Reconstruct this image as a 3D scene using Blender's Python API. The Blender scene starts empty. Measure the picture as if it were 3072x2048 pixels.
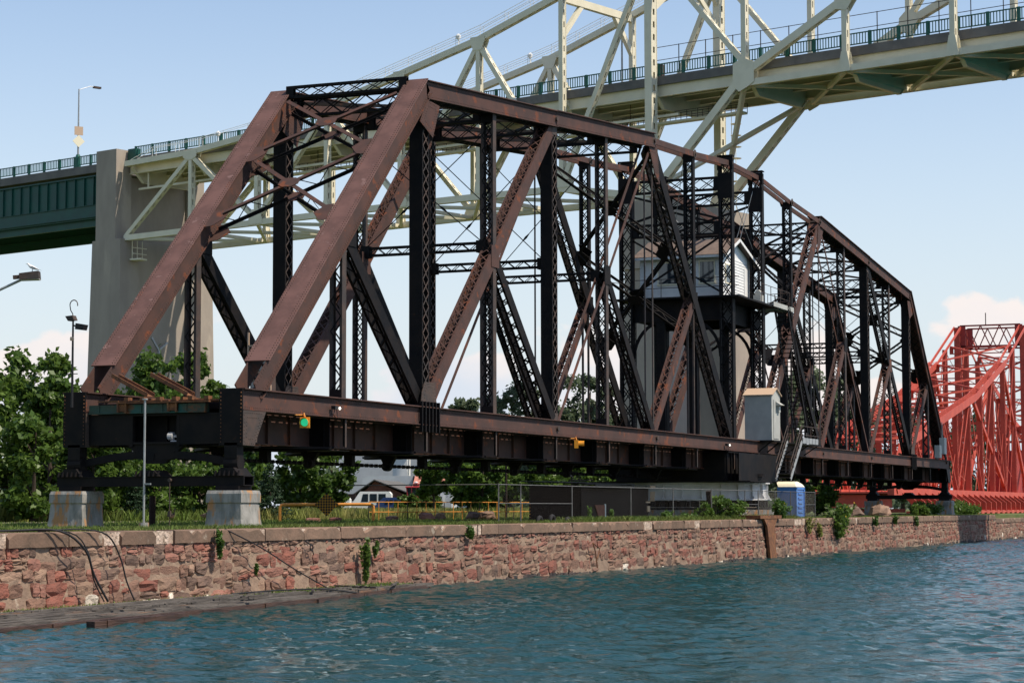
import bpy, math, random
import numpy as np
from mathutils import Vector, Matrix

random.seed(7)
rng = np.random.default_rng(11)
sc = bpy.context.scene
COL = sc.collection
rad = math.radians

# ------------------------------------------------------------------ camera, sky, sun, exposure
cam = bpy.data.cameras.new('camera')
cam.lens = 75.89; cam.sensor_width = 36.0; cam.clip_start = 0.5; cam.clip_end = 20000
cam_o = bpy.data.objects.new('camera', cam); COL.objects.link(cam_o)
yaw, pit, rol = 0.390477, 0.077386, -0.002058
fw = Vector((math.cos(pit)*math.cos(yaw), math.cos(pit)*math.sin(yaw), math.sin(pit)))
r0 = Vector((math.sin(yaw), -math.cos(yaw), 0)); u0 = r0.cross(fw)
rt = math.cos(rol)*r0 + math.sin(rol)*u0; up = math.cos(rol)*u0 - math.sin(rol)*r0
M = Matrix((rt, up, -fw)).transposed().to_4x4(); M.translation = Vector((-60.861, -34.478, 0.5556))
cam_o.matrix_world = M
sc.camera = cam_o

SUN = Vector((0.03, -0.66, 1.0)).normalized()
W = bpy.data.worlds.new('World'); sc.world = W; W.use_nodes = True
nt = W.node_tree; nt.nodes.clear()
def wn(t, **k):
    n = nt.nodes.new(t)
    for a, v in k.items(): setattr(n, a, v)
    return n
def wmath(op, a, b=None, c=None):
    n = wn('ShaderNodeMath', operation=op)
    for i, x in enumerate((a, b, c)):
        if x is None: continue
        if isinstance(x, (int, float)): n.inputs[i].default_value = x
        else: nt.links.new(x, n.inputs[i])
    return n.outputs[0]
sky = wn('ShaderNodeTexSky', sky_type='NISHITA'); sky.sun_disc = False
sky.sun_elevation = math.asin(SUN.z); sky.sun_rotation = math.atan2(SUN.x, SUN.y)
sky.altitude = 180; sky.air_density = 1.0; sky.dust_density = 0.25; sky.ozone_density = 1.6
SKY_STRENGTH = 0.15
tc = wn('ShaderNodeTexCoord')
sep = wn('ShaderNodeSeparateXYZ'); nt.links.new(tc.outputs['Generated'], sep.inputs[0])
el = sep.outputs['Z']
# cumulus: noise over the direction, flattened so the heaps stand on level bases low over the horizon
mp = wn('ShaderNodeMapping'); mp.inputs['Scale'].default_value = (1, 1, 1.45)
nt.links.new(tc.outputs['Generated'], mp.inputs[0])
n1 = wn('ShaderNodeTexNoise'); n1.inputs['Scale'].default_value = 13.0; n1.inputs['Detail'].default_value = 10; n1.inputs['Roughness'].default_value = 0.5
nt.links.new(mp.outputs[0], n1.inputs['Vector'])
cover = wn('ShaderNodeMapRange', interpolation_type='SMOOTHSTEP')
cover.inputs['From Min'].default_value = 0.045; cover.inputs['From Max'].default_value = 0.135
cover.inputs['To Min'].default_value = 0.405; cover.inputs['To Max'].default_value = 0.80
nt.links.new(el, cover.inputs['Value'])
dn = wmath('SUBTRACT', n1.outputs['Fac'], cover.outputs[0])
mask = wn('ShaderNodeMapRange', interpolation_type='SMOOTHSTEP')
mask.inputs['From Min'].default_value = -0.004; mask.inputs['From Max'].default_value = 0.045
nt.links.new(dn, mask.inputs['Value'])
n2 = wn('ShaderNodeTexNoise'); n2.inputs['Scale'].default_value = 15; n2.inputs['Detail'].default_value = 6
nt.links.new(mp.outputs[0], n2.inputs['Vector'])
lit = wn('ShaderNodeMapRange', interpolation_type='SMOOTHSTEP')
lit.inputs['From Min'].default_value = 0.025; lit.inputs['From Max'].default_value = 0.085
nt.links.new(wmath('ADD', el, wmath('MULTIPLY', wmath('SUBTRACT', n2.outputs['Fac'], 0.5), 0.16)), lit.inputs['Value'])
ccol = wn('ShaderNodeMix', data_type='RGBA')
k = 1.0/SKY_STRENGTH
ccol.inputs['A'].default_value = (0.62*k, 0.68*k, 0.77*k, 1); ccol.inputs['B'].default_value = (0.87*k, 0.785*k, 0.75*k, 1)
nt.links.new(lit.outputs[0], ccol.inputs['Factor'])
tint = wn('ShaderNodeMix', data_type='RGBA', blend_type='MULTIPLY'); tint.inputs['Factor'].default_value = 1
tint.inputs['B'].default_value = (1.10, 1.0, 0.94, 1)
nt.links.new(sky.outputs[0], tint.inputs['A'])
skm = wn('ShaderNodeMix', data_type='RGBA')
nt.links.new(wmath('MULTIPLY', mask.outputs[0], 0.9), skm.inputs['Factor'])
hz = wn('ShaderNodeMapRange', interpolation_type='SMOOTHSTEP'); hz.inputs['From Min'].default_value = 0.27; hz.inputs['From Max'].default_value = -0.04
hz.inputs['To Min'].default_value = 0.0; hz.inputs['To Max'].default_value = 1.0; nt.links.new(el, hz.inputs['Value'])
hzm = wn('ShaderNodeMix', data_type='RGBA'); hzm.inputs['B'].default_value = (0.60*k, 0.655*k, 0.71*k, 1)
nt.links.new(hz.outputs[0], hzm.inputs['Factor']); nt.links.new(tint.outputs['Result'], hzm.inputs['A'])
nt.links.new(hzm.outputs['Result'], skm.inputs['A']); nt.links.new(ccol.outputs['Result'], skm.inputs['B'])
bg = wn('ShaderNodeBackground'); bg.inputs['Strength'].default_value = SKY_STRENGTH
nt.links.new(skm.outputs['Result'], bg.inputs['Color'])
wo = wn('ShaderNodeOutputWorld'); nt.links.new(bg.outputs[0], wo.inputs['Surface'])

sun = bpy.data.lights.new('sun', 'SUN'); sun.energy = 5.0; sun.angle = rad(0.53); sun.color = (1.0, 0.89, 0.75)
sun_o = bpy.data.objects.new('sun', sun); COL.objects.link(sun_o)
sun_o.rotation_euler = SUN.to_track_quat('Z', 'Y').to_euler(); sun_o.location = (0, -40, 120)
vs = sc.view_settings
sc.display_settings.display_device = 'sRGB'
vs.view_transform = 'Standard'; vs.look = 'None'; vs.exposure = 0.2; vs.gamma = 1.0; vs.use_curve_mapping = False
sc.cycles.max_bounces = 6; sc.cycles.transparent_max_bounces = 8; sc.cycles.caustics_reflective = False; sc.cycles.caustics_refractive = False

# ------------------------------------------------------------------ materials
def mat(name, c1, c2=None, scale=3.0, rough=0.75, bump=0.0, metal=0.0, c3=None, t3=0.62, s3=1.2, island=0.0, objrand=0.0, spec=0.35, detail=6, bscale=None, stretch=None, ramp=(0.35, 0.65), transl=0.0, bdist=0.05):
    m = bpy.data.materials.new(name); m.use_nodes = True
    t = m.node_tree; N = t.nodes; Lk = t.links
    b = N['Principled BSDF']
    b.inputs['Roughness'].default_value = rough; b.inputs['Metallic'].default_value = metal
    b.inputs['Specular IOR Level'].default_value = spec
    g = N.new('ShaderNodeNewGeometry')
    vec = g.outputs['Position']
    if stretch:
        mpn = N.new('ShaderNodeMapping'); mpn.inputs['Scale'].default_value = stretch
        Lk.new(vec, mpn.inputs[0]); vec = mpn.outputs[0]
    def noise(s, d=detail):
        n = N.new('ShaderNodeTexNoise'); n.inputs['Scale'].default_value = s; n.inputs['Detail'].default_value = d; n.inputs['Roughness'].default_value = 0.6
        Lk.new(vec, n.inputs['Vector']); return n.outputs['Fac']
    def rng_(f, a, bb):
        r = N.new('ShaderNodeMapRange'); r.interpolation_type = 'SMOOTHSTEP'; r.inputs['From Min'].default_value = a; r.inputs['From Max'].default_value = bb
        Lk.new(f, r.inputs['Value']); return r.outputs[0]
    def mix(f, a, bb, bt='MIX'):
        x = N.new('ShaderNodeMix'); x.data_type = 'RGBA'; x.blend_type = bt
        for s_, v in (('Factor', f), ('A', a), ('B', bb)):
            if isinstance(v, (int, float)): x.inputs[s_].default_value = v
            elif isinstance(v, tuple): x.inputs[s_].default_value = (*v, 1)
            else: Lk.new(v, x.inputs[s_])
        return x.outputs['Result']
    col = c1
    if c2: col = mix(rng_(noise(scale), ramp[0], ramp[1]), c1, c2)
    if c3: col = mix(rng_(noise(s3), t3, t3+0.09), col, c3)
    if island or objrand:
        if island: src = g.outputs['Random Per Island']; a = island
        else:
            oi = N.new('ShaderNodeObjectInfo'); src = oi.outputs['Random']; a = objrand
        r = N.new('ShaderNodeMapRange'); r.inputs['To Min'].default_value = 1-a; r.inputs['To Max'].default_value = 1+a
        Lk.new(src, r.inputs['Value'])
        cmb = N.new('ShaderNodeCombineColor')
        for i in range(3): Lk.new(r.outputs[0], cmb.inputs[i])
        col = mix(1.0, col, cmb.outputs[0], 'MULTIPLY')
    if isinstance(col, tuple): b.inputs['Base Color'].default_value = (*col, 1)
    else: Lk.new(col, b.inputs['Base Color'])
    if bump:
        bp = N.new('ShaderNodeBump'); bp.inputs['Strength'].default_value = bump; bp.inputs['Distance'].default_value = bdist
        Lk.new(noise(bscale or scale*3, 5), bp.inputs['Height']); Lk.new(bp.outputs[0], b.inputs['Normal'])
    if transl:
        tr = N.new('ShaderNodeBsdfTranslucent')
        if isinstance(col, tuple): tr.inputs['Color'].default_value = (*col, 1)
        else: Lk.new(col, tr.inputs['Color'])
        ms = N.new('ShaderNodeMixShader'); ms.inputs[0].default_value = transl
        Lk.new(b.outputs[0], ms.inputs[1]); Lk.new(tr.outputs[0], ms.inputs[2])
        Lk.new(ms.outputs[0], N['Material Output'].inputs['Surface'])
    return m

STEEL = mat('shade_dark_steel', (0.0075, 0.0075, 0.0085), (0.015, 0.012, 0.011), 1.6, 0.65, c3=(0.045, 0.022, 0.014), t3=0.66, s3=2.2, spec=0.12)  # bridge brown darkened in the colour itself to stand for members in shade
BROWN = mat('brown_steel', (0.092, 0.048, 0.038), (0.064, 0.039, 0.033), 1.1, 0.66, c3=(0.16, 0.055, 0.028), t3=0.57, s3=1.7, spec=0.18, bump=0.15, bscale=12, bdist=0.02)
LIGHTBROWN = mat('light_brown_steel', (0.155, 0.082, 0.068), (0.105, 0.056, 0.046), 1.3, 0.55, c3=(0.20, 0.12, 0.105), t3=0.60, s3=2.6, spec=0.25, bump=0.12, bscale=10, bdist=0.02)  # lighter brown for the end post cover plates
RUST = mat('rusted_steel', (0.20, 0.085, 0.035), (0.10, 0.045, 0.025), 5, 0.85, c3=(0.32, 0.16, 0.06), t3=0.6, s3=7)
SLATE = mat('grey_steel', (0.050, 0.043, 0.040), (0.085, 0.058, 0.047), 2, 0.65, spec=0.2)
TEAL = mat('teal_paint', (0.018, 0.085, 0.07), (0.03, 0.05, 0.035), 1.3, 0.6, c3=(0.11, 0.05, 0.02), t3=0.6, s3=1.1)
CREAM = mat('cream_paint', (0.74, 0.69, 0.53), (0.67, 0.625, 0.475), 0.6, 0.55, c3=(0.52, 0.44, 0.30), t3=0.68, s3=0.45)
CONC = mat('grey_concrete', (0.36, 0.31, 0.255), (0.29, 0.25, 0.21), 0.35, 0.85, bump=0.1, bscale=2, stretch=(1, 1, 0.35), c3=(0.42, 0.36, 0.29), t3=0.6, s3=0.2)
DECK = mat('deck_concrete', (0.17, 0.16, 0.15), (0.12, 0.115, 0.11), 0.5, 0.9)
GREENP = mat('green_paint', (0.008, 0.075, 0.058), (0.010, 0.06, 0.05), 0.8, 0.5)
GREENR = mat('green_rail_paint', (0.012, 0.10, 0.075), None, 1, 0.5)
GALV = mat('galvanised_steel', (0.36, 0.37, 0.37), (0.28, 0.29, 0.29), 3, 0.45, metal=0.3)
FENCEM = mat('dull_fence_steel', (0.14, 0.14, 0.135), (0.10, 0.095, 0.09), 3, 0.6)
REDP = mat('red_orange_paint', (0.52, 0.088, 0.055), (0.42, 0.068, 0.045), 0.7, 0.6, c3=(0.32, 0.055, 0.038), t3=0.62, s3=0.8)
WHITE = mat('white_paint', (0.78, 0.78, 0.76), (0.70, 0.71, 0.70), 1.2, 0.5)
DRUMP = mat('pale_grey_paint', (0.62, 0.62, 0.62), (0.50, 0.50, 0.50), 0.9, 0.6, c3=(0.30, 0.22, 0.17), t3=0.7, s3=2)
GREYP = mat('grey_sheet_metal', (0.42, 0.42, 0.38), (0.36, 0.36, 0.33), 1.4, 0.5)
TAN = mat('tan_sheet_metal', (0.50, 0.36, 0.25), None, 1, 0.6)
SHINGLE = mat('brown_shingles', (0.17, 0.125, 0.10), (0.12, 0.09, 0.075), 4, 0.9, bump=0.4, bscale=14)
DARKW = mat('dark_stained_wood', (0.030, 0.016, 0.013), (0.020, 0.012, 0.010), 4, 0.9, stretch=(1, 1, 6))
TIMBER = mat('weathered_timber', (0.13, 0.115, 0.10), (0.055, 0.048, 0.042), 3, 0.9, bump=0.5, bscale=10, stretch=(0.25, 3, 3), c3=(0.22, 0.12, 0.07), t3=0.6, s3=0.8)
WETWOOD = mat('wet_brown_timber', (0.075, 0.038, 0.024), (0.035, 0.020, 0.014), 3, 0.5, bump=0.5, bscale=10, stretch=(0.25, 3, 3))
ORANGE = mat('orange_paint', (0.70, 0.30, 0.055), (0.58, 0.24, 0.045), 3, 0.5)
BLACK = mat('black_paint', (0.012, 0.012, 0.013), None, 1, 0.6)
SIGNY = mat('dull_yellow_paint', (0.42, 0.20, 0.012), None, 1, 0.6)
YELLOW = mat('signal_yellow_paint', (0.66, 0.27, 0.012), (0.55, 0.22, 0.015), 4, 0.5)
BLUEP = mat('blue_plastic', (0.075, 0.24, 0.62), (0.065, 0.21, 0.55), 1.5, 0.45)
IVORY = mat('ivory_plastic', (0.80, 0.74, 0.55), None, 1, 0.5)
GLASS = mat('dark_window_glass', (0.02, 0.03, 0.04), None, 1, 0.04, spec=1.0)
RUBBER = mat('black_rubber', (0.014, 0.014, 0.015), None, 1, 0.8)
BARK = mat('tree_bark', (0.075, 0.055, 0.04), (0.04, 0.03, 0.023), 6, 0.95, bump=0.6, bscale=12, stretch=(1, 1, 0.3))
LEAF = mat('broad_leaf', (0.110, 0.180, 0.032), (0.072, 0.132, 0.025), 0.35, 0.42, island=0.40, transl=0.45)
LEAFY = mat('light_leaf', (0.085, 0.155, 0.026), (0.06, 0.12, 0.02), 0.5, 0.5, island=0.35, transl=0.35)
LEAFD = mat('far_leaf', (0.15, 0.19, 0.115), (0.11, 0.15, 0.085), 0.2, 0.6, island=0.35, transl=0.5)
NEEDLE = mat('spruce_needle', (0.018, 0.045, 0.018), (0.028, 0.06, 0.022), 0.8, 0.7, island=0.35, transl=0.15)
GRASS = mat('grass_blade', (0.115, 0.185, 0.030), (0.15, 0.18, 0.045), 0.35, 0.6, island=0.4, transl=0.35)
MEADOW = mat('meadow_stalk', (0.20, 0.24, 0.05), (0.29, 0.27, 0.09), 0.25, 0.7, island=0.4, transl=0.35)
SEED = mat('seed_head', (0.26, 0.19, 0.15), (0.20, 0.14, 0.12), 0.6, 0.9, island=0.3)
TURF = mat('turf', (0.070, 0.105, 0.022), (0.11, 0.12, 0.038), 0.5, 0.95, c3=(0.16, 0.13, 0.075), t3=0.64, s3=0.7, bump=0.5, bscale=9)
GRAVEL = mat('gravel_path', (0.34, 0.29, 0.23), (0.25, 0.21, 0.17), 8, 0.95, bump=0.3, bscale=30)
MORTAR = mat('lime_mortar', (0.27, 0.19, 0.135), (0.195, 0.135, 0.098), 1.7, 0.95, c3=(0.44, 0.37, 0.29), t3=0.62, s3=1.2, bump=0.9, bscale=7, bdist=0.06)
def stone(n, a, b, c): return mat(n, a, b, 2.6, 0.9, bump=0.9, bscale=9, c3=c, t3=0.60, s3=1.6, objrand=0.22, stretch=(1, 1, 2.2), bdist=0.05)
STONES = [stone('red_sandstone', (0.245, 0.090, 0.062), (0.19, 0.080, 0.058), (0.18, 0.108, 0.077)),
          stone('brown_sandstone', (0.225, 0.130, 0.090), (0.175, 0.10, 0.072), (0.13, 0.078, 0.056)),
          stone('tan_sandstone', (0.27, 0.175, 0.12), (0.22, 0.14, 0.10), (0.16, 0.10, 0.073)),
          stone('rose_sandstone', (0.25, 0.115, 0.083), (0.20, 0.097, 0.072), (0.27, 0.165, 0.12)),
          stone('umber_sandstone', (0.165, 0.105, 0.078), (0.12, 0.078, 0.060), (0.21, 0.135, 0.095)),
          stone('wet_dark_stone', (0.035, 0.03, 0.03), (0.06, 0.045, 0.04), (0.02, 0.02, 0.02)),
          stone('white_lime_crust', (0.62, 0.56, 0.47), (0.50, 0.44, 0.36), (0.35, 0.29, 0.22))]
COPE = mat('brown_grey_concrete', (0.205, 0.13, 0.09), (0.15, 0.10, 0.07), 1.5, 0.92, bump=0.5, bscale=10, c3=(0.30, 0.245, 0.19), t3=0.62, s3=2.4, objrand=0.16)
CHIP = mat('broken_pale_concrete', (0.58, 0.46, 0.37), (0.38, 0.28, 0.21), 3.5, 0.95, bump=1.0, bscale=9, bdist=0.08, c3=(0.24, 0.18, 0.13), t3=0.56, s3=3.2)
STAIN = mat('stained_concrete', (0.30, 0.29, 0.27), (0.17, 0.17, 0.155), 2.6, 0.9, bump=0.6, bscale=6, stretch=(1.4, 1.4, 0.45), c3=(0.36, 0.19, 0.085), t3=0.53, s3=2.3)
BRICK = mat('red_brick', (0.24, 0.095, 0.065), (0.18, 0.075, 0.055), 4, 0.9)
SLATER = mat('grey_roofing', (0.13, 0.125, 0.12), (0.10, 0.098, 0.095), 2, 0.9)
PINKR = mat('pink_metal_roof', (0.50, 0.21, 0.155), None, 1, 0.6)
SIDING = mat('pale_grey_siding', (0.52, 0.54, 0.57), (0.47, 0.49, 0.52), 1, 0.7)
CYAN = mat('light_blue_steel', (0.18, 0.48, 0.62), None, 1, 0.5)
NAVY = mat('navy_paint', (0.03, 0.06, 0.17), None, 1, 0.35)
MAROON = mat('dark_red_paint', (0.26, 0.02, 0.022), None, 1, 0.4)
FEATHER = mat('white_feather', (0.80, 0.79, 0.77), None, 1, 0.8)
GREYF = mat('grey_feather', (0.34, 0.34, 0.36), None, 1, 0.8)
GOOSE = mat('goose_brown', (0.20, 0.145, 0.105), (0.12, 0.09, 0.07), 14, 0.9)
GOLD = mat('goldenrod_flower', (0.55, 0.40, 0.03), None, 1, 0.8, island=0.2)
def emit(name, col, s):
    m = bpy.data.materials.new(name); m.use_nodes = True; b = m.node_tree.nodes['Principled BSDF']
    b.inputs['Base Color'].default_value = (*col, 1); b.inputs['Emission Color'].default_value = (*col, 1); b.inputs['Emission Strength'].default_value = s; b.inputs['Roughness'].default_value = 0.3
    return m
GLOWG = emit('lit_green_lens', (0.01, 0.50, 0.22), 0.75)
GLOWW = emit('lit_bulb', (1.0, 0.93, 0.8), 2.0)
def mesh_mat(wire):
    m = bpy.data.materials.new('chain_link_mesh'); m.use_nodes = True; t = m.node_tree; N = t.nodes
    b = N['Principled BSDF']; b.inputs['Base Color'].default_value = (0.10, 0.085, 0.07, 1); b.inputs['Roughness'].default_value = 0.6
    tr = N.new('ShaderNodeBsdfTransparent'); ms = N.new('ShaderNodeMixShader')
    g = N.new('ShaderNodeNewGeometry'); s = N.new('ShaderNodeSeparateXYZ'); t.links.new(g.outputs['Position'], s.inputs[0])
    def mm(op, a, bb):
        n = N.new('ShaderNodeMath'); n.operation = op
        for i, x in enumerate((a, bb)):
            if isinstance(x, (int, float)): n.inputs[i].default_value = x
            else: t.links.new(x, n.inputs[i])
        return n.outputs[0]
    outs = []
    for sg in (1, -1):
        d = mm('ADD', mm('ADD', s.outputs[0], s.outputs[1]), mm('MULTIPLY', s.outputs[2], sg))
        outs.append(mm('LESS_THAN', mm('FRACT', mm('MULTIPLY', d, 13.0), 0), wire))
    t.links.new(mm('MAXIMUM', outs[0], outs[1]), ms.inputs[0])
    t.links.new(tr.outputs[0], ms.inputs[1]); t.links.new(b.outputs[0], ms.inputs[2]); t.links.new(ms.outputs[0], N['Material Output'].inputs['Surface'])
    return m
MESHM = mesh_mat(0.022); MESHD = mesh_mat(0.14)

# ------------------------------------------------------------------ builders
V3 = Vector
def wl(o):
    v = V3((0, 0, 0))
    while o is not None: v += o.location; o = o.parent
    return v
class MB:
    def __init__(s): s.v = []; s.f = []; s.m = []; s.st = []
    def quadbox(s, c, m=0):
        s.st.append((len(s.v), len(s.f)))
        i = len(s.v); s.v += [tuple(x) for x in c]
        s.f += [(i, i+3, i+2, i+1), (i+4, i+5, i+6, i+7), (i, i+1, i+5, i+4), (i+1, i+2, i+6, i+5), (i+2, i+3, i+7, i+6), (i+3, i, i+4, i+7)]
        s.m += [m]*6
    def beam(s, p0, p1, w, h, up=(0, 0, 1), m=0):
        p0 = V3(p0); p1 = V3(p1); d = (p1-p0)
        if d.length < 1e-6: return
        d.normalize(); upv = V3(up); a = d.cross(upv)
        if a.length < 1e-4: a = d.cross(V3((1, 0, 0)))
        a.normalize(); b = a.cross(d); a = a*(w/2); b = b*(h/2)
        s.quadbox([p0-a-b, p0+a-b, p0+a+b, p0-a+b, p1-a-b, p1+a-b, p1+a+b, p1-a+b], m)
    def box(s, c, d, m=0, rz=0):
        c = V3(c); x, y, z = d[0]/2, d[1]/2, d[2]/2; ca, sa = math.cos(rz), math.sin(rz)
        def q(a, b, e): return (c.x+a*ca-b*sa, c.y+a*sa+b*ca, c.z+e)
        s.quadbox([q(-x, -y, -z), q(x, -y, -z), q(x, y, -z), q(-x, y, -z), q(-x, -y, z), q(x, -y, z), q(x, y, z), q(-x, y, z)], m)
    def span(s, a, b, m=0):
        s.box([(a[i]+b[i])/2 for i in range(3)], [abs(b[i]-a[i]) for i in range(3)], m)
    def prism(s, pts, vec, m=0):
        n = len(pts); i = len(s.v); vec = V3(vec); s.st.append((i, len(s.f)))
        s.v += [tuple(p) for p in pts] + [tuple(V3(p)+vec) for p in pts]
        s.f.append(tuple(range(i, i+n))); s.f.append(tuple(range(i+2*n-1, i+n-1, -1)))
        for k_ in range(n):
            j = (k_+1) % n; s.f.append((i+k_, i+n+k_, i+n+j, i+j))
        s.m += [m]*(n+2)
    def tube(s, pts, r, n=8, m=0, cap=True):
        pts = [V3(p) for p in pts]; rs = r if isinstance(r, (list, tuple)) else [r]*len(pts)
        i0 = len(s.v); ref = None; s.st.append((i0, len(s.f)))
        for k_, p in enumerate(pts):
            d = (pts[min(k_+1, len(pts)-1)] - pts[max(k_-1, 0)]).normalized()
            if ref is None: ref = d.cross(V3((0, 0, 1)) if abs(d.z) < 0.9 else V3((1, 0, 0))).normalized()
            a = (ref - d*ref.dot(d)).normalized(); ref = a; b = d.cross(a)
            for j in range(n):
                t = 2*math.pi*j/n; s.v.append(tuple(p + (a*math.cos(t) + b*math.sin(t))*rs[k_]))
        for k_ in range(len(pts)-1):
            for j in range(n):
                a = i0+k_*n+j; b = i0+k_*n+(j+1) % n
                s.f.append((a, b, b+n, a+n)); s.m.append(m)
        if cap:
            s.f.append(tuple(range(i0+n-1, i0-1, -1))); e = i0+(len(pts)-1)*n; s.f.append(tuple(range(e, e+n))); s.m += [m, m]
    def lathe(s, c, prof, n=24, m=0, axis='z'):
        c = V3(c); i0 = len(s.v); s.st.append((i0, len(s.f)))
        for r, z in prof:
            for j in range(n):
                t = 2*math.pi*j/n
                if axis == 'z': q = (r*math.cos(t), r*math.sin(t), z)
                elif axis == 'y': q = (r*math.cos(t), z, r*math.sin(t))
                else: q = (z, r*math.cos(t), r*math.sin(t))
                s.v.append(tuple(c+V3(q)))
        for k_ in range(len(prof)-1):
            for j in range(n):
                a = i0+k_*n+j; b = i0+k_*n+(j+1) % n; s.f.append((a, b, b+n, a+n)); s.m.append(m)
        s.f.append(tuple(range(i0+n-1, i0-1, -1))); e = i0+(len(prof)-1)*n; s.f.append(tuple(range(e, e+n))); s.m += [m, m]
    def rivets(s, p0, p1, nrm, pitch=0.13, r=0.022, m=0):
        p0 = V3(p0); p1 = V3(p1); L = (p1-p0).length; d = (p1-p0)/L; nr = V3(nrm).normalized(); a = d*r; b = nr.cross(d)*r
        for k_ in range(int(L/pitch)):
            c = p0+d*(k_+0.5)*pitch; i = len(s.v)
            s.v += [tuple(c-a-b), tuple(c+a-b), tuple(c+a+b), tuple(c-a+b), tuple(c+nr*r*0.9)]
            s.f += [(i, i+1, i+4), (i+1, i+2, i+4), (i+2, i+3, i+4), (i+3, i, i+4)]; s.m += [m]*4
    def build(s, name, mats, parent=None, smooth=False, kind=None, rel=True, label=None):
        me = bpy.data.meshes.new(name)
        off = wl(parent) if (parent is not None and rel) else V3((0, 0, 0))
        vv = np.array(s.v, dtype=np.float64).reshape(-1, 3) - np.array(off)
        me.from_pydata(vv.tolist(), [], s.f)
        if not isinstance(mats, (list, tuple)): mats = [mats]
        for x in mats: me.materials.append(x)
        if len(mats) > 1: me.polygons.foreach_set('material_index', s.m)
        if smooth: me.polygons.foreach_set('use_smooth', [True]*len(me.polygons))
        me.update()
        o = bpy.data.objects.new(name, me); COL.objects.link(o)
        if parent is not None: o.parent = parent
        if kind: o['kind'] = kind
        if label: o['label'] = label
        return o
def each(b, name, mats, parent):
    """every primitive collected in b becomes an object of its own"""
    e = b.st+[(len(b.v), len(b.f))]
    for (v0, f0), (v1, f1) in zip(e[:-1], e[1:]):
        q = MB(); q.v = b.v[v0:v1]; q.f = [tuple(i-v0 for i in f) for f in b.f[f0:f1]]; q.m = b.m[f0:f1]; q.build(name, mats, parent)
def thing(name, label, cat, loc=(0, 0, 0), group=None, rz=0):
    o = bpy.data.objects.new(name, None); COL.objects.link(o); o.location = loc; o.rotation_euler = (0, 0, rz)
    o.empty_display_size = 0.3; o['label'] = label; o['category'] = cat
    if group: o['group'] = group
    return o
def tag(o, label, cat, group=None):
    o['label'] = label; o['category'] = cat
    if group: o['group'] = group
    return o
def dup(root, loc, rz=None, label=None):
    r = root.copy(); COL.objects.link(r); r.location = loc
    if rz is not None: r.rotation_euler = (0, 0, rz)
    if label: r['label'] = label
    for ch in list(root.children):
        c = ch.copy(); COL.objects.link(c); c.parent = r
        for g in list(ch.children):
            d = g.copy(); COL.objects.link(d); d.parent = c
    return r
def fast_mesh(name, verts, quads, mats, parent=None, midx=None, smooth=False):
    me = bpy.data.meshes.new(name); verts = np.asarray(verts, dtype=np.float32)
    if parent is not None: verts = verts - np.array(wl(parent), dtype=np.float32)
    n = len(quads); k_ = quads.shape[1]
    me.vertices.add(len(verts)); me.vertices.foreach_set('co', verts.ravel())
    me.loops.add(n*k_); me.loops.foreach_set('vertex_index', quads.ravel().astype(np.int32))
    me.polygons.add(n); me.polygons.foreach_set('loop_start', np.arange(0, n*k_, k_, dtype=np.int32))
    for x in (mats if isinstance(mats, (list, tuple)) else [mats]): me.materials.append(x)
    if midx is not None: me.polygons.foreach_set('material_index', midx.astype(np.int32))
    if smooth: me.polygons.foreach_set('use_smooth', np.ones(n, dtype=bool))
    me.update(calc_edges=True); me.validate()
    o = bpy.data.objects.new(name, me); COL.objects.link(o)
    if parent is not None: o.parent = parent
    return o

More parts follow.
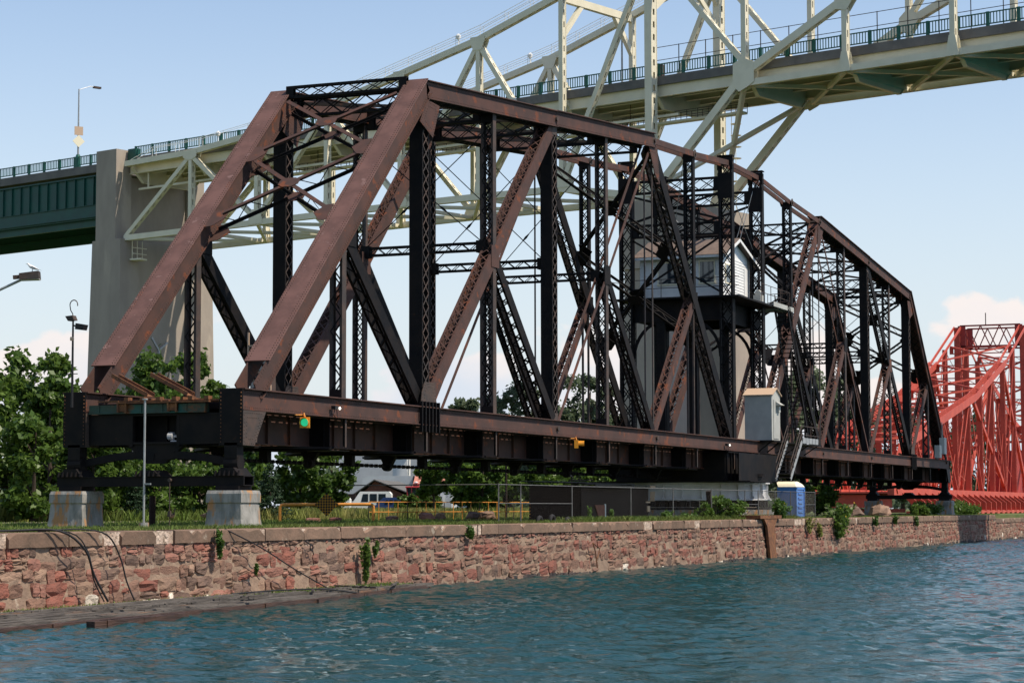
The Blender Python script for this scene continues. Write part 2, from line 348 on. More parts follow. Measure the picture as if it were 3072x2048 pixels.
# ------------------------------------------------------------------ water, ground, quay wall
WZ = -2.1
def make_water():
    m = bpy.data.materials.new('canal_water'); m.use_nodes = True; t = m.node_tree; N = t.nodes; b = N['Principled BSDF']
    b.inputs['Base Color'].default_value = (0.006, 0.044, 0.046, 1); b.inputs['Roughness'].default_value = 0.07; b.inputs['IOR'].default_value = 1.33; b.inputs['Specular IOR Level'].default_value = 0.36
    g = N.new('ShaderNodeNewGeometry')
    prev = None
    for s_, st, d in ((2.4, 0.30, 0.045), (6.0, 0.35, 0.020), (15.0, 0.25, 0.008)):
        mpn = N.new('ShaderNodeMapping'); mpn.inputs['Scale'].default_value = (1.7, 0.8, 1); mpn.inputs['Rotation'].default_value = (0, 0, 0.39); t.links.new(g.outputs['Position'], mpn.inputs[0])
        n = N.new('ShaderNodeTexNoise'); n.inputs['Scale'].default_value = s_; n.inputs['Detail'].default_value = 3; t.links.new(mpn.outputs[0], n.inputs['Vector'])
        bp = N.new('ShaderNodeBump'); bp.inputs['Strength'].default_value = st; bp.inputs['Distance'].default_value = d*2.2
        t.links.new(n.outputs['Fac'], bp.inputs['Height'])
        if prev: t.links.new(prev, bp.inputs['Normal'])
        prev = bp.outputs[0]
    t.links.new(prev, b.inputs['Normal'])
    x0, x1, y0, y1, st = -46.0, 132.0, -42.0, -2.6, 0.15
    nx, ny = int((x1-x0)/st), int((y1-y0)/st)
    X, Y = np.meshgrid(np.linspace(x0, x1, nx), np.linspace(y0, y1, ny), indexing='ij')
    Z = np.zeros_like(X); r = np.random.default_rng(3)
    for i in range(64):
        lam = 0.42*(1.5/0.42)**r.random(); th = rad(15)+r.normal(0, 0.75); k_ = 2*math.pi/lam
        ph = k_*(X*math.cos(th)+Y*math.sin(th))+r.random()*6.28
        Z += (0.0050*lam**0.8)*(np.sin(ph)+0.28*np.cos(2*ph))
    gust = 0.92+0.16*np.sin(X*0.11+Y*0.31+1.0)*np.sin(X*0.045-Y*0.17+0.4)+0.12*np.sin(X*0.23+Y*0.09)
    Z *= gust
    e = np.minimum.reduce([X-x0, x1-X, Y-y0]); Z *= np.clip(e/6.0, 0, 1)
    vv = np.stack([X, Y, Z+WZ], -1).reshape(-1, 3)
    idx = np.arange(nx*ny).reshape(nx, ny)
    q = np.stack([idx[:-1, :-1], idx[1:, :-1], idx[1:, 1:], idx[:-1, 1:]], -1).reshape(-1, 4)
    # calm water beyond the rippled sheet
    base = len(vv); R_ = 2600
    ring = np.array([(-R_, -R_, WZ), (R_, -R_, WZ), (R_, y1, WZ), (-R_, y1, WZ), (x0, y0, WZ), (x1, y0, WZ), (x1, y1, WZ), (x0, y1, WZ)])
    q2 = np.array([(0, 1, 5, 4), (1, 2, 6, 5), (3, 0, 4, 7)])+base
    o = fast_mesh('water', np.vstack([vv, ring]), np.vstack([q, q2]), m, smooth=True); o['kind'] = 'structure'
make_water()

def make_ground():
    b = MB(); b.span((-2600, -2.75, -8), (2600, 3000, -0.03)); o = b.build('ground', TURF, kind='structure')
    b = MB()
    pts = [(-60, 22.6), (20, 21.0), (45, 19.6), (45, 21.6), (20, 23.2), (-60, 24.8)]
    b.prism([(x, y, -0.026) for x, y in pts], (0, 0, 0.03)); b.build('footpath', GRAVEL, kind='structure')
make_ground()

XW0, XW1 = -30.0, 175.0
def proto_stone(seed, mats):
    r = np.random.default_rng(seed); n = 4
    g = np.linspace(-0.5, 0.5, n); b = MB(); V = {}
    corner = r.uniform(0.02, 0.24, 4)
    for a in range(n):
        for c in range(n):
            x, z = g[a], g[c]
            edge = a in (0, n-1) or c in (0, n-1)
            if a in (0, n-1) and c in (0, n-1):
                q = corner[(a > 0)*2+(c > 0)]; x *= 1-q; z *= 1-q
            x += r.uniform(-0.055, 0.045); z += r.uniform(-0.07, 0.06)
            y = -0.5*(0.50 if edge else 0.9)+r.uniform(-0.26, 0.14)
            V[a, c] = len(b.v); b.v.append((x, y, z))
    B = {}
    for a in range(n):
        for c in range(n):
            if a in (0, n-1) or c in (0, n-1):
                x, _, z = b.v[V[a, c]]; B[a, c] = len(b.v); b.v.append((x*1.02, 0.5, z*1.02))
    for a in range(n-1):
        for c in range(n-1): b.f.append((V[a, c], V[a+1, c], V[a+1, c+1], V[a, c+1]))
    ring = [(a, 0) for a in range(n)]+[(n-1, c) for c in range(1, n)]+[(a, n-1) for a in range(n-2, -1, -1)]+[(0, c) for c in range(n-2, 0, -1)]
    for i in range(len(ring)):
        p, q = ring[i], ring[(i+1) % len(ring)]; b.f.append((V[q], V[p], B[p], B[q]))
    return np.array(b.v), b.f
def make_wall():
    root = thing('quay_wall', 'long rubble stone canal wall of red and brown sandstone with a concrete coping', 'wall', (0, -3.0, 0))
    # mortar body, roughened front face
    nx, nz = 420, 14
    X, Zt = np.meshgrid(np.linspace(XW0, XW1, nx), np.linspace(-3.4, -0.36, nz), indexing='ij')
    r = np.random.default_rng(5)
    Y = -2.93 + (Zt+0.36)*0.10 + r.normal(0, 0.018, X.shape)
    vv = np.stack([X, Y, Zt], -1).reshape(-1, 3); idx = np.arange(nx*nz).reshape(nx, nz)
    q = np.stack([idx[:-1, :-1], idx[1:, :-1], idx[1:, 1:], idx[:-1, 1:]], -1).reshape(-1, 4)
    fast_mesh('mortar', vv, q, MORTAR, root)
    protos = [proto_stone(i, None) for i in range(22)]
    pm = {}
    # courses
    items = []
    xs0 = XW0
    while xs0 < XW1:
      xs1 = min(XW1, xs0+random.uniform(2.5, 6.5))
      hs = random.choice(([0.24, 0.48, 0.44, 0.36, 0.26, 0.18], [0.36, 0.40, 0.46, 0.30, 0.26, 0.18], [0.30, 0.50, 0.36, 0.42, 0.22, 0.16], [0.26, 0.40, 0.38, 0.34, 0.30, 0.28], [0.40, 0.44, 0.30, 0.40, 0.24, 0.18]))
      zc = -2.32; row = -1
      for h in hs:
        z0 = zc; zc += h; row += 1
        x = xs0+random.uniform(-0.12, 0.12)
        while x < xs1-0.06:
            big = random.random()
            w = (random.uniform(0.46, 1.05) if big > 0.4 else random.uniform(0.24, 0.46))*(0.62 if row > 4 else 0.85 if row > 3 else 1.0)
            w = min(w, max(0.18, xs1-x)) if xs1-x-w < 0.2 else w
            if random.random() < 0.22 and h > 0.26:   # two thin stones in one course
                hh = h*random.uniform(0.4, 0.6)
                items.append((x+w/2, z0+hh/2, w, hh, row)); items.append((x+w/2, z0+hh+(h-hh)/2, w, h-hh, row))
            elif random.random() > 0.05:
                items.append((x+w/2, z0+h/2+random.uniform(-0.03, 0.03)+0.05*math.sin(x*0.42+row*1.1)*(row < 5), w, h*random.uniform(0.82, 1.10), row))
            x += w
      xs0 = xs1
    items.sort(key=lambda t: t[0])
    vis = [t for t in items if t[0] > -17.5 and t[1] > -2.05]
    near = set(id(t) for t in vis[:300])
    bulk = MB(); bulkm = []
    for t in items:
        x, z, w, h, row = t
        if x > 121 and z > -0.62: continue
        cx = x + 0.9*math.sin(x*0.37)
        p = random.random()
        redz = 0.5+0.5*math.sin(x*0.55+row*1.3)*math.sin(x*0.13+row)
        if row == 0: mi = 5 if (x > 8 and random.random() < 0.8) else random.choice([1, 1, 2, 3, 4, 6])
        elif row == 1 and p < 0.03: mi = 6
        elif p < 0.06+0.34*redz**2*(row in (1, 2, 3, 4)): mi = 0
        else: mi = random.choices([1, 2, 3, 4, 6], [0.40, 0.25, 0.23, 0.12, 0.0])[0]
        dep = random.uniform(0.10, 0.22) if random.random() > 0.06 else 0.02; yb = -2.93+(z+0.36)*0.10
        pi_ = random.randrange(len(protos)); sx, sz = w*0.965, h*0.955; flip = random.choice((-1, 1))
        if id(t) in near:
            key = (pi_, mi)
            if key not in pm:
                me = bpy.data.meshes.new('stone'); me.from_pydata(protos[pi_][0].tolist(), [], protos[pi_][1]); me.materials.append(STONES[mi]); pm[key] = me
            o = bpy.data.objects.new('stone', pm[key]); COL.objects.link(o); o.parent = root
            o.location = V3((x, yb+dep*0.16, z)) - root.location; o.scale = (sx, dep, sz)
            o.rotation_euler = (random.uniform(-0.05, 0.05), random.uniform(-0.10, 0.10), random.uniform(-0.05, 0.05))
        else:
            i = len(bulk.v); ro = random.uniform(-0.06, 0.06)
            for (a, b_, c) in protos[pi_][0]:
                bulk.v.append((x+a*sx+c*sz*ro, yb+dep*0.16+b_*dep, z+c*sz-a*sx*ro))
            for f in protos[pi_][1]: bulk.f.append(tuple(i+k_ for k_ in f)); bulk.m.append(mi)
    bulk.build('distant_stones', STONES, root, kind='stuff')
    # coping: slabs with broken front edges over a pale rubble core
    core = MB(); nx = 500
    xs = np.linspace(XW0, XW1, nx)
    for a, b_ in zip(xs[:-1], xs[1:]):
        core.span((a, -2.97+random.uniform(-0.035, 0.035), -0.38-0.3*(a > 121)), (b_+0.01, -2.0, -0.035-0.3*(a > 121)+random.uniform(-0.02, 0.012)))
    core.build('broken_coping_core', CHIP, root, kind='stuff')
    x = XW0; 
    while x < XW1-0.5:
        L_ = random.uniform(1.4, 3.4); dz = -0.30 if x > 121 else 0.0
        gap = random.random()
        if (24 < x < 62 and gap < 0.33) or gap < 0.10:
            x += random.uniform(0.5, 1.6); continue
        b = MB(); n = 9; i0 = 0
        prof_y = [-3.03, -3.035, -3.02, -1.9, -1.9]
        rr = random.Random(int(x*10))
        chip = [max(0, rr.gauss(0, 0.6)) if rr.random() < (0.6 if 20 < x < 70 else 0.42) else 0 for _ in range(n+1)]
        for k_ in range(n+1):
            xx = x+L_*k_/n*0.985; c = min(1.0, chip[k_]+(0.7 if k_ in (0, n) and rr.random() < 0.5 else 0))
            b.v += [(xx, -3.03+rr.uniform(-0.012, 0.012), -0.37+dz+rr.uniform(-0.012, 0.012)), (xx, -3.035+rr.uniform(-0.01, 0.01), -0.03+dz-0.20*c),
                    (xx, -3.00+0.13*c, -0.004+dz-0.04*c), (xx, -1.9, dz), (xx, -1.9, dz-0.37)]
        for k_ in range(n):
            a = k_*5
            for j in range(5): b.f.append((a+j, a+5+j, a+5+(j+1) % 5, a+(j+1) % 5)); b.m.append(0)
        b.f += [(0, 1, 2, 3, 4), tuple(n*5+j for j in (4, 3, 2, 1, 0))]; b.m += [0, 0]
        b.build('coping_slab', COPE, root)
        x += L_
    # rusted sheet-steel corner plate let into the face near the far part of the wall
    b = MB()
    b.prism([(50.0, -3.03, 0.16), (53.0, -3.03, 0.16), (52.3, -3.05, -0.35), (52.1, -3.2, -2.3), (50.9, -3.2, -2.3), (50.6, -3.1, -0.4)], (0, -0.14, 0), 0)
    b.span((49.4, -3.2, 0.02), (53.6, -1.7, 0.19))
    b.build('rust_plate', RUST, root)
    return root
make_wall()
# ------------------------------------------------------------------ the swing bridge
P = 13.6; TW = 5.89; ZB = 4.05; LT = 8.45*P; HW = 0.34
PX = [0, 1, 2, 3, 4, 4.45, 5.45, 6.45, 7.45, 8.45]
HU = {1: 12.49, 2: 13.67, 3: 14.86, 4: 15.75}
swing = thing('swing_bridge', 'long dark brown riveted steel railway truss bridge parked along the stone wall', 'bridge', (0, TW/2, 0))
YV = V3((0, 1, 0))
def lattice(b, p0, p1, a, bb, da, db, style='X', pitch=None, bw=0.065, trim=0.0, m=0, faces=(-1, 1)):
    """lacing bars on the faces +-bb*db/2, running across +-a*da/2"""
    p0 = V3(p0); p1 = V3(p1); d = p1-p0; L = d.length; d.normalize(); L -= 2*trim
    n = max(2, int(round(L/((pitch or da*0.85)*1.25)))); bw = bw*0.72
    for sd in faces:
        o = bb*(sd*db/2)
        for i in range(n):
            s0 = trim+L*i/n; s1 = trim+L*(i+1)/n
            e = da/2*0.94
            A = p0+d*s0+o; B = p0+d*s1+o
            if style == 'X':
                b.beam(A-a*e, B+a*e, bw, 0.014, bb, m); b.beam(A+a*e, B-a*e, bw, 0.013, bb*1.0, m)
            elif style == 'Z':
                if i % 2: b.beam(A-a*e, B+a*e, bw, 0.014, bb, m)
                else: b.beam(A+a*e, B-a*e, bw, 0.014, bb, m)
            elif style == 'K':
                mid = (A+B)/2; b.beam(A-a*e, mid+a*e, bw, 0.014, bb, m); b.beam(mid+a*e, B-a*e, bw, 0.014, bb, m)
def member(name, p0, p1, side, da, db, parent, mats, webs='side', style='X', pitch=None, t=0.035, ang=0.10, bw=0.065, trim=0.3, riv=None):
    """built-up laced member.  side = transverse unit vector; da across the webs, db along the webs."""
    p0 = V3(p0); p1 = V3(p1); d = (p1-p0).normalized(); s = V3(side); s = (s-d*s.dot(d)).normalized(); n = d.cross(s).normalized()
    a, bb = (s, n) if webs == 'side' else (n, s)
    b = MB()
    for sd in (-1, 1):
        c = a*(sd*da/2)
        b.beam(p0+c, p1+c, t, db, bb)
        for se in (-1, 1):
            c2 = a*(sd*(da/2-ang/2+t/2+0.002))+bb*(se*(db/2+0.012))
            b.beam(p0+c2, p1+c2, ang, 0.022, bb)
    o = b.build(name, mats[0], parent)
    l = MB(); lattice(l, p0, p1, a, bb, da-0.04, db+0.055, style, pitch, bw, trim)
    # end tie plates
    for e0, e1 in ((p0, p0+d*trim*1.3), (p1-d*trim*1.3, p1)):
        for se in (-1, 1):
            l.beam(e0+bb*(se*(db/2+0.03)), e1+bb*(se*(db/2+0.03)), da, 0.012, bb)
    l.build('lacing', mats[-1], o, kind='stuff')
    if riv:
        r = MB()
        for sd in (-1, 1):
            for se in (-1, 1):
                r.rivets(p0+a*(sd*(da/2-ang*0.45))+bb*(se*(db/2+0.024)), p1+a*(sd*(da/2-ang*0.45))+bb*(se*(db/2+0.024)), bb*se, riv)
        r.build('rivets', mats[0], o, kind='stuff')
    return o
def chord_box(name, p0, p1, depth, parent, m, cover=1.0, under=True, rv=True, coverm=None, cut=0.0):
    """two webs with an overhanging cover plate on top and lacing below"""
    p0 = V3(p0); p1 = V3(p1); d = (p1-p0).normalized(); n = d.cross(YV)
    if n.z > 0: pass
    n = YV.cross(d)*-1 if (YV.cross(d)).z < 0 else YV.cross(d)
    b = MB()
    for sd in (-1, 1):
        b.beam(p0+YV*(sd*HW), p1+YV*(sd*HW), 0.035, depth, n)
        b.beam(p0+YV*(sd*(HW+0.05))-n*(depth/2-0.012), p1+YV*(sd*(HW+0.05))-n*(depth/2-0.012), 0.11, 0.024, n)
        b.beam(p0+YV*(sd*(HW+0.024))-n*(depth/2-0.075), p1+YV*(sd*(HW+0.024))-n*(depth/2-0.075), 0.018, 0.12, n)
        b.beam(p0+YV*(sd*(HW+0.024))+n*(depth/2-0.075), p1+YV*(sd*(HW+0.024))+n*(depth/2-0.075), 0.018, 0.12, n)
    o = b.build(name, m, parent)
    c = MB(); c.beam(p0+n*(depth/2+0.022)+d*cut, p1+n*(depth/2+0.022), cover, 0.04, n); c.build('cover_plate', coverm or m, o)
    if under:
        l = MB(); lattice(l, p0, p1, YV, n, 2*HW, depth+0.02, 'X', 0.55, 0.07, 0.4, faces=(-1,)); l.build('lacing', STEEL, o, kind='stuff')
    if rv:
        if coverm:
            r = MB()
            for e_ in (-0.43, -0.33, 0.33, 0.43): r.rivets(p0+YV*e_+n*(depth/2+0.042)+d*1.2, p1+YV*e_+n*(depth/2+0.042), n, 0.13, 0.026)
            r.build('rivets', BROWN, o, kind='stuff')
        r = MB()
        for dz in (depth/2-0.045, depth/2-0.105, -depth/2+0.045, -depth/2+0.105):
            for sd in (-1,):
                r.rivets(p0+YV*(sd*(HW+0.034))+n*dz, p1+YV*(sd*(HW+0.034))+n*dz, YV*sd, 0.14)
        r.build('rivets', m, o, kind='stuff')
    return o
def gusset(pts, y, parent, m, t=0.025, rv=False):
    b = MB(); b.prism([(p[0], y-t/2, p[1]) for p in pts], (0, t, 0))
    o = b.build('gusset_plate', m, parent)
    if rv:
        r = MB()
        cx = sum(p[0] for p in pts)/len(pts); cz = sum(p[1] for p in pts)/len(pts)
        for f in (0.88, 0.62):
            q = [(cx+(p[0]-cx)*f, cz+(p[1]-cz)*f) for p in pts]
            for i in range(len(q)):
                a = q[i]; c = q[(i+1) % len(q)]
                if math.dist(a, c) > 0.2: r.rivets((a[0], y-t/2, a[1]), (c[0], y-t/2, c[1]), (0, -1, 0), 0.12, 0.024)
        r.build('rivets', m, o, kind='stuff')
    return o
def pin(x, y, z, parent):
    b = MB(); b.lathe((x, y, z), [(0.11, -0.05), (0.11, 0.05)], 10, axis='y'); b.build('pin', SLATE, parent)

def arm(mir):
    """one arm of the span; mir maps the arm's own x to the bridge's x"""
    X = (lambda t: t*P) if not mir else (lambda t: LT-t*P)
    sg = -1 if mir else 1
    for y in (0.0, TW):
        near = (y == 0.0)
        U = lambda k: V3((X(k), y, ZB+HU[k])); L = lambda k: V3((X(k), y, ZB))
        # inclined end post (box, cover plate outwards)
        chord_box('end_post', V3((X(0.03), y, ZB+0.3)), U(1)+V3((sg*0.05, 0, 0.18)), 0.66, swing, BROWN, 0.94, True, not mir, LIGHTBROWN, 1.15)
        # top chord
        for k in (1, 2):
            chord_box('top_chord', U(k)+V3((-sg*0.1 if k == 1 else 0, 0, 0.02)), U(k+1)+V3((sg*0.05, 0, 0)), 0.68, swing, BROWN, 0.96, True, not mir)
        # heavy posts
        for k in (1, 2):
            member('vertical_post', (X(k), y, ZB+0.3), (X(k), y, ZB+HU[k]-0.3), YV, 0.60, 0.50, swing, (STEEL, SLATE), 'inplane', 'X', 0.42, riv=0.16 if not mir else None)
        # lattice sub-posts
        mid01 = 0.5*HU[1]
        member('lattice_post', (X(0.5), y, ZB+0.3), (X(0.5), y, ZB+mid01), YV, 0.46, 0.28, swing, (SLATE, STEEL), 'side', 'Z', 0.42, bw=0.07)
        for k in (1.5, 2.5):
            top = (HU[int(k)]+HU[int(k)+1])/2
            member('lattice_post', (X(k), y, ZB+0.3), (X(k), y, ZB+top-0.3), YV, 0.50, 0.30, swing, (SLATE, STEEL), 'side', 'X', 0.5)
        m35 = HU[3]*0.5; z35 = 15.22
        member('lattice_post', (X(3.5), y, ZB+m35), (X(3.5), y, ZB+z35), YV, 0.50, 0.34, swing, (STEEL, STEEL), 'side', 'X', 0.5)
        b = MB()
        for o in (-0.16, 0.16): b.beam((X(3.5), y+o, ZB+0.2), (X(3.5), y+o, ZB+m35), 0.09, 0.12, (1, 0, 0))
        each(b, 'hanger', SLATE, swing)
        b = MB()
        for o in (-0.2, 0.2): b.beam((X(3), y+o, ZB+0.2), (X(3), y+o, ZB+HU[3]-0.3), 0.05, 0.11, (1, 0, 0))
        each(b, 'hanger', SLATE, swing)
        # diagonals
        M05 = V3((X(0.5), y, ZB+mid01)); M15 = V3((X(1.5), y, ZB+HU[2]*0.5)); M25 = V3((X(2.5), y, ZB+HU[3]*0.5)); M35 = V3((X(3.5), y, ZB+m35))
        S1 = BROWN if mir else STEEL; S2 = STEEL if mir else BROWN  # one paint: sunward leaning members brown, the others darkened as if shaded
        member('sub_strut', M05, L(1)+V3((-sg*0.2, 0, 0.4)), YV, 0.50, 0.46, swing, (S1, S1), 'side', 'Z', 0.42, bw=0.08)
        member('diagonal', L(1)+V3((sg*0.25, 0, 0.5)), U(2)-V3((sg*0.2, 0, 0.4)), YV, 0.52, 0.56, swing, (S2, S2), 'side', 'X', 0.40)
        member('sub_strut', M15, L(2)+V3((-sg*0.2, 0, 0.4)), YV, 0.56, 0.42, swing, (S1, S1), 'side', 'K', 0.52, bw=0.07)
        b = MB()
        for o in (-0.26, 0.26): b.beam(L(2)+YV*o+V3((sg*0.15, 0, 0.1)), U(3)+YV*o, 0.04, 0.17, (0, 0, 1))
        each(b, 'eyebar_diagonal', BROWN, swing)
        member('sub_strut', M25, L(3)+V3((-sg*0.15, 0, 0.35)), YV, 0.50, 0.42, swing, (S1, S1), 'side', 'X', 0.46)
        member('leg_post', U(3)+V3((sg*0.1, 0, -0.4)), (X(4)-sg*0.1, y, ZB+0.3), YV, 0.60, 0.62, swing, (S1, S1 if mir else SLATE), 'side', 'X', 0.62, bw=0.08)
        member('sub_strut', M35, L(3)+V3((sg*0.15, 0, 0.35)), YV, 0.46, 0.42, swing, (S2, S2), 'side', 'X', 0.42)
        # eyebar top tie between the arm and the tower
        b = MB()
        za, zb_, zc = ZB+HU[3], ZB+z35, ZB+HU[4]
        for o in (-0.30, 0.30):
            b.beam((X(3), y+o, za), (X(3.5), y+o, zb_), 0.06, 0.30, (0, 0, 1)); b.beam((X(3.5), y+o*0.75, zb_), (X(4), y+o*0.75, zc), 0.06, 0.30, (0, 0, 1))
        each(b, 'eyebar_tie', BROWN, swing)
        b = MB()
        for xx, zz in ((3, za), (3.5, zb_), (4, zc)):
            b.lathe((X(xx), y, zz), [(0.24, -0.36), (0.24, -0.33)], 12, axis='y'); b.lathe((X(xx), y, zz), [(0.24, 0.33), (0.24, 0.36)], 12, axis='y'); b.lathe((X(xx), y, zz), [(0.09, -0.42), (0.09, 0.42)], 8, axis='y')
        each(b, 'eyebar_head', SLATE, swing)
        # gussets
        for yy in ((y-HW-0.065),) if near else ((y-HW-0.065), ):
            x1 = X(1)
            gusset([(x1-0.75, ZB+0.35), (x1+0.75, ZB+0.35), (x1+0.62+0.0, ZB+0.9), (x1+sg*0.55, ZB+1.30), (x1-0.35, ZB+1.3), (x1-0.62, ZB+0.9)] if not mir else
                   [(x1-0.7, ZB+0.35), (x1+0.7, ZB+0.35), (x1+0.5, ZB+1.1), (x1-0.5, ZB+1.1)], yy, swing, SLATE, rv=not mir)
            gusset([(x1-0.15*sg, ZB+HU[1]-0.35), (x1+1.05*sg, ZB+HU[1]-0.42), (x1+0.42*sg, ZB+HU[1]-1.75), (x1-0.75*sg, ZB+HU[1]-1.3)], yy+0.03, swing, BROWN, rv=not mir)
            x3 = X(3)
            gusset([(x3-0.9*sg, ZB+HU[3]-0.30), (x3+0.45*sg, ZB+HU[3]-0.30), (x3+0.85*sg, ZB+HU[3]-2.1), (x3+0.1*sg, ZB+HU[3]-1.7)], yy+0.06, swing, BROWN, rv=not mir)
        for k in (2, 3): pin(X(k), y-HW-0.06, ZB, swing); pin(X(k), y-HW-0.06, ZB+HU[k], swing)
        # clamp bars at the first lower joint
        b = MB()
        for i in range(6): b.box((X(1)-0.78+i*0.31, y-HW-0.12, ZB-0.02), (0.075, 0.12, 1.15))
        for i in range(6): b.box((X(1)-0.78+i*0.31, y, ZB+0.40), (0.075, 0.9, 0.09))
        each(b, 'clamp_bar', STEEL, swing)
        # joint plates where the sub-struts meet
        for mm_, mt in ((M05, STEEL), (M15, BROWN), (M25, STEEL), (M35, STEEL)):
            sx_ = sg*(0.45 if mm_ is M05 else 0.0)
            gusset([(mm_.x+sx_-0.40, mm_.z-0.45), (mm_.x+sx_+0.40, mm_.z-0.45), (mm_.x+sx_+0.40, mm_.z+(0.1 if sx_ else 0.45)), (mm_.x+sx_-0.40, mm_.z+(-0.2 if sx_ else 0.45))], y-HW+0.05, swing, mt)
        # bottom chord
        for k in range(4):
            chord_box('bottom_chord', (X(k)-sg*(0.62 if k == 0 else 0), y, ZB), (X(k+1), y, ZB), 0.66, swing, BROWN, 0.98, False, not mir)
        # end plate and hanging gusset with the bearing leg
        b = MB(); xe = X(0)-sg*0.64
        b.span((xe-0.02, y-0.42, ZB-1.45), (xe+0.02, y+0.42, ZB+0.36))
        b.span((xe-0.03, y-0.42, ZB-1.45), (xe+sg*0.35, y-0.36, ZB-0.34)); b.span((xe-0.03, y+0.36, ZB-1.45), (xe+sg*0.35, y+0.42, ZB-0.34))
        o = b.build('end_plate', STEEL, swing)
        r = MB()
        for dy in (-0.37, 0.37):
            r.rivets((xe-sg*0.022, y+dy, ZB-1.4), (xe-sg*0.022, y+dy, ZB+0.34), (-sg, 0, 0), 0.12)
        r.build('rivets', RUST, o, kind='stuff')
        gusset([(xe, ZB-0.34), (xe+sg*1.5, ZB-0.34), (xe+sg*0.75, ZB-1.45), (xe, ZB-1.45)], y-HW-0.085, swing, SLATE, rv=not mir)
        b = MB(); xl = X(0)-sg*0.45
        b.box((xl, y, ZB-1.62), (0.42, 0.46, 0.5)); b.lathe((xl, y, ZB-2.02), [(0.24, -0.26), (0.24, 0.26)], 14, axis='y'); b.box((xl, y, ZB-1.95), (0.36, 0.40, 0.42))
        b.build('end_leg', STEEL, swing)
    # transverse frames
    for k, zz in ((1.5, 11.33), (2, 11.33), (2.5, 11.45)):
        member('sway_strut', (X(k), 0.25, zz), (X(k), TW-0.25, zz), (0, 0, 1), 0.36, 0.15, swing, (STEEL, STEEL), 'side', 'Z', 0.3, bw=0.045, trim=0.2)
        b = MB()
        for yy in (0.3, TW-0.3): b.box((X(k), yy, zz), (0.35, 0.4, 0.5))
        each(b, 'strut_bracket', STEEL, swing)
        top = ZB+(HU[int(k)]+HU[min(3, int(k)+1)])/2-1.2 if k % 1 else ZB+HU[int(k)]-1.2
        b = MB(); b.tube([(X(k), 0.3, zz+0.2), (X(k), TW-0.3, top)], 0.022, 5); b.tube([(X(k), TW-0.3, zz+0.2), (X(k), 0.3, top)], 0.022, 5)
        for (ya, za2, yb2, zb2) in ((0.3, zz+0.2, TW-0.3, top), (TW-0.3, zz+0.2, 0.3, top)):
            f0, f1 = 0.30, 0.36; q = lambda f: (X(k), ya+(yb2-ya)*f, za2+(zb2-za2)*f)
            b.tube([q(f0), q((f0+f1)/2), q(f1)], [0.025, 0.06, 0.025], 6)
        b.build('sway_rod', STEEL, swing)
    for k in (1.02, 1.5, 2, 2.5, 2.95):
        h = np.interp(k, [1, 2, 3], [HU[1], HU[2], HU[3]])
        member('top_strut', (X(k), HW, ZB+h-0.22), (X(k), TW-HW, ZB+h-0.22), (0, 0, 1), 0.74, 0.18, swing, (STEEL, STEEL), 'side', 'X', 0.72, bw=0.055, trim=0.25)
    b = MB()
    for k in (1, 1.5, 2, 2.5):
        h0 = np.interp(k, [1, 2, 3], [HU[1], HU[2], HU[3]]); h1 = np.interp(k+0.5, [1, 2, 3], [HU[1], HU[2], HU[3]])
        for ya, yb2 in ((HW, TW-HW), (TW-HW, HW)):
            b.beam((X(k), ya, ZB+h0-0.05), (X(k+0.5), yb2, ZB+h1-0.05), 0.11, 0.12)
    each(b, 'top_lateral', STEEL, swing)
    # portal X-bracing in the plane of the end posts, and in the plane of the tower legs
    def xbrace(name, A, B, fr, md, dd, dm):
        # A/B: (top point, bottom point) of the two legs; fr: fractions of the nodes
        d = (A[1]-A[0]).normalized(); nrm = d.cross(YV).normalized()
        if nrm.z < 0: nrm = -nrm
        q = lambda E_, f: E_[0]+(E_[1]-E_[0])*f
        for f0, f1 in zip(fr[:-1], fr[1:]):
            c = (q(A, f0)+q(B, f1))/2
            for E0, E1 in ((q(A, f0), q(B, f1)), (q(B, f0), q(A, f1))):
                e = (E1-E0).normalized()
                for S0, S1 in ((E0+e*0.3, c-e*0.25), (c+e*0.25, E1-e*0.3)):
                    inpl = e.cross(nrm)
                    bb = MB()
                    for sd in (-1, 1):
                        off = nrm*(sd*dd/2); mi_ = 0 if sd > 0 else 1  # upper flange brown as lit, lower one coloured dark for its shade
                        bb.beam(S0+off, S1+off, 0.16, 0.03, nrm, mi_); bb.beam(S0+off-nrm*sd*0.05, S1+off-nrm*sd*0.05, 0.03, 0.11, nrm, mi_)
                    o = bb.build(name, [dm, STEEL], swing)
                    l = MB(); lattice(l, S0, S1, nrm, inpl, dd-0.02, 0.02, 'Z', 0.46, 0.045, 0.1, faces=(1,)); l.build('lacing', STEEL, o, kind='stuff')
            bb = MB()
            for sd in (-1, 1):
                o_ = nrm*(sd*dd/2+0.02*sd)
                u1 = YV*0.46; v1 = d*0.28
                bb.prism([tuple(c+o_+u1*0.9+v1*0.45), tuple(c+o_+u1*0.4+v1), tuple(c+o_-u1*0.4+v1), tuple(c+o_-u1*0.9+v1*0.45), tuple(c+o_-u1*0.9-v1*0.45), tuple(c+o_-u1*0.4-v1), tuple(c+o_+u1*0.4-v1), tuple(c+o_+u1*0.9-v1*0.45)], nrm*0.02)
            each(bb, 'brace_plate', dm, swing)
        for f in fr[1:]:
            bb = MB()
            for E_, s_ in ((A, 1), (B, -1)):
                c = q(E_, f)+YV*(s_*0.45)
                for sd in (-1, 1):
                    o_ = nrm*(sd*(dd/2+0.02))
                    bb.prism([tuple(c+o_+YV*0.35*s_), tuple(c+o_+d*0.45), tuple(c+o_-YV*0.3*s_+d*0.5), tuple(c+o_-YV*0.3*s_-d*0.5), tuple(c+o_-d*0.45)], nrm*0.02)
            each(bb, 'brace_plate', dm, swing)
    x1, z1 = X(1)-sg*0.05, ZB+HU[1]+0.15; x0, z0 = X(0.03), ZB+0.35
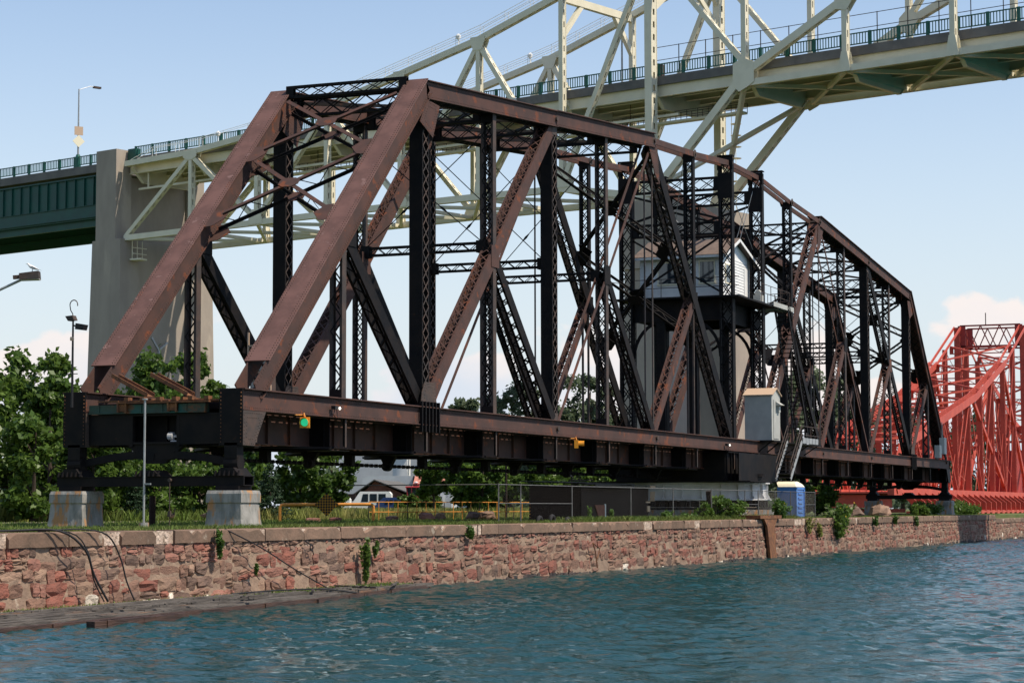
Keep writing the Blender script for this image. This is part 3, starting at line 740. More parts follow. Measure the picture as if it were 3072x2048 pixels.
    xbrace('portal_brace', (V3((x1, HW, z1)), V3((x0, HW, z0))), (V3((x1, TW-HW, z1)), V3((x0, TW-HW, z0))), (0.03, 0.245, 0.475), swing, 0.60, BROWN if not mir else STEEL)
    x1, z1 = X(3)+sg*0.1, ZB+HU[3]-0.2; x0, z0 = X(4), ZB+0.3
    xbrace('leg_brace', (V3((x1, HW, z1)), V3((x0, HW, z0))), (V3((x1, TW-HW, z1)), V3((x0, TW-HW, z0))), (0.04, 0.335, 0.63), swing, 0.5, STEEL)
    for k in ((1.0),):
        member('portal_strut', (X(k)-sg*0.35, HW, ZB+HU[1]+0.30), (X(k)-sg*0.35, TW-HW, ZB+HU[1]+0.30), (0, 0, 1), 0.46, 0.14, swing, (STEEL, STEEL), 'side', 'X', 0.62, bw=0.05, trim=0.25)
    # deck: floor beams, stringers
    ks = [0.03, 0.5, 1, 1.5, 2, 2.5, 3, 3.5, 4]
    for k in ks:
        b = MB(); xx = X(k); b.span((xx-0.012, 0.3, 2.64), (xx+0.012, TW-0.3, 3.80))
        for zz in (2.64, 3.79): b.span((xx-0.17, 0.3, zz-0.02), (xx+0.17, TW-0.3, zz+0.02))
        for i in range(5):
            yy = 0.5+i*(TW-1.0)/4; b.span((xx-0.10, yy-0.012, 2.66), (xx+0.10, yy+0.012, 3.77))
        # bottom corner lateral plates and hanger ends under the chord
        b.span((xx-0.055, -0.30, 2.75), (xx+0.055, -0.24, 3.70)); b.span((xx-0.055, TW-0.3, 2.75), (xx+0.055, TW-0.24, 3.70))
        b.prism([(xx-0.75, -0.1, 2.617), (xx+0.75, -0.1, 2.617), (xx+0.75, 0.9, 2.617), (xx-0.75, 0.9, 2.617)], (0, 0, -0.02))
        b.build('floor_beam', STEEL, swing)
        hg = MB(); hg.span((xx-0.055, -0.335, 2.72), (xx+0.055, -0.31, 3.70)); hg.build('hanger_plate', SLATE, swing)
    for k0, k1 in zip(ks[:-1], ks[1:]):
        for yy in (1.1, 2.15, TW-2.15, TW-1.1):
            b = MB(); xa, xb = sorted((X(k0), X(k1))); xa += 0.03; xb -= 0.03
            b.span((xa, yy-0.01, 2.75), (xb, yy+0.01, 3.75))
            for zz in (2.75, 3.75): b.span((xa, yy-0.13, zz-0.015), (xb, yy+0.13, zz+0.015))
            for i in range(3):
                xx = xa+(xb-xa)*(i+1)/4; b.span((xx-0.01, yy-0.11, 2.77), (xx+0.01, yy+0.11, 3.74))
            b.build('stringer', BROWN, swing)
    b = MB()
    for k0, k1 in zip(ks[:-1], ks[1:]):
        for ya, yb2 in ((0.2, TW-0.2), (TW-0.2, 0.2)):
            b.beam((X(k0), ya, 2.70), (X(k1), yb2, 2.70), 0.13, 0.08)
    each(b, 'bottom_lateral', STEEL, swing)
    # end girder and lifting gear
    xe = X(0)-sg*0.45
    b = MB(); b.span((xe, 0.42, 2.66), (xe+sg*0.03, 2.05, 3.64)); b.span((xe, TW-2.05, 2.66), (xe+sg*0.03, TW-0.42, 3.64)); b.span((xe-0.02, 0.42, 3.60), (xe+sg*0.4, TW-0.42, 3.66))
    b.span((xe+sg*0.9, 2.05, 2.66), (xe+sg*0.93, TW-2.05, 3.6)); b.span((xe-0.01, 2.0, 2.6), (xe+sg*0.14, 2.12, 3.66)); b.span((xe-0.01, TW-2.12, 2.6), (xe+sg*0.14, TW-2.0, 3.66)); b.span((xe, 2.0, 2.68), (xe+sg*0.9, TW-2.0, 2.75))
    b.build('end_girder', STEEL, swing)
    b = MB(); b.prism([(xe+0.06*sg, 1.75, 2.75), (xe+0.06*sg, TW-1.75, 2.75), (xe+0.06*sg, TW-2.35, 2.25), (xe+0.06*sg, TW-2.6, 2.05), (xe+0.06*sg, 2.6, 2.05), (xe+0.06*sg, 2.35, 2.25)], (0.2*sg, 0, 0)); b.build('lift_bracket', STEEL, swing)
    for s_ in (1, -1):
        b = MB(); yy = lambda v: v if s_ == 1 else TW-v
        pts = [V3((xe+0.15*sg, yy(0.0), 2.03)), V3((xe+0.15*sg, yy(0.7), 2.16)), V3((xe+0.15*sg, yy(1.4), 2.27)), V3((xe+0.15*sg, yy(2.2), 2.33)), V3((xe+0.15*sg, yy(2.9), 2.25))]
        for p_, q_ in zip(pts[:-1], pts[1:]): b.beam(p_, q_, 0.22, 0.24)
        b.build('lift_arm', STEEL, swing)
arm(False); arm(True)

def swing_common():
    # centre panel chords, tower, loading girders
    for y in (0.0, TW):
        chord_box('bottom_chord', (4*P, y, ZB), (4.45*P, y, ZB), 0.66, swing, BROWN, 0.98, False, True)
        b = MB()
        for o in (-0.2, 0.2): b.beam((4*P, y+o, ZB+HU[4]), (4.45*P, y+o, ZB+HU[4]), 0.06, 0.28)
        each(b, 'eyebar_tie', BROWN, swing)
        for x in (4*P, 4.45*P):
            member('tower_post', (x, y, ZB+0.3), (x, y, ZB+HU[4]+0.3), YV, 0.74, 0.46, swing, (STEEL, STEEL), 'side', 'X', 0.78, bw=0.085)
            b = MB(); b.span((x-0.26, y-0.42, ZB+HU[4]-2.0), (x-0.24, y+0.42, ZB+HU[4]-0.55))
            for yy in (-0.40, 0.40): b.beam((x-0.2, y+yy, ZB+HU[4]-0.4), (x-0.2, y+yy, ZB+HU[4]+0.42), 0.05, 0.1, (0, 1, 0))
            b.span((x-0.26, y-0.44, ZB+HU[4]+0.38), (x+0.22, y+0.44, ZB+HU[4]+0.44))
            b.build('post_head', STEEL, swing)
    for x in (4*P, 4.45*P):
        for zz in (ZB+HU[4]-1.1, 16.2):
            member('tower_strut', (x, 0.36, zz), (x, TW-0.36, zz), (0, 0, 1), 0.72, 0.3, swing, (STEEL, STEEL), 'side', 'X', 0.7, bw=0.06, trim=0.25)
        b = MB()
        b.beam((x, 0.36, ZB+HU[4]-1.6), (x, TW-0.36, 16.7), 0.12, 0.12); b.beam((x, TW-0.36, ZB+HU[4]-1.6), (x, 0.36, 16.7), 0.12, 0.12)
        b.beam((x, 0.36, 15.7), (x, TW-0.36, 12.6), 0.1, 0.1); b.beam((x, TW-0.36, 15.7), (x, 0.36, 12.6), 0.1, 0.1)
        each(b, 'tower_brace', STEEL, swing)
        # curved knee braces below the cabin floor
        b = MB()
        for s_ in (1, -1):
            yy = lambda v: v if s_ == 1 else TW-v
            pr_ = [(x, yy(0.4+1.9*(1-math.cos(t))), 9.0+2.1*math.sin(t)) for t in np.linspace(0, math.pi/2, 9)]
            for p_, q_ in zip(pr_[:-1], pr_[1:]): b.beam(p_, q_, 0.12, 0.16)
        for yy in (2.0, TW-2.0): b.beam((x, yy, ZB+0.3), (x, yy, 11.1), 0.5, 0.22); 
        b.build('knee_brace', STEEL, swing)
        b = MB()
        b.span((x-0.02, 0.4, 11.05), (x+0.02, TW-0.4, 12.20)); b.span((x-0.16, 0.4, 11.03), (x+0.16, TW-0.4, 11.07)); b.span((x-0.16, 0.4, 12.18), (x+0.16, TW-0.4, 12.22))
        b.build('platform_girder', STEEL, swing)
    b = MB()
    for y in (0.55, TW-0.55):
        b.span((4*P, y-0.02, 11.05), (4.45*P+2.6, y+0.02, 12.20))
    b.span((4*P-0.8, -0.9, 12.24), (4.45*P+1.2, TW+0.5, 12.34))
    b.build('platform_girder', STEEL, swing)
    # loading girders over the turntable
    b = MB()
    for y in (-0.2, TW+0.2, 1.9, TW-1.9): b.span((4*P-1.4, y-0.03, 2.02), (4.45*P+1.4, y+0.03, 3.68)); b.span((4*P-1.4, y-0.2, 2.02), (4.45*P+1.4, y+0.2, 2.08)); b.span((4*P-1.4, y-0.2, 3.62), (4.45*P+1.4, y+0.2, 3.68))
    for x in (4*P-1.4, 4*P, 4.225*P, 4.45*P, 4.45*P+1.4): b.span((x-0.03, -0.2, 2.05), (x+0.03, TW+0.2, 3.65))
    for i in range(12): b.span((4*P-1.35+i*0.8, -0.32, 2.1), (4*P-1.31+i*0.8, -0.2, 3.62))
    b.span((4*P-1.5, -1.65, 2.03), (57.2, TW+1.65, 2.075)); b.span((4*P-1.4, -1.0, 2.08), (4.45*P+0.4, -0.96, 3.6))  # overhanging plate added to shade the drum, cut short at its lit side; front girder
    each(b, 'loading_girder', STEEL, swing)
    b = MB(); b.span((57.0, -0.55, 2.1), (57.8, -0.25, 3.66)); b.span((57.9, -0.7, 2.0), (58.2, -0.4, 3.7))
    for i in range(9): b.box((56.2+i*0.26, -0.75, 2.72), (0.12, 0.4, 0.16))
    b.lathe((57.1, -0.75, 2.3), [(0.09, -1.1), (0.09, 1.0)], 8); b.lathe((57.1, -0.75, 2.3), [(0.55, 0.05), (0.55, 0.2)], 16)
    b.build('turning_gear', STEEL, swing)
    # track
    rail = MB()
    for y in (TW/2-0.75, TW/2+0.75):
        rail.span((0.0, y-0.035, 4.08), (LT, y+0.035, 4.22)); rail.span((0.0, y-0.07, 4.06), (LT, y+0.07, 4.085))
    each(rail, 'rail', RUST, swing)
    me = None
    n = int(LT/0.52)
    for i in range(n):
        if me is None:
            b = MB(); b.box((0, 0, 0), (0.22, 5.0, 0.24)); o = b.build('sleeper', DARKW, swing, rel=False); me = o.data
        else:
            o = bpy.data.objects.new('sleeper', me); COL.objects.link(o); o.parent = swing
        o.location = V3((0.25+i*0.52, TW/2, 3.93))-swing.location
    # raised lifting rails, end plates and teal end beam at both ends
    for sg, x0 in ((1, 0.0), (-1, LT)):
        b = MB(); x = x0-sg*0.55
        b.span((x, 1.0, 3.68), (x+sg*0.25, TW-0.5, 3.97)); b.span((x-sg*0.01, 1.0, 3.68), (x-sg*0.05, TW-0.5, 3.71))
        for yy in (1.7, 2.6, 3.4, 4.3, 5.0): b.span((x-sg*0.03, yy-0.02, 3.7), (x, yy+0.02, 3.96))
        b.build('end_beam', TEAL, swing)
        b = MB()
        for yy in (2.0, 3.9):
            b.span((x-sg*0.12, yy, 3.70), (x, yy+0.06, 4.10)); b.span((x-sg*0.12, yy+0.3, 3.72), (x, yy+0.36, 4.10)); b.span((x-sg*0.07, yy, 3.75), (x, yy+0.36, 3.98))
        b.span((x-sg*0.15, 0.8, 4.0), (x+sg*0.1, 4.2, 4.05)); b.span((x-sg*0.1, 2.6, 4.06), (x+sg*0.25, 5.0, 4.10)); b.span((x, 0.5, 4.04), (x+sg*0.5, 3.0, 4.10))
        for i in range(6): b.box((x, 0.9+i*0.6, 4.14), (0.25, 0.16, 0.12))
        b.build('rail_seat', RUST, swing)
        for yy in (TW/2-0.75, TW/2+0.75):
            b = MB(); a = V3((x0-sg*0.3, yy-0.5, 4.22)); c = V3((x0+sg*0.45, yy+1.35, 4.95))
            b.beam(a, c, 0.30, 0.03); d = (c-a).normalized(); s_ = d.cross(V3((0, 0, 1))).normalized()
            for e in (-0.14, 0.14): b.beam(a+s_*e+V3((0, 0, 0.06)), c+s_*e+V3((0, 0, 0.06)), 0.03, 0.13)
            b.build('lift_rail', RUST, swing)
        b = MB(); b.lathe((x0+sg*0.2, 2.3, 2.95), [(0.05, -0.42), (0.17, -0.38), (0.17, 0.1), (0.04, 0.12), (0.04, 0.3), (0.13, 0.32), (0.13, 0.5)], 12, axis='y'); b.box((x0+sg*0.2, 2.3, 2.78), (0.3, 0.7, 0.06)); b.build('lift_motor', DRUMP, swing)
    # drive shaft with hanging bearings
    for a, c in ((0.2, 53.5), (LT-0.2, 61.4)):
        b = MB(); b.tube([(a, 2.9, 2.26), (c, 2.9, 2.26)], 0.045, 6)
        n = int(abs(c-a)/0.42)
        for i in range(n):
            xx = a+(c-a)*i/n; b.box((xx, 2.9, 2.26), (0.08, 0.14, 0.14))
        b.build('drive_shaft', STEEL, swing)
        for i in range(1, 16):
            xx = a+(c-a)*i/16
            b = MB()
            if i % 2: b.lathe((xx, 2.9, 2.26), [(0.20, -0.12), (0.20, 0.12)], 12, axis='x'); b.prism([(xx, 2.55, 2.66), (xx, 3.25, 2.66), (xx, 3.05, 2.3), (xx, 2.75, 2.3)], (0.25, 0, 0))
            else: b.box((xx, 2.9, 2.44), (0.3, 0.34, 0.44))
            b.build('shaft_bearing', STEEL, swing)
    # walkway landing beside the tower on the far arm
    b = MB(); b.span((62.6, -1.25, 4.36), (69.8, -0.4, 4.42))
    for i in range(4): b.beam((63+i*2.1, -1.2, 4.36), (63+i*2.1, -0.35, 3.8), 0.06, 0.06)
    b.build('landing', STEEL, swing)
    b = MB()
    for i in range(5): b.box((66.0+i*0.75, -1.26, 4.62), (0.66, 0.03, 0.34))
    each(b, 'toe_board', GALV, swing)
    b = MB()
    for x in (65.6, 67.7, 69.8): b.tube([(x, -1.22, 4.4), (x, -1.22, 5.5)], 0.028, 6)
    for z in (4.95, 5.48): b.tube([(65.6, -1.22, z), (69.8, -1.22, z)], 0.025, 6)
    b.build('landing_railing', SLATE, swing)
    # cables and rods strung in the tower
    b = MB()
    for (p_, q_) in (((60.3, 0.1, 19.2), (59.4, 1.6, 13.0)), ((60.5, 0.3, 19.2), (59.6, 1.9, 13.2)), ((54.6, 0.2, 19.4), (60.4, 0.2, 15.6)), ((60.4, 0, 19.4), (61.6, -0.1, 12.0)), ((54.4, 5.6, 19.4), (56.5, 2.5, 15.9)), ((47.6, 0.3, 19.0), (54.0, 3.0, 15.6))):
        b.tube([p_, q_], 0.018, 5)
    each(b, 'stay_wire', GALV, swing)
    b = MB()
    for i in range(11):
        z = 13.6-i*0.42
        pass
    b.tube([(53.9, 5.6, 11.0), (53.9, 5.6, 4.6)], 0.03, 5); b.tube([(53.9, 5.2, 11.0), (53.9, 5.2, 4.6)], 0.03, 5)
    for i in range(20): b.tube([(53.9, 5.2, 4.8+i*0.31), (53.9, 5.6, 4.8+i*0.31)], 0.015, 4)
    b.build('ladder', STEEL, swing)
swing_common()
# ------------------------------------------------------------------ turntable, piers, cabin, stairs
def turntable():
    c = (57.46, TW/2)
    r = thing('turntable', 'pale grey circular steel drum and roller ring under the middle of the brown bridge', 'turntable', (c[0], c[1], 0))
    b = MB(); R_ = 4.05; n = 48
    b.lathe((c[0], c[1], 0), [(R_-0.3, 1.02), (R_+0.30, 1.02), (R_+0.30, 1.08), (R_, 1.10), (R_, 1.92), (R_+0.22, 1.94), (R_+0.22, 2.0), (R_-0.3, 2.0)], n)
    b.build('drum', DRUMP, r)
    for i in range(24):
        t = 2*math.pi*(i+0.5)/24; q = V3((math.cos(t), math.sin(t), 0)); s_ = V3((-q.y, q.x, 0)); o = V3((c[0], c[1], 0))+q*(R_-0.02)
        b = MB(); b.prism([tuple(o+q*0.02+V3((0, 0, 1.9))), tuple(o+q*0.16+V3((0, 0, 1.9))), tuple(o+q*0.16+V3((0, 0, 1.35))), tuple(o+q*0.30+V3((0, 0, 1.1))), tuple(o+q*0.02+V3((0, 0, 1.1)))], s_*0.05)
        b.build('stiffener', DRUMP, r)
    b = MB(); b.lathe((c[0], c[1], 0), [(R_-0.5, 0.5), (R_+0.25, 0.5), (R_+0.25, 0.62), (R_-0.5, 0.62)], n)
    for i in range(44):
        t = 2*math.pi*i/44; q = V3((math.cos(t), math.sin(t), 0)); o = V3((c[0], c[1], 0.82))+q*(R_-0.12)
        b.beam(o-q*0.16, o+q*0.22, 0.34, 0.36)
    b.build('roller_ring', STEEL, r)
    b = MB(); b.lathe((c[0], c[1], 0), [(R_+0.6, -0.1), (R_+0.6, 0.48), (R_-0.6, 0.5)], n); b.build('masonry_base', STAIN, r)
turntable()

def conc_pier(x, y, label, far=False):
    b = MB(); n = 7; rr = random.Random(int(x*10+y*7)); z = [0, 0.28, 0.55, 0.76]; w = [0.66, 0.63, 0.60, 0.575]
    rings = []
    def ring(hw, zz, j=0.0):
        i0 = len(b.v); m_ = 6
        for sx, sy, ex, ey in ((-1, -1, 1, -1), (1, -1, 1, 1), (1, 1, -1, 1), (-1, 1, -1, -1)):
            for k_ in range(m_):
                f = k_/m_; px = sx+(ex-sx)*f; py = sy+(ey-sy)*f
                jj = 1-(abs(rr.gauss(0, j)) if k_ == 0 else abs(rr.gauss(0, j*0.4)))
                b.v.append((x+px*hw*jj, y+py*hw*jj, zz))
        return i0
    R_ = [ring(0.70, -0.1, 0.01), ring(0.68, 0.05, 0.03), ring(0.65, 0.25, 0.04), ring(0.625, 0.5, 0.045), ring(0.60, 0.76, 0.02), ring(0.64, 0.78, 0.004), ring(0.64, 1.06, 0.006), ring(0.60, 1.165, 0.006)]
    for a, c in zip(R_[:-1], R_[1:]):
        for j in range(24): b.f.append((a+j, a+(j+1) % 24, c+(j+1) % 24, c+j)); b.m.append(0)
    b.f.append(tuple(R_[-1]+j for j in range(24))); b.m.append(0)
    o = b.build('concrete_pier', STAIN)
    tag(o, label, 'pier', 'concrete piers under the bridge ends')
conc_pier(-0.45, 0.0, 'rust streaked concrete pier nearest the water under the near bridge end')
conc_pier(-0.45, TW, 'grey concrete pier left of the thin grey pole under the near bridge end')
conc_pier(LT+0.45, 0.0, 'shaded concrete pier under the far end of the brown bridge, water side')
conc_pier(LT+0.45, TW, 'shaded concrete pier under the far end of the brown bridge, land side')
for x, lab in ((-0.45, 'dark steel cross beam lying on the two near concrete piers'), (LT+0.45, 'dark steel cross beam lying on the two far concrete piers')):
    r = thing('rest_beam', lab, 'beam', (x, TW/2, 1.16), 'cross beams on the end piers')
    b = MB()
    for dx in (-0.3, 0.3): b.span((x+dx-0.03, -0.55, 1.31), (x+dx+0.03, TW+0.55, 1.62))
    for z in (1.325, 1.615): b.span((x-0.36, -0.56, z-0.014), (x+0.36, TW+0.56, z+0.014))
    b.build('box_beam', STEEL, r)
    b = MB()
    for y in (0, TW): b.span((x-0.42, y-0.42, 1.168), (x+0.42, y+0.42, 1.31))
    b.build('bearing_pad', STEEL, r)
    for y in (0.0, TW/2, TW):
        b = MB(); h = 0.26 if y != TW/2 else 0.20
        b.prism([(x-0.42, y-0.45, 1.63), (x-0.42, y+0.45, 1.63), (x-0.42, y+0.22, 1.63+h), (x-0.42, y-0.22, 1.63+h)], (0.84, 0, 0))
        for i in range(6):
            yy = y-0.42+i*0.168; b.prism([(x-0.5, yy-0.02, 1.63), (x-0.42, yy-0.02, 1.80), (x-0.42, yy+0.02, 1.80), (x-0.5, yy+0.02, 1.63)], (0.06, 0, 0))
        b.build('bearing_shoe', STEEL, r)
    if x < 0:
        b = MB(); b.tube([(x-0.42, 2.1, 1.55), (x-0.42, 2.1, 0.02)], 0.018, 6); b.box((x-0.42, 2.1, 0.42), (0.08, 0.09, 0.2)); b.lathe((x-0.42, 2.1, 1.5), [(0.06, -0.05), (0.06, 0.05)], 8, axis='x'); b.build('lever_rod', SLATE, r)

def cabin():
    x0, x1, y0, y1, z0, ze = 55.2, 61.2, 0.55, 5.35, 12.36, 14.85; zr = 15.8; xr = 57.7
    r = thing('operator_cabin', 'small white clapboard control cabin with brown roof set high inside the bridge tower', 'cabin', ((x0+x1)/2, TW/2, z0))
    b = MB(); b.span((x0, y0, z0), (x1, y1, ze)); b.prism([(x0, y0, ze), (x1, y0, ze), (xr, y0, zr)], (0, y1-y0, 0)); b.build('wall', WHITE, r)
    # clapboards, each its own board
    n = 15
    me = {}
    for i in range(n):
        z = z0+0.02+i*(ze-z0)/n; h = (ze-z0)/n
        bb = MB(); bb.prism([(x0-0.028, y0-0.03, z), (x0-0.004, y0-0.03, z+h), (x0-0.002, y0-0.03, z)], (0, y1-y0+0.06, 0)); bb.build('clapboard', WHITE, r)
        bb = MB(); bb.prism([(x0-0.03, y0-0.028, z), (x0-0.03, y0-0.004, z+h), (x0-0.03, y0-0.002, z)], (x1-x0+0.06, 0, 0)); bb.build('clapboard', WHITE, r)
    b = MB()
    for xa, za, xb, zb_ in ((x0-0.45, ze-0.14, xr, zr+0.12), (xr, zr+0.12, x1+0.55, ze-0.14)):
        d = V3((xb-xa, 0, zb_-za)).normalized(); nn = V3((-d.z, 0, d.x))
        b.prism([(xa, y0-0.35, za), (xb, y0-0.35, zb_), (xb, y1+0.35, zb_), (xa, y1+0.35, za)], nn*0.07)
    b.build('roof', SHINGLE, r)
    b = MB()
    b.span((x0-0.47, y0-0.36, ze-0.24), (x0-0.43, y1+0.36, ze-0.10))
    for xa, za, xb, zb_ in ((x0-0.45, ze-0.18, xr, zr+0.06), (xr, zr+0.06, x1+0.55, ze-0.18)): b.beam((xa, y0-0.375, za), (xb, y0-0.375, zb_), 0.03, 0.16)
    b.build('fascia', WHITE, r)
    def window(xa, ya, za, yb, zb_, muntin=0, face='x'):
        if face == 'x':
            w = MB(); t = 0.07
            for (p_, q_) in (((xa-0.07, ya-t, za-t), (xa-0.03, ya, zb_+t)), ((xa-0.07, yb, za-t), (xa-0.03, yb+t, zb_+t)), ((xa-0.07, ya, zb_), (xa-0.03, yb, zb_+t)), ((xa-0.09, ya-0.1, za-t-0.03), (xa-0.03, yb+0.1, za))): w.span(p_, q_)
            for i in range(muntin): yy = ya+(yb-ya)*(i+1)/(muntin+1); w.span((xa-0.06, yy-0.02, za), (xa-0.035, yy+0.02, zb_))
            f = w.build('window', IVORY, r); g = MB(); g.span((xa-0.052, ya, za), (xa-0.042, yb, zb_)); g.build('pane', GLASS, f)
        else:
            w = MB(); t = 0.07
            for (p_, q_) in (((ya-t, xa-0.07, za-t), (ya, xa-0.03, zb_+t)), ((yb, xa-0.07, za-t), (yb+t, xa-0.03, zb_+t)), ((ya, xa-0.07, zb_), (yb, xa-0.03, zb_+t)), ((ya, xa-0.07, za-t), (yb, xa-0.03, za))): w.span(p_, q_)
            f = w.build('window', IVORY, r); g = MB(); g.span((ya, xa-0.052, za), (yb, xa-0.042, zb_)); g.build('pane', GLASS, f)
    window(x0, 2.45, 13.25, 4.25, 14.42, 0); window(x0, 0.98, 13.25, 1.80, 14.42, 0)
    window(y0, 55.9, 13.3, 56.7, 14.3, 0, 'y')
    b = MB(); b.span((x1-1.6, y0-0.05, z0+0.05), (x1-0.75, y0-0.032, z0+2.05)); b.build('door', WHITE, r)
    b = MB()
    def rail(pts, posts):
        for z in (0.55, 1.05): b.tube([(p_[0], p_[1], z0+z) for p_ in pts], 0.022, 5)
        for p_ in posts: b.tube([(p_[0], p_[1], z0-0.1), (p_[0], p_[1], z0+1.05)], 0.022, 5)
    rail([(54.2, 5.6), (54.2, 0.2), (54.2, -0.75)], [(54.2, 5.6), (54.2, 3.8), (54.2, 2.0), (54.2, 0.2)])
    b.build('railing', SLATE, r); b = MB()
    rail([(58.4, -0.85), (64.6, -0.85), (64.9, 0.6)], [(58.4, -0.85), (60.4, -0.85), (62.5, -0.85), (64.6, -0.85), (64.9, 0.6)])
    b.build('railing', SLATE, r)
    b = MB(); b.span((60.5, -0.95, 12.36), (65.0, 0.7, 12.44)); b.span((60.5, -0.99, 12.28), (65.0, -0.95, 12.55))
    for i in range(6): b.span((60.6+i*0.75, -0.9, 12.28), (60.75+i*0.75, 0.7, 12.35))
    b.build('balcony', GREYP, r)
    b = MB(); b.span((59.3, -0.55, 12.36), (59.9, -0.1, 12.85)); b.lathe((59.6, -0.35, 12.95), [(0.18, -0.25), (0.22, 0), (0.1, 0.22)], 10, axis='x'); b.build('winch', GREYP, r)
cabin()

def stair(name, a, c, wid, label, n, m, side, rails=True, stringer=None):
    """a top, c bottom, steps across the side vector"""
    a = V3(a); c = V3(c); s = V3(side).normalized(); r = thing(name, label, 'stairs', tuple(c))
    b = MB(); d = (c-a).normalized()
    for e in (0, wid): b.beam(a+s*e, c+s*e, 0.05, 0.2)
    b.build('stringer', stringer or m, r)
    run = (c-a).cross(V3((0, 0, 1))).cross(V3((0, 0, 1))); run.normalize()
    me = None
    for i in range(n):
        p_ = a+(c-a)*((i+0.5)/n)
        bb = MB(); bb.beam(p_+s*0.03, p_+s*(wid-0.03), 0.24, 0.04); bb.build('tread', m, r)
    b = MB()
    for e in (0, wid):
        for h in (0.5, 0.95): b.tube([a+s*e+V3((0, 0, h)), c+s*e+V3((0, 0, h))], 0.024, 6)
        for i in range(5):
            p_ = a+(c-a)*(i/4)+s*e; b.tube([p_, p_+V3((0, 0, 0.95))], 0.022, 5)
    b.build('handrail', m, r)
stair('steel_stair', (63.6, -1.0, 12.3), (68.2, -1.0, 4.55), 0.8, 'long steep black steel stair rising to the cabin balcony', 30, STEEL, (0, 1, 0))
stair('steel_stair', (61.5, -1.45, 4.42), (58.9, -1.45, 2.2), 0.85, 'short grey stair hanging down in front of the brown chord by the portable toilet', 10, SLATE, (0, -1, 0), stringer=GALV)

def cabinet():
    x0, x1, y0, y1, z0, z1 = 59.2, 61.0, -1.15, 0.45, 4.46, 7.05
    r = thing('equipment_cabinet', 'tall grey sheet metal shed with tan pitched roof on the bridge side', 'cabinet', ((x0+x1)/2, -0.4, z0))
    b = MB(); b.span((x0, y0, z0), (x1, y1, z1)); b.prism([(x0, y0, z1), (x1, y0, z1), ((x0+x1)/2, y0, z1+0.36)], (0, y1-y0, 0)); b.build('body', GREYP, r)
    b = MB()
    for xa, xb in ((x0-0.1, (x0+x1)/2), (x1+0.1, (x0+x1)/2)):
        b.prism([(xa, y0-0.1, z1-0.03), (xb, y0-0.1, z1+0.40), (xb, y1+0.1, z1+0.40), (xa, y1+0.1, z1-0.03)], (0, 0, 0.05))
    b.build('roof', TAN, r)
    b = MB(); b.span((x0+0.35, y0-0.03, z0+0.1), (x1-0.35, y0-0.004, z1-0.25)); b.build('door', GREYP, r)
    b = MB(); b.prism([(x0+0.75, y0-0.04, z1-0.35), (x0+0.75, y0-0.35, z1-0.55), (x0+0.75, y0-0.04, z1-0.60)], (0.8, 0, 0)); b.span((x0+1.0, y0-0.16, z1-0.95), (x0+1.35, y0-0.03, z1-0.62)); b.build('hood', GREYP, r)
    b = MB(); b.span((x0-0.25, y0-0.2, z0-0.09), (x1+0.2, y1, z0-0.005))
    for x in (x0, x1): b.beam((x, y0, z0-0.05), (x, -0.3, z0-0.7), 0.07, 0.07, (1, 0, 0))
    b.build('bracket', STEEL, r)
    b = MB(); b.tube([(x1-0.15, y0+0.1, z1-0.8), (x1-0.15, y0-0.05, z1+1.15)], 0.022, 6); b.build('vent_pipe', GALV, r)
cabinet()
def elec_boxes():
    r = thing('junction_boxes', 'pair of small grey electrical boxes by the far end post of the brown bridge', 'electrical box', (111.5, -0.5, 4.5))
    for x, z, w, h in ((109.8, 5.0, 0.8, 1.0), (111.8, 5.5, 0.9, 1.3)):
        b = MB(); b.box((x, -0.62, z), (w, 0.4, h)); b.build('box', GREYP, r)
    b = MB(); b.tube([(111.6, -0.6, 6), (111.6, -0.6, 7.4)], 0.04, 6); b.build('conduit', GREYP, r)
elec_boxes()

# ------------------------------------------------------------------ the high cream road bridge
TH = -1.85512; CA = V3((158.104, 96.447, 0)); CD = V3((math.cos(TH), math.sin(TH), 0)); CN = V3((-math.sin(TH), math.cos(TH), 0)); CP = 11.0; CWD = 12.35
KS = 0.92; EYE = V3((-60.861, -34.478, 0.5556))   # survey scale of the high bridge
def C(k, o, z): q = CA+CD*(CP*k)+CN*o; q.z = z; return EYE+(q-EYE)*KS
hib = thing('high_road_bridge', 'tall cream painted steel truss road bridge with green railings crossing high behind the brown bridge', 'bridge', tuple(C(3, CWD/2, 0)))
def cmember(name, p0, p1, w, dpt, m=CREAM, perf=True, flare=False):
    """box member: solid plates on the two outer sides, perforated plates on the other two"""
    p0 = V3(p0); p1 = V3(p1); d = (p1-p0); L = d.length; d.normalize(); s = CN; n = d.cross(s).normalized(); b = MB(); t = 0.04; w *= KS; dpt *= KS
    for sd in (-1, 1): b.beam(p0+s*(sd*w/2), p1+s*(sd*w/2), t, dpt, n)
    for sd in (-1, 1):
        o = n*(sd*(dpt/2-0.05))
        if not perf: b.beam(p0+o, p1+o, w-0.05, 0.03, n); continue
        e = w*0.32
        for q in (-1, 1): b.beam(p0+o+s*(q*(w/2-e/2-0.02)), p1+o+s*(q*(w/2-e/2-0.02)), e, 0.03, n)
        pitch = 1.15; c = max(1, int(L/pitch))
        for i in range(c+1):
            a0 = L*i/c-0.30 if i else 0; a1 = L*i/c+0.30
            a1 = min(L, a1); b.beam(p0+o+d*max(0, a0), p0+o+d*a1, w*0.36, 0.028, n)
    return b.build(name, m, hib)
TOPZ = {-1: 42.35, 0: 42.55, 1: 43.6, 2: 45.4, 3: 47.65, 4: 49.9, 5: 53.1, 6: 56.6, 7: 59.6, 8: 62.0, 9: 63.8, 10: 65.0, 11: 65.6, 12: 65.6}
BOTZ = {-1: 33.3, 0: 33.3, 1: 33.3, 2: 33.3, 3: 33.3, 4: 33.2, 5: 33.0, 6: 31.2}
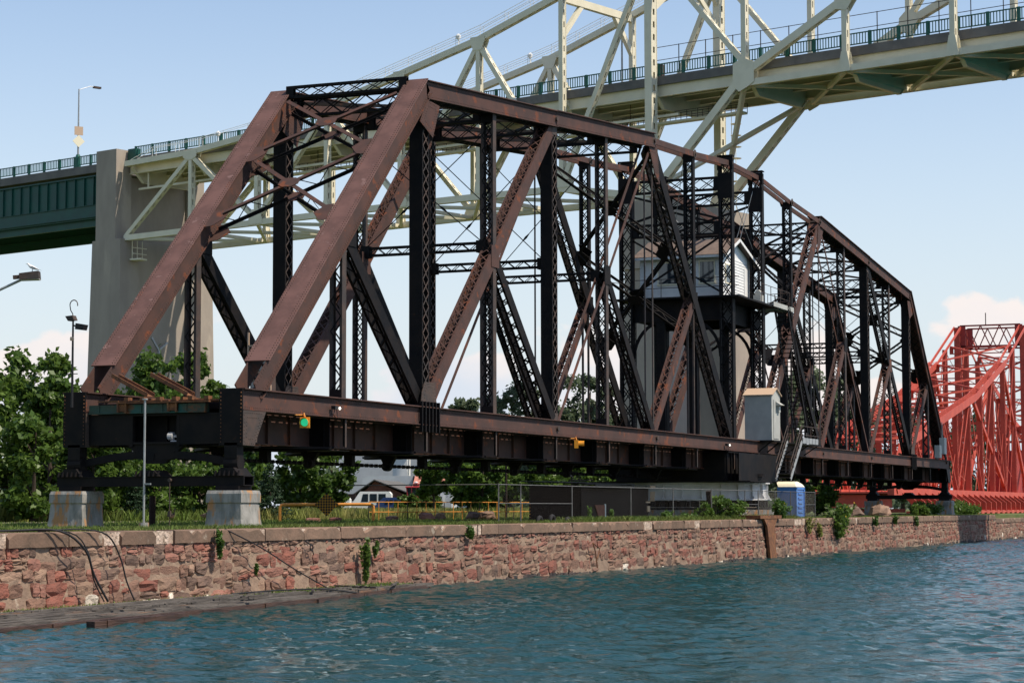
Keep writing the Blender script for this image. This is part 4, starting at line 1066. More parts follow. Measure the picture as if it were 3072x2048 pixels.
RIBZ = {6: 31.2, 7: 42.0, 8: 47.6, 9: 52.0, 10: 54.6, 11: 55.8, 12: 55.8}
TIE = 41.1; DZ = 43.2
for o in (0.0, CWD):
    f = lambda k: -1.05 if k == -1 else k
    for k in range(-1, 12): cmember('top_chord', C(f(k), o, TOPZ[k]), C(k+1, o, TOPZ[k+1]), 0.62, 0.66, perf=True)
    for k in range(-1, 6): cmember('bottom_chord', C(f(k), o, BOTZ[k]), C(k+1, o, BOTZ[k+1]), 0.60, 0.66, perf=False)
    for k in range(6, 12): cmember('arch_rib', C(k, o, RIBZ[k]), C(k+1, o, RIBZ[k+1]), 0.66, 0.74)
    for k in range(7, 12): cmember('tie_chord', C(k, o, TIE), C(k+1, o, TIE), 0.55, 0.62, perf=False)
    for k in range(0, 6): cmember('post', C(k, o, BOTZ[k]), C(k, o, TOPZ[k]), 0.62, 0.52)
    cmember('main_post', C(6, o, BOTZ[6]), C(6, o, TOPZ[6]), 0.95, 0.84)
    for k in range(7, 13): cmember('post', C(k, o, TIE), C(k, o, TOPZ[k]), 0.60, 0.52)
    for k0, z0, k1, z1 in ((-1.03, 33.5, 0, 42.2), (0, 42.2, 1, 33.6), (1, 33.6, 2, 45.1), (2, 45.1, 3, 33.6), (3, 33.6, 4, 49.5), (4, 49.5, 5, 33.4), (5, 33.4, 6, 56.0), (6, 56, 7, 43), (8, 48, 9, 63), (9, 63, 10, 55)):
        cmember('diagonal', C(k0, o, z0), C(k1, o, z1), 0.58, 0.50)
    def plate(k, z, pts):
        for e in (-1, 1):
            b = MB(); b.prism([tuple(C(k, o, z)+CD*px*KS+V3((0, 0, pz*KS))+CN*(e*0.32)) for px, pz in pts], CN*(e*0.03)); b.build('gusset_plate', CREAM, hib)
    for k in (0, 2, 3, 4): plate(k, TOPZ[k], [(-0.95, 0.30), (0.95, 0.30), (1.0, -0.2), (0.55, -1.15), (-0.55, -1.15), (-1.0, -0.2)] if k in (2, 4) else [(-1.2, 0.25), (1.2, 0.25), (1.1, -0.6), (0.4, -0.9), (-0.4, -0.9), (-1.1, -0.6)] if k == 0 else [(-0.9, 0.3), (0.9, 0.3), (0.5, -1.0), (-0.5, -1.0)])
    for k in (1, 3, 5): plate(k, 33.4, [(-1.1, -0.3), (1.1, -0.3), (1.1, 0.3), (0.6, 1.4), (-0.6, 1.4), (-1.1, 0.3)])
    for k in (0, 2, 4): plate(k, 33.3, [(-0.45, 0.2), (0.45, 0.2), (0.3, 1.5), (-0.3, 1.5)])
    plate(7, 42, [(-1.15, 1.1), (0, 1.55), (1.2, 1.0), (1.2, -0.9), (0.4, -1.35), (-0.5, -1.7), (-1.2, -1.0)])
    for k in (8, 9): plate(k, TIE, [(-0.7, -0.3), (0.7, -0.3), (0.3, 1.6), (-0.3, 1.6)])
    plate(8, 47.6, [(-1.0, -0.8), (0.3, -1.1), (1.1, 0), (1.0, 0.8), (0, 1.3), (-0.9, 0.5)])
    plate(6, BOTZ[6], [(-1.3, 0.0), (1.3, 0.0), (0.6, 2.0), (-0.6, 2.0)])
# floor: cross girders, deck, edge girders
for k in range(-1, 13):
    kk = -1.0 if k == -1 else k
    b = MB(); q = lambda o, z: tuple(C(kk, o, z))
    zb = 40.2
    b.prism([q(0.4, 41.9), q(2.2, zb), q(CWD-2.2, zb), q(CWD-0.4, 41.9), q(CWD-0.4, 42.25), q(0.4, 42.25)], CD*0.05)
    b.beam(q(2.2, zb), q(CWD-2.2, zb), 0.4, 0.05); b.beam(q(0.4, 41.9), q(2.2, zb), 0.4, 0.05); b.beam(q(CWD-0.4, 41.9), q(CWD-2.2, zb), 0.4, 0.05)
    b.build('floor_girder', CREAM, hib)
b = MB(); b.quadbox([C(-1.1, 1.0, 42.45), C(12, 1.0, 42.45), C(12, CWD-1.0, 42.45), C(-1.1, CWD-1.0, 42.45), C(-1.1, 1.0, 43.0), C(12, 1.0, 43.0), C(12, CWD-1.0, 43.0), C(-1.1, CWD-1.0, 43.0)]); b.build('deck', DECK, hib)
for o in (0.9, CWD-0.9):
    b = MB(); b.beam(C(-1.1, o, 42.83), C(12, o, 42.83), 0.22, 0.80); b.build('kerb_fascia', DECK, hib)
for o in (1.15, 3.6, 6.2, 8.8, CWD-1.15):
    b = MB(); edge = o in (1.15, CWD-1.15)
    h = 1.15 if edge else 0.8
    b.beam(C(-1.1, o, 42.43-h/2), C(12, o, 42.43-h/2), 0.03, h); b.beam(C(-1.1, o, 42.43-h), C(12, o, 42.43-h), 0.4, 0.05); b.build('edge_girder' if edge else 'stringer', CREAM, hib)
# lateral bracing
b = MB()
for k in range(-1, 6):
    for oa, ob in ((0, CWD), (CWD, 0)): b.beam(C(k, oa, BOTZ[k]-0.1), C(k+1, ob, BOTZ[k+1]-0.1), 0.32, 0.34)
for k in range(7, 12):
    for oa, ob in ((0, CWD), (CWD, 0)): b.beam(C(k, oa, TIE-0.15), C(k+1, ob, TIE-0.15), 0.32, 0.34)
each(b, 'bottom_lateral', CREAM, hib)
b = MB()
for k in range(0, 7): b.beam(C(k, 0.3, BOTZ[k]-0.1), C(k, CWD-0.3, BOTZ[k]-0.1), 0.34, 0.36)
for k in range(8, 12): b.beam(C(k, 0.3, TIE-0.15), C(k, CWD-0.3, TIE-0.15), 0.34, 0.36)
each(b, 'cross_strut', CREAM, hib)
for oa, ob in ((0.0, CWD), (CWD, 0.0)):
    b = MB(); b.beam(C(7, oa, 41.4), C(6.03, ob, 31.9), 0.36, 0.40, CN); b.build('sway_brace', CREAM, hib)
b = MB()
for k in (3, 4, 5, 6, 7, 8):
    zt = TOPZ[k]-0.2
    if k >= 5:
        b.beam(C(k, 0.3, zt-0.2), C(k, CWD-0.3, zt-0.2), 0.5, 0.7)
        for s_, o in ((1, 0.0), (-1, CWD)): b.beam(C(k, o, zt-4.2), C(k, o+s_*3.2, zt-0.5), 0.4, 0.45)
each(b, 'portal_frame', CREAM, hib)
# portal knee seen at the main posts
b = MB()
for s_, o in ((1, 0.0), (-1, CWD)):
    b.beam(C(6, o+s_*0.3, 50.0), C(6, o+s_*4.2, 53.0), 0.45, 0.5)
each(b, 'knee_brace', CREAM, hib)
# walkway hung below the deck
b = MB(); oo = 4.2
for k in range(0, 8): pass
b.beam(C(0.2, oo, 39.2), C(6.75, oo, 39.2), 0.9, 0.2); 
b.build('catwalk', CREAM, hib)
b = MB()
for z in (39.7, 40.2):
    for e in (-0.45, 0.45): b.beam(C(0.2, oo+e, z), C(6.75, oo+e, z), 0.05, 0.05)
for i in range(56):
    k = 0.2+6.55*i/55
    for e in (-0.45, 0.45): b.beam(C(k, oo+e, 39.2), C(k, oo+e, 40.2), 0.05, 0.05, (1, 0, 0))
for k in np.arange(0.5, 6.7, 1.0): b.beam(C(k, oo, 39.2), C(k, oo, 41.6), 0.06, 0.06, (1, 0, 0))
b.build('catwalk_railing', SLATE, hib)
b = MB(); b.beam(C(-1.0, 1.6, 39.4), C(6.2, 1.6, 39.4), 0.22, 0.22); b.beam(C(-0.85, 1.6, 39.4), C(-0.85, 1.6, 41.5), 0.15, 0.15, (1, 0, 0)); b.build('service_pipe', CREAM, hib)
# green railing
def railing(parent, k0, k1, o, zf, m=GREENR, post=0.21):
    b = MB(); rb = MB()
    for z in (0.30, 1.32): rb.beam(C(k0, o, zf(k0)+z), C(k1, o, zf(k1)+z), 0.10, 0.09)
    n = int((k1-k0)*CP/0.30)
    for i in range(n):
        k = k0+(k1-k0)*(i+0.5)/n; b.beam(C(k, o, zf(k)+0.3), C(k, o, zf(k)+1.3), 0.075, 0.06, (1, 0, 0))
    each(rb, 'rail', m, parent); b.build('balusters', m, parent, kind='stuff')
    k = k0; me = None
    while k <= k1:
        b = MB(); b.beam(C(k, o, zf(k)), C(k, o, zf(k)+1.40), 0.20, 0.26, CD); b.build('rail_post', m, parent); k += 0.27
for o in (1.0, CWD-1.0): railing(hib, -1.0, 10.5, o, lambda k: DZ)
# tall mesh guard above the canal
b = MB()
for i in range(16):
    k = 5.95+i*0.287; b.beam(C(k, 1.1, DZ), C(k, 1.1, DZ+3.1), 0.07, 0.07, (1, 0, 0))
for z in (1.75, 3.05): b.beam(C(5.95, 1.1, DZ+z), C(10.3, 1.1, DZ+z), 0.05, 0.05)
b.build('guard_frame', SLATE, hib)
# hand rails along the top chords
for o in (0.0, CWD):
    b = MB()
    for e in (-0.3, 0.3):
        zz = lambda k: float(np.interp(k, list(TOPZ.keys()), list(TOPZ.values())))+0.35
        ks = list(np.linspace(-0.6, 2.35, 9))
        b.tube([C(-0.95, o+e, zz(-0.95))]+[C(k, o+e, zz(k)+1.05*min(1, (k+0.95)*3)) for k in ks], 0.03, 5)
        for k in ks: b.tube([C(k, o+e, zz(k)-0.3), C(k, o+e, zz(k)+1.05)], 0.028, 5)
        ks = list(np.linspace(2.2, 8, 20))
        for h in (1.05, 0.55): b.tube([C(2.1, o+e, zz(2.1))]+[C(k, o+e, zz(k)+h) for k in ks], 0.03, 5)
        for k in ks: b.tube([C(k, o+e, zz(k)-0.3), C(k, o+e, zz(k)+1.05)], 0.028, 5)
    b.build('chord_handrail', WHITE, hib)
for o in (0.0, CWD):
    for k in (0.42, 3.75):
        z = float(np.interp(k, list(TOPZ.keys()), list(TOPZ.values())))+0.4
        b = MB(); b.lathe(tuple(C(k, o-0.2, z+0.55)), [(0.05, -0.5), (0.05, 0), (0.20, 0.08), (0.26, 0.35), (0.12, 0.55)], 10); b.build('floodlight', WHITE, hib)

# concrete piers of the high bridge
def pier_left():
    r = thing('bridge_pier', 'tall wide concrete pier where the green span meets the cream bridge', 'pier', tuple(C(-1.3, 6, 0)), 'concrete piers of the cream bridge')
    def blk(k0, k1, o0, o1, z0, z1, fl=0.0):
        b = MB(); e = fl
        b.quadbox([C(k0-e/CP, o0-e, z0), C(k1+e/CP, o0-e, z0), C(k1+e/CP, o1+e, z0), C(k0-e/CP, o1+e, z0), C(k0, o0, z1), C(k1, o0, z1), C(k1, o1, z1), C(k0, o1, z1)]); return b
    blk(-1.50, -1.03, -1.0, 1.9, -1, 33.2, 0.55).build('column', CONC, r)
    blk(-1.50, -1.03, CWD-1.9, CWD+1.7, -1, 33.2, 0.55).build('column', CONC, r)
    blk(-1.46, -1.09, 1.2, CWD-1.2, -1, 33.2, 0.2).build('web_wall', CONC, r)
    blk(-1.45, -1.12, -0.95, 1.5, 33.2, 44.2).build('pylon', CONC, r)
    blk(-1.45, -1.12, CWD-1.5, CWD+1.2, 33.2, 44.2).build('pylon', CONC, r)
    blk(-1.40, -1.16, 1.5, CWD-1.5, 33.2, 41.0).build('web_wall', CONC, r)
    b = MB()
    for z in (4.5, 9, 13.5, 18, 22.5, 27): 
        for o0, o1 in ((-1.02-0.55*(1-z/33), 1.9),): pass
    b = MB(); b.beam(C(-1.02, 5.2, 20), C(-1.02, 5.2, 2), 0.22, 0.22, (1, 0, 0)); b.beam(C(-1.02, 5.2, 20), C(-1.02, 4.0, 21.5), 0.2, 0.2); b.beam(C(-1.02, 5.2, 20), C(-1.02, 6.6, 21), 0.2, 0.2); b.build('drain_pipe', GALV, r)
    b = MB(); b.span(tuple(C(-1.0, 0.2, 30.6)), tuple(C(-0.9, 2.0, 30.8)))
    for o in (0.4, 1.2, 2.0):
        b.tube([C(-0.98, o, 30.7), C(-0.98, o, 33)], 0.05, 5); 
    for z in (31.4, 32.1): b.tube([C(-0.95, 0.2, z), C(-0.95, 2.4, z)], 0.05, 5)
    b.build('inspection_ladder', CREAM, r)
    b = MB(); b.quadbox([C(-1.1, 0.7, 42.45), C(-0.97, 0.7, 42.45), C(-0.97, 1.5, 42.45), C(-1.1, 1.5, 42.45), C(-1.1, 0.7, 44.3), C(-0.97, 0.7, 44.3), C(-0.97, 1.5, 44.3), C(-1.1, 1.5, 44.3)]); b.build('rail_end_box', GREENP, r)
pier_left()
def pier_mid():
    r = thing('bridge_pier', 'two legged concrete pier of the cream bridge standing behind the white control cabin', 'pier', tuple(C(6, 6, 0)), 'concrete piers of the cream bridge')
    for o0, o1 in ((-1.3, 2.6), (CWD-3.0, CWD+1.7)):
        b = MB(); k0, k1 = 5.78, 6.22
        b.quadbox([C(k0-.03, o0-0.3, -1), C(k1+.03, o0-0.3, -1), C(k1+.03, o1+0.3, -1), C(k0-.03, o1+0.3, -1), C(k0, o0, 24), C(k1, o0, 24), C(k1, o1, 24), C(k0, o1, 24)]); b.build('column', CONC, r)
    b = MB(); b.quadbox([C(5.76, -1.5, 24), C(6.24, -1.5, 24), C(6.24, CWD+1.9, 24), C(5.76, CWD+1.9, 24), C(5.76, -1.5, 30.7), C(6.24, -1.5, 30.7), C(6.24, CWD+1.9, 30.7), C(5.76, CWD+1.9, 30.7)]); b.build('cap_beam', CONC, r)
    b = MB(); b.tube([C(6.27, CWD-2.4, 24), C(6.27, CWD-2.4, 0)], 0.12, 8); b.build('drain_pipe', GALV, r)
    b = MB()
    q = C(6.2, CWD+0.9, 0)
    for e in (-0.25, 0.25): b.tube([C(6.1+e/CP, CWD+0.9, 30.7), C(6.1+e/CP, CWD+0.9, 42)], 0.03, 4)
    for i in range(9): b.lathe((C(6.1, CWD+1.35, 0).x, C(6.1, CWD+1.35, 0).y, 31.5+i*1.1), [(0.5, 0), (0.52, 0.04)], 10)
    b.build('ladder', CREAM, r)
pier_mid()
def approach():
    r = thing('approach_span', 'dark green plate girder road span with green railing beside the tall pier', 'bridge', tuple(C(-3, 6, 0)))
    kA, kB = -9.0, -1.45
    for o in (0.6, CWD-0.6):
        b = MB(); b.beam(C(kA, o, 39.0), C(kB, o, 39.0), 0.05, 5.0)
        for z in (36.5, 38.0, 41.5): b.beam(C(kA, o-0.02, z), C(kB, o-0.02, z), 0.5 if z != 38.0 else 0.3, 0.06)
        b.build('plate_girder', GREENP, r)
        k = kA
        while k < kB:
            b = MB(); b.beam(C(k, o-0.13, 38.0), C(k, o-0.13, 41.5), 0.20, 0.05, CD); b.build('stiffener', GREENP, r); k += 0.16
        b = MB(); b.beam(C(kA, o+0.6, 35.9), C(kB, o+0.6, 35.9), 0.3, 0.9); b.build('lower_girder', GREENP, r)
    b = MB(); b.quadbox([C(kA, 0.4, 42.0), C(kB, 0.4, 42.0), C(kB, CWD-0.4, 42.0), C(kA, CWD-0.4, 42.0), C(kA, 0.4, 43.0), C(kB, 0.4, 43.0), C(kB, CWD-0.4, 43.0), C(kA, CWD-0.4, 43.0)]); b.build('deck', DECK, r)
    b = MB()
    for k in np.arange(kA, kB, 0.5): b.beam(C(k, 0.8, 40.5), C(k, CWD-0.8, 40.5), 0.2, 1.6)
    b.build('cross_girder', GREENP, r)
    for o in (0.55, CWD-0.55): railing(r, kA, kB-0.02, o, lambda k: 42.95)
approach()
def road_lamp(k, o, arm, label, base=True):
    q = C(k, o, 43.0); r = thing('street_lamp', label, 'street lamp', tuple(q), 'lamps on the cream bridge')
    b = MB(); b.tube([q, q+V3((0, 0, 9.1))], [0.12, 0.075], 8); b.build('pole', GALV, r)
    a = V3(arm); b = MB(); b.tube([q+V3((0, 0, 9.0)), q+a*0.25+V3((0, 0, 9.25)), q+a*0.6+V3((0, 0, 9.57)), q+a*0.85+V3((0, 0, 9.62))], 0.05, 6); b.build('arm', WHITE, r)
    b = MB(); e = q+a+V3((0, 0, 9.57)); d = a.normalized(); b.beam(e-d*0.45, e+d*0.5, 0.36, 0.22); b.build('lamp_head', SLATE, r)
    if base:
        b = MB(); b.lathe(tuple(q), [(0.34, 0), (0.34, 1.1), (0.22, 1.5)], 10); b.build('base', GREENR, r)
    return r
road_lamp(-1.95, 0.75, tuple(CN*2.3+CD*0.4), 'road lamp standing left of the concrete pylon on the green span')
road_lamp(4.92, CWD-0.7, tuple(CN*-2.2-CD*0.3), 'road lamp on the cream bridge deck with its arm to the left', False)
for z, lab, shp in ((47.6, 'small square sign seen from its back on the left bridge lamp', 0), (46.3, 'small diamond sign seen from its back below the square one on the left bridge lamp', 1)):
    q = C(-1.95, 0.75, z); b = MB(); h = 0.5 if not shp else 0.62
    d = (CN*0.9+CD*0.4).normalized()
    pts = [(-h, -h), (h, -h), (h, h), (-h, h)] if not shp else [(0, -h*1.15), (h*1.15, 0), (0, h*1.15), (-h*1.15, 0)]
    n_ = d.cross(V3((0, 0, 1)))
    b.prism([tuple(q+d*a+V3((0, 0, c))+n_*0.14) for a, c in pts], n_*0.03); b.beam(q+n_*0.14-V3((0, 0, 0.2)), q-V3((0, 0, 0.2)), 0.05, 0.05); o = b.build('road_sign', TAN if not shp else IVORY); tag(o, lab, 'sign', 'signs on the left bridge lamp')
b = MB(); q = C(5.35, CWD-0.2, 46.2); b.box(tuple(q), (0.5, 0.5, 1.9), rz=TH); b.beam(q+CD*0.2, q+CD*0.2+V3((0, 0, -1.2)), 0.1, 0.1, (1, 0, 0)); o = b.build('control_box', SLATE); tag(o, 'small grey box fixed to a far cream post above the green railing', 'box')

# ------------------------------------------------------------------ the red swing dam
def red_bridge():
    y0, y1 = 7.0, 14.8; xm, half = 203.0, 76.0; zb = 2.05
    r = thing('red_swing_dam', 'bright red orange steel truss swing dam beyond the far end of the brown bridge', 'bridge', (xm, (y0+y1)/2, 0))
    TOP = [(0, 22.3), (17.5, 16.9), (36, 12.2), (70, 6.4)]
    def zt(dx): return float(np.interp(abs(dx), [p_[0] for p_ in TOP], [p_[1] for p_ in TOP]))
    for y in (y0, y1):
        for s_ in (-1, 1):
            for (a, za), (c, zc) in zip(TOP[:-1], TOP[1:]):
                if a == 0:
                    b = MB()
                    for e in (-0.4, 0.4): b.beam((xm+s_*2.4, y+e, za), (xm+s_*c, y+e, zc), 0.10, 0.34)
                    each(b, 'eyebar_tie', REDP, r)
                else:
                    b = MB(); p_, q_ = V3((xm+s_*a, y, za)), V3((xm+s_*c, y, zc)); d = (q_-p_).normalized(); n = YV.cross(d); n = n if n.z > 0 else -n
                    for e in (-0.42, 0.42): b.beam(p_+YV*e, q_+YV*e, 0.06, 0.75, n)
                    o = b.build('top_chord', REDP, r)
                    l = MB(); lattice(l, p_, q_, YV, n, 0.84, 0.76, 'X', 0.7, 0.10, 0.3); l.build('lacing', REDP, o, kind='stuff')
            b = MB(); b.beam((xm+s_*70, y, 6.4), (xm+s_*75, y, zb), 0.8, 0.6); b.build('end_post', REDP, r)
            xs = [10.5, 17.5, 25, 32, 39, 46, 53, 60, 66, 71]
            for i, dx in enumerate(xs):
                top = zt(dx) if dx < 70 else 5.4
                p_ = V3((xm+s_*dx, y, zb)); q_ = V3((xm+s_*dx, y, top))
                b = MB()
                for e in (-0.28, 0.28): b.beam(p_+V3((e, 0, 0)), q_+V3((e, 0, 0)), 0.5, 0.05, (1, 0, 0))
                o = b.build('post', REDP, r)
                l = MB(); lattice(l, p_, q_, V3((1, 0, 0)), YV, 0.52, 0.5, 'X', 0.6, 0.08, 0.3); l.build('lacing', REDP, o, kind='stuff')
                if i+1 < len(xs):
                    dx2 = xs[i+1]; t2 = zt(dx2) if dx2 < 70 else 5.4
                    b = MB()
                    if i % 2 == 0:
                        for e in (-0.2, 0.2): b.beam((xm+s_*dx, y+e, top), (xm+s_*dx2, y+e, zb), 0.06, 0.16)
                    else:
                        for e in (-0.2, 0.2): b.beam((xm+s_*dx, y+e, zb), (xm+s_*dx2, y+e, t2), 0.06, 0.16)
                    for e in (0.0,): b.beam((xm+s_*(dx+dx2)/2, y, zb), (xm+s_*dx, y, (top+zb)/2), 0.05, 0.10)
                    each(b, 'diagonal_bar', REDP, r)
        for s_ in (-1, 1):
            p_, q_ = V3((xm+s_*2.4, y, zb)), V3((xm+s_*2.4, y, 22.3)); b = MB()
            for e in (-0.45, 0.45): b.beam(p_+V3((e, 0, 0)), q_+V3((e, 0, 0)), 0.7, 0.07, (1, 0, 0))
            o = b.build('tower_post', REDP, r); l = MB(); lattice(l, p_, q_, V3((1, 0, 0)), YV, 0.84, 0.7, 'X', 0.95, 0.12, 0.3); l.build('lacing', REDP, o, kind='stuff')
        b = MB(); b.span((xm-half, y-0.3, zb-0.35), (xm+half, y+0.3, zb+0.3)); b.build('bottom_chord', REDP, r)
        b = MB()
        for s_ in (-1, 1):
            b.beam((xm+s_*2.4, y, 21.5), (xm-s_*2.4, y, 12), 0.14, 0.14); b.beam((xm+s_*17.5, y, 16.5), (xm+s_*2.6, y, 3), 0.3, 0.5)
            b.beam((xm+s_*36, y, 11.8), (xm+s_*17.7, y, 3), 0.3, 0.45)
        each(b, 'main_diagonal', REDP, r)
    # transverse frames between the two trusses
    for dx in (-2.4, 2.4):
        p_, q_ = (xm+dx, y0+0.3, 21.3), (xm+dx, y1-0.3, 21.3)
        b = MB()
        for z in (20.0, 22.5): b.beam((xm+dx, y0+0.3, z), (xm+dx, y1-0.3, z), 0.2, 0.18)
        n = 6
        for i in range(n):
            ya = y0+0.5+(y1-y0-1)*i/n; yb = y0+0.5+(y1-y0-1)*(i+1)/n
            b.beam((xm+dx, ya, 20.0 if i % 2 else 22.5), (xm+dx, yb, 22.5 if i % 2 else 20.0), 0.12, 0.12)
        for yy in (y0+0.5, y1-0.5): b.box((xm+dx, yy, 21.2), (0.2, 0.9, 2.6))
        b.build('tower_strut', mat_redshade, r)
    for s_ in (-1, 1):
        for dx in (9, 17.5, 25, 32, 39, 46, 53, 60, 66):
            zz = zt(dx)-0.5
            member('cross_strut', (xm+s_*dx, y0+0.3, zz), (xm+s_*dx, y1-0.3, zz), (0, 0, 1), 0.75, 0.3, r, (REDP, REDP), 'side', 'Z', 0.9, bw=0.08)
            if zz > 8:
                b = MB(); b.tube([(xm+s_*dx, y0, zz-0.5), (xm+s_*dx, y1, zb+1)], 0.035, 4); b.tube([(xm+s_*dx, y1, zz-0.5), (xm+s_*dx, y0, zb+1)], 0.035, 4)
                b.beam((xm+s_*dx, y0+0.3, zz*0.55), (xm+s_*dx, y1-0.3, zz*0.55), 0.25, 0.3); each(b, 'sway_rod', REDP, r)
            b = MB(); b.beam((xm+s_*dx, y0+0.4, zt(dx)), (xm+s_*(dx+7), y1-0.4, zt(dx+7)), 0.2, 0.2); b.beam((xm+s_*dx, y1-0.4, zt(dx)), (xm+s_*(dx+7), y0+0.4, zt(dx+7)), 0.2, 0.2); each(b, 'top_lateral', REDP, r)
    # deck beams, wicket frames hanging on the water side and lower platform
    b = MB(); b.span((xm-half, y0+0.3, zb-0.2), (xm+half, y1-0.3, zb-0.05)); b.build('deck', REDP, r)
    b = MB(); b.span((xm-half+2, y0-1.5, 0.12), (xm+half, y0-0.9, 0.30)); b.build('lower_platform', REDP, r)
    x = xm-half+4; me = None
    while x < xm+20:
        b = MB()
        b.prism([(x, y0-0.3, zb-0.05), (x, y0-1.5, zb-0.9), (x, y0-1.5, 0.3), (x, y0-0.9, 0.3), (x, y0-0.9, zb-1.1), (x, y0-0.3, zb-0.5)], (0.22, 0, 0)); b.build('wicket_frame', REDP, r)
        b = MB(); b.span((x+0.5, y0-1.52, 0.0), (x+2.1, y0-0.85, 0.36)); b.build('wicket_shoe', REDP, r)
        x += 3.1
    b = MB(); b.span((xm-half+0.5, y0+1, 0.6), (xm-half+5, y1-1, zb-0.3)); b.span((xm-half-3, y0+3, 0.15), (xm-half+20, y0+3.3, 0.5)); b.span((xm-8, y0-0.2, 0), (xm+8, y1+0.2, zb-0.4))
    for dx in (-60, -45, -30): b.beam((xm+dx, y0+0.5, 0), (xm+dx+8, y0+0.5, zb-0.4), 0.2, 0.2); b.beam((xm+dx+8, y0+0.5, 0), (xm+dx, y0+0.5, zb-0.4), 0.2, 0.2); b.span((xm+dx-0.2, y0+0.3, 0), (xm+dx+0.2, y0+0.7, zb-0.3))
    each(b, 'under_frame', REDP, r)
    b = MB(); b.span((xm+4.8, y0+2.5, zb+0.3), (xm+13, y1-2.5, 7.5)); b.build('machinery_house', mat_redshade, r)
    b = MB(); b.tube([(xm-2.4, (y0+y1)/2+0.5, 22.5), (xm-2.4, (y0+y1)/2+0.5, 24.0)], 0.06, 5); b.build('mast', SLATE, r)
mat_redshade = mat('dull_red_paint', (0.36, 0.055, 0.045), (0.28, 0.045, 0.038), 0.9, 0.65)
red_bridge()
# ------------------------------------------------------------------ trees and plants
def leaf_quads(centers, sizes, r, up_bias=0.0, aspect=1.7):
    n = len(centers)
    d = r.normal(size=(n, 3)); d[:, 2] += up_bias; d /= np.linalg.norm(d, axis=1)[:, None]
    t = r.normal(size=(n, 3)); t -= d*np.sum(t*d, 1)[:, None]; t /= np.linalg.norm(t, axis=1)[:, None]
    s = np.cross(d, t); a = sizes[:, None]*aspect/2; w = sizes[:, None]/2
    # a folded lozenge
    v = np.stack([centers-t*a, centers+s*w+d*w*0.3, centers+t*a, centers-s*w+d*w*0.3], 1)
    return v.reshape(-1, 3), np.arange(4*n).reshape(n, 4)
def crown_points(r, n, cx, cy, z0, z1, rx, clumps, kind):
    cs = []; zc = (z0+z1)/2; hz = (z1-z0)/2
    while len(cs) < clumps:
        u = r.normal(size=3); u /= np.linalg.norm(u); f = r.uniform(0.35, 1.0)**0.6
        zz = u[2]*f
        wide = 1.0 if kind != 'oval' else 0.85
        prof = math.sqrt(max(0.05, 1-max(0, zz)**2*0.55)) if zz > 0 else 1.0
        cs.append((cx+u[0]*f*rx*prof*wide, cy+u[1]*f*rx*prof*wide, zc+zz*hz, rx*r.uniform(0.16, 0.36)))
    cs = np.array(cs); w = cs[:, 3]**2; w /= w.sum()
    k_ = r.choice(len(cs), n, p=w); u = r.normal(size=(n, 3)); u /= np.linalg.norm(u, axis=1)[:, None]
    rad_ = r.uniform(0.25, 1.0, n)**0.5
    pts = cs[k_, :3]+u*(cs[k_, 3]*rad_)[:, None]*np.array([1, 1, 0.8])
    # twigs sticking out
    m_ = int(n*0.10); j = r.choice(len(cs), m_); u2 = r.normal(size=(m_, 3)); u2[:, 2] += 0.5; u2 /= np.linalg.norm(u2, axis=1)[:, None]
    pts[:m_] = cs[j, :3]+u2*(cs[j, 3]*r.uniform(0.9, 1.45, m_))[:, None]
    return pts, cs
def tree(x, y, h, rx, label, group, m=LEAF, n=7000, leaf=0.19, kind='round', z0f=0.22, seed=None, clumps=None, name='leafy_tree'):
    r = np.random.default_rng(seed if seed is not None else int(abs(x*31+y*17)*10)); root = thing(name, label, 'tree', (x, y, 0), group)
    n = int(n*(0.5 if n > 3000 else 0.8)); leaf *= 1.08
    pts, cs = crown_points(r, n, x, y, h*z0f, h, rx, clumps or int(14+rx*9), kind)
    v, q = leaf_quads(pts, r.uniform(0.7, 1.3, len(pts))*leaf, r, 0.6)
    fast_mesh('crown', v, q, m, root)
    b = MB(); b.tube([(x, y, -0.1), (x+0.05*h*r.normal()*0.2, y, h*0.3), (x+0.1*r.normal(), y+0.1*r.normal(), h*0.8)], [0.035*h*0.5+0.05, 0.028*h*0.45+0.03, 0.02], 8)
    for i in range(min(12, len(cs))):
        c = cs[i]; z = max(h*0.2, c[2]-0.3*h*r.uniform(0.3, 0.7)); b.tube([(x, y, z), ((x+c[0])/2, (y+c[1])/2, (z+c[2])/2+0.1), tuple(c[:3])], [0.012*h*0.5+0.02, 0.03, 0.012], 5)
    b.build('trunk', BARK, root)
    return root
def spruce(x, y, h, rx, label, group, n=5200, seed=1):
    r = np.random.default_rng(seed); root = thing('spruce_tree', label, 'tree', (x, y, 0), group)
    P_ = []; N_ = []
    lv = int(h*6)
    br = MB()
    for i in range(lv):
        f = i/lv; z = 0.15+f*h*0.95; R_ = rx*(1-f)**0.85+0.06
        for j in range(9 if f < 0.8 else 5):
            t = r.uniform(0, 6.28); L_ = R_*r.uniform(0.75, 1.12); m_ = max(6, int(16*L_/rx*1.0+6))
            s = r.uniform(0.15, 1, m_); dz = -0.22*L_*s+0.10*L_*s*s
            w = r.normal(0, 0.06+0.10*(1-s)*L_, m_)
            P_.append(np.stack([x+np.cos(t)*L_*s-np.sin(t)*w, y+np.sin(t)*L_*s+np.cos(t)*w, z+dz+r.normal(0, 0.03, m_)], 1))
    pts = np.vstack(P_); v, q = leaf_quads(pts, r.uniform(0.6, 1.2, len(pts))*0.085, r, 0.5, 2.6)
    fast_mesh('crown', v, q, NEEDLE, root)
    b = MB(); b.tube([(x, y, -0.1), (x, y, h*0.97)], [0.09, 0.015], 7); b.build('trunk', BARK, root)
    return root
G1 = 'leafy trees behind the near end of the brown bridge'
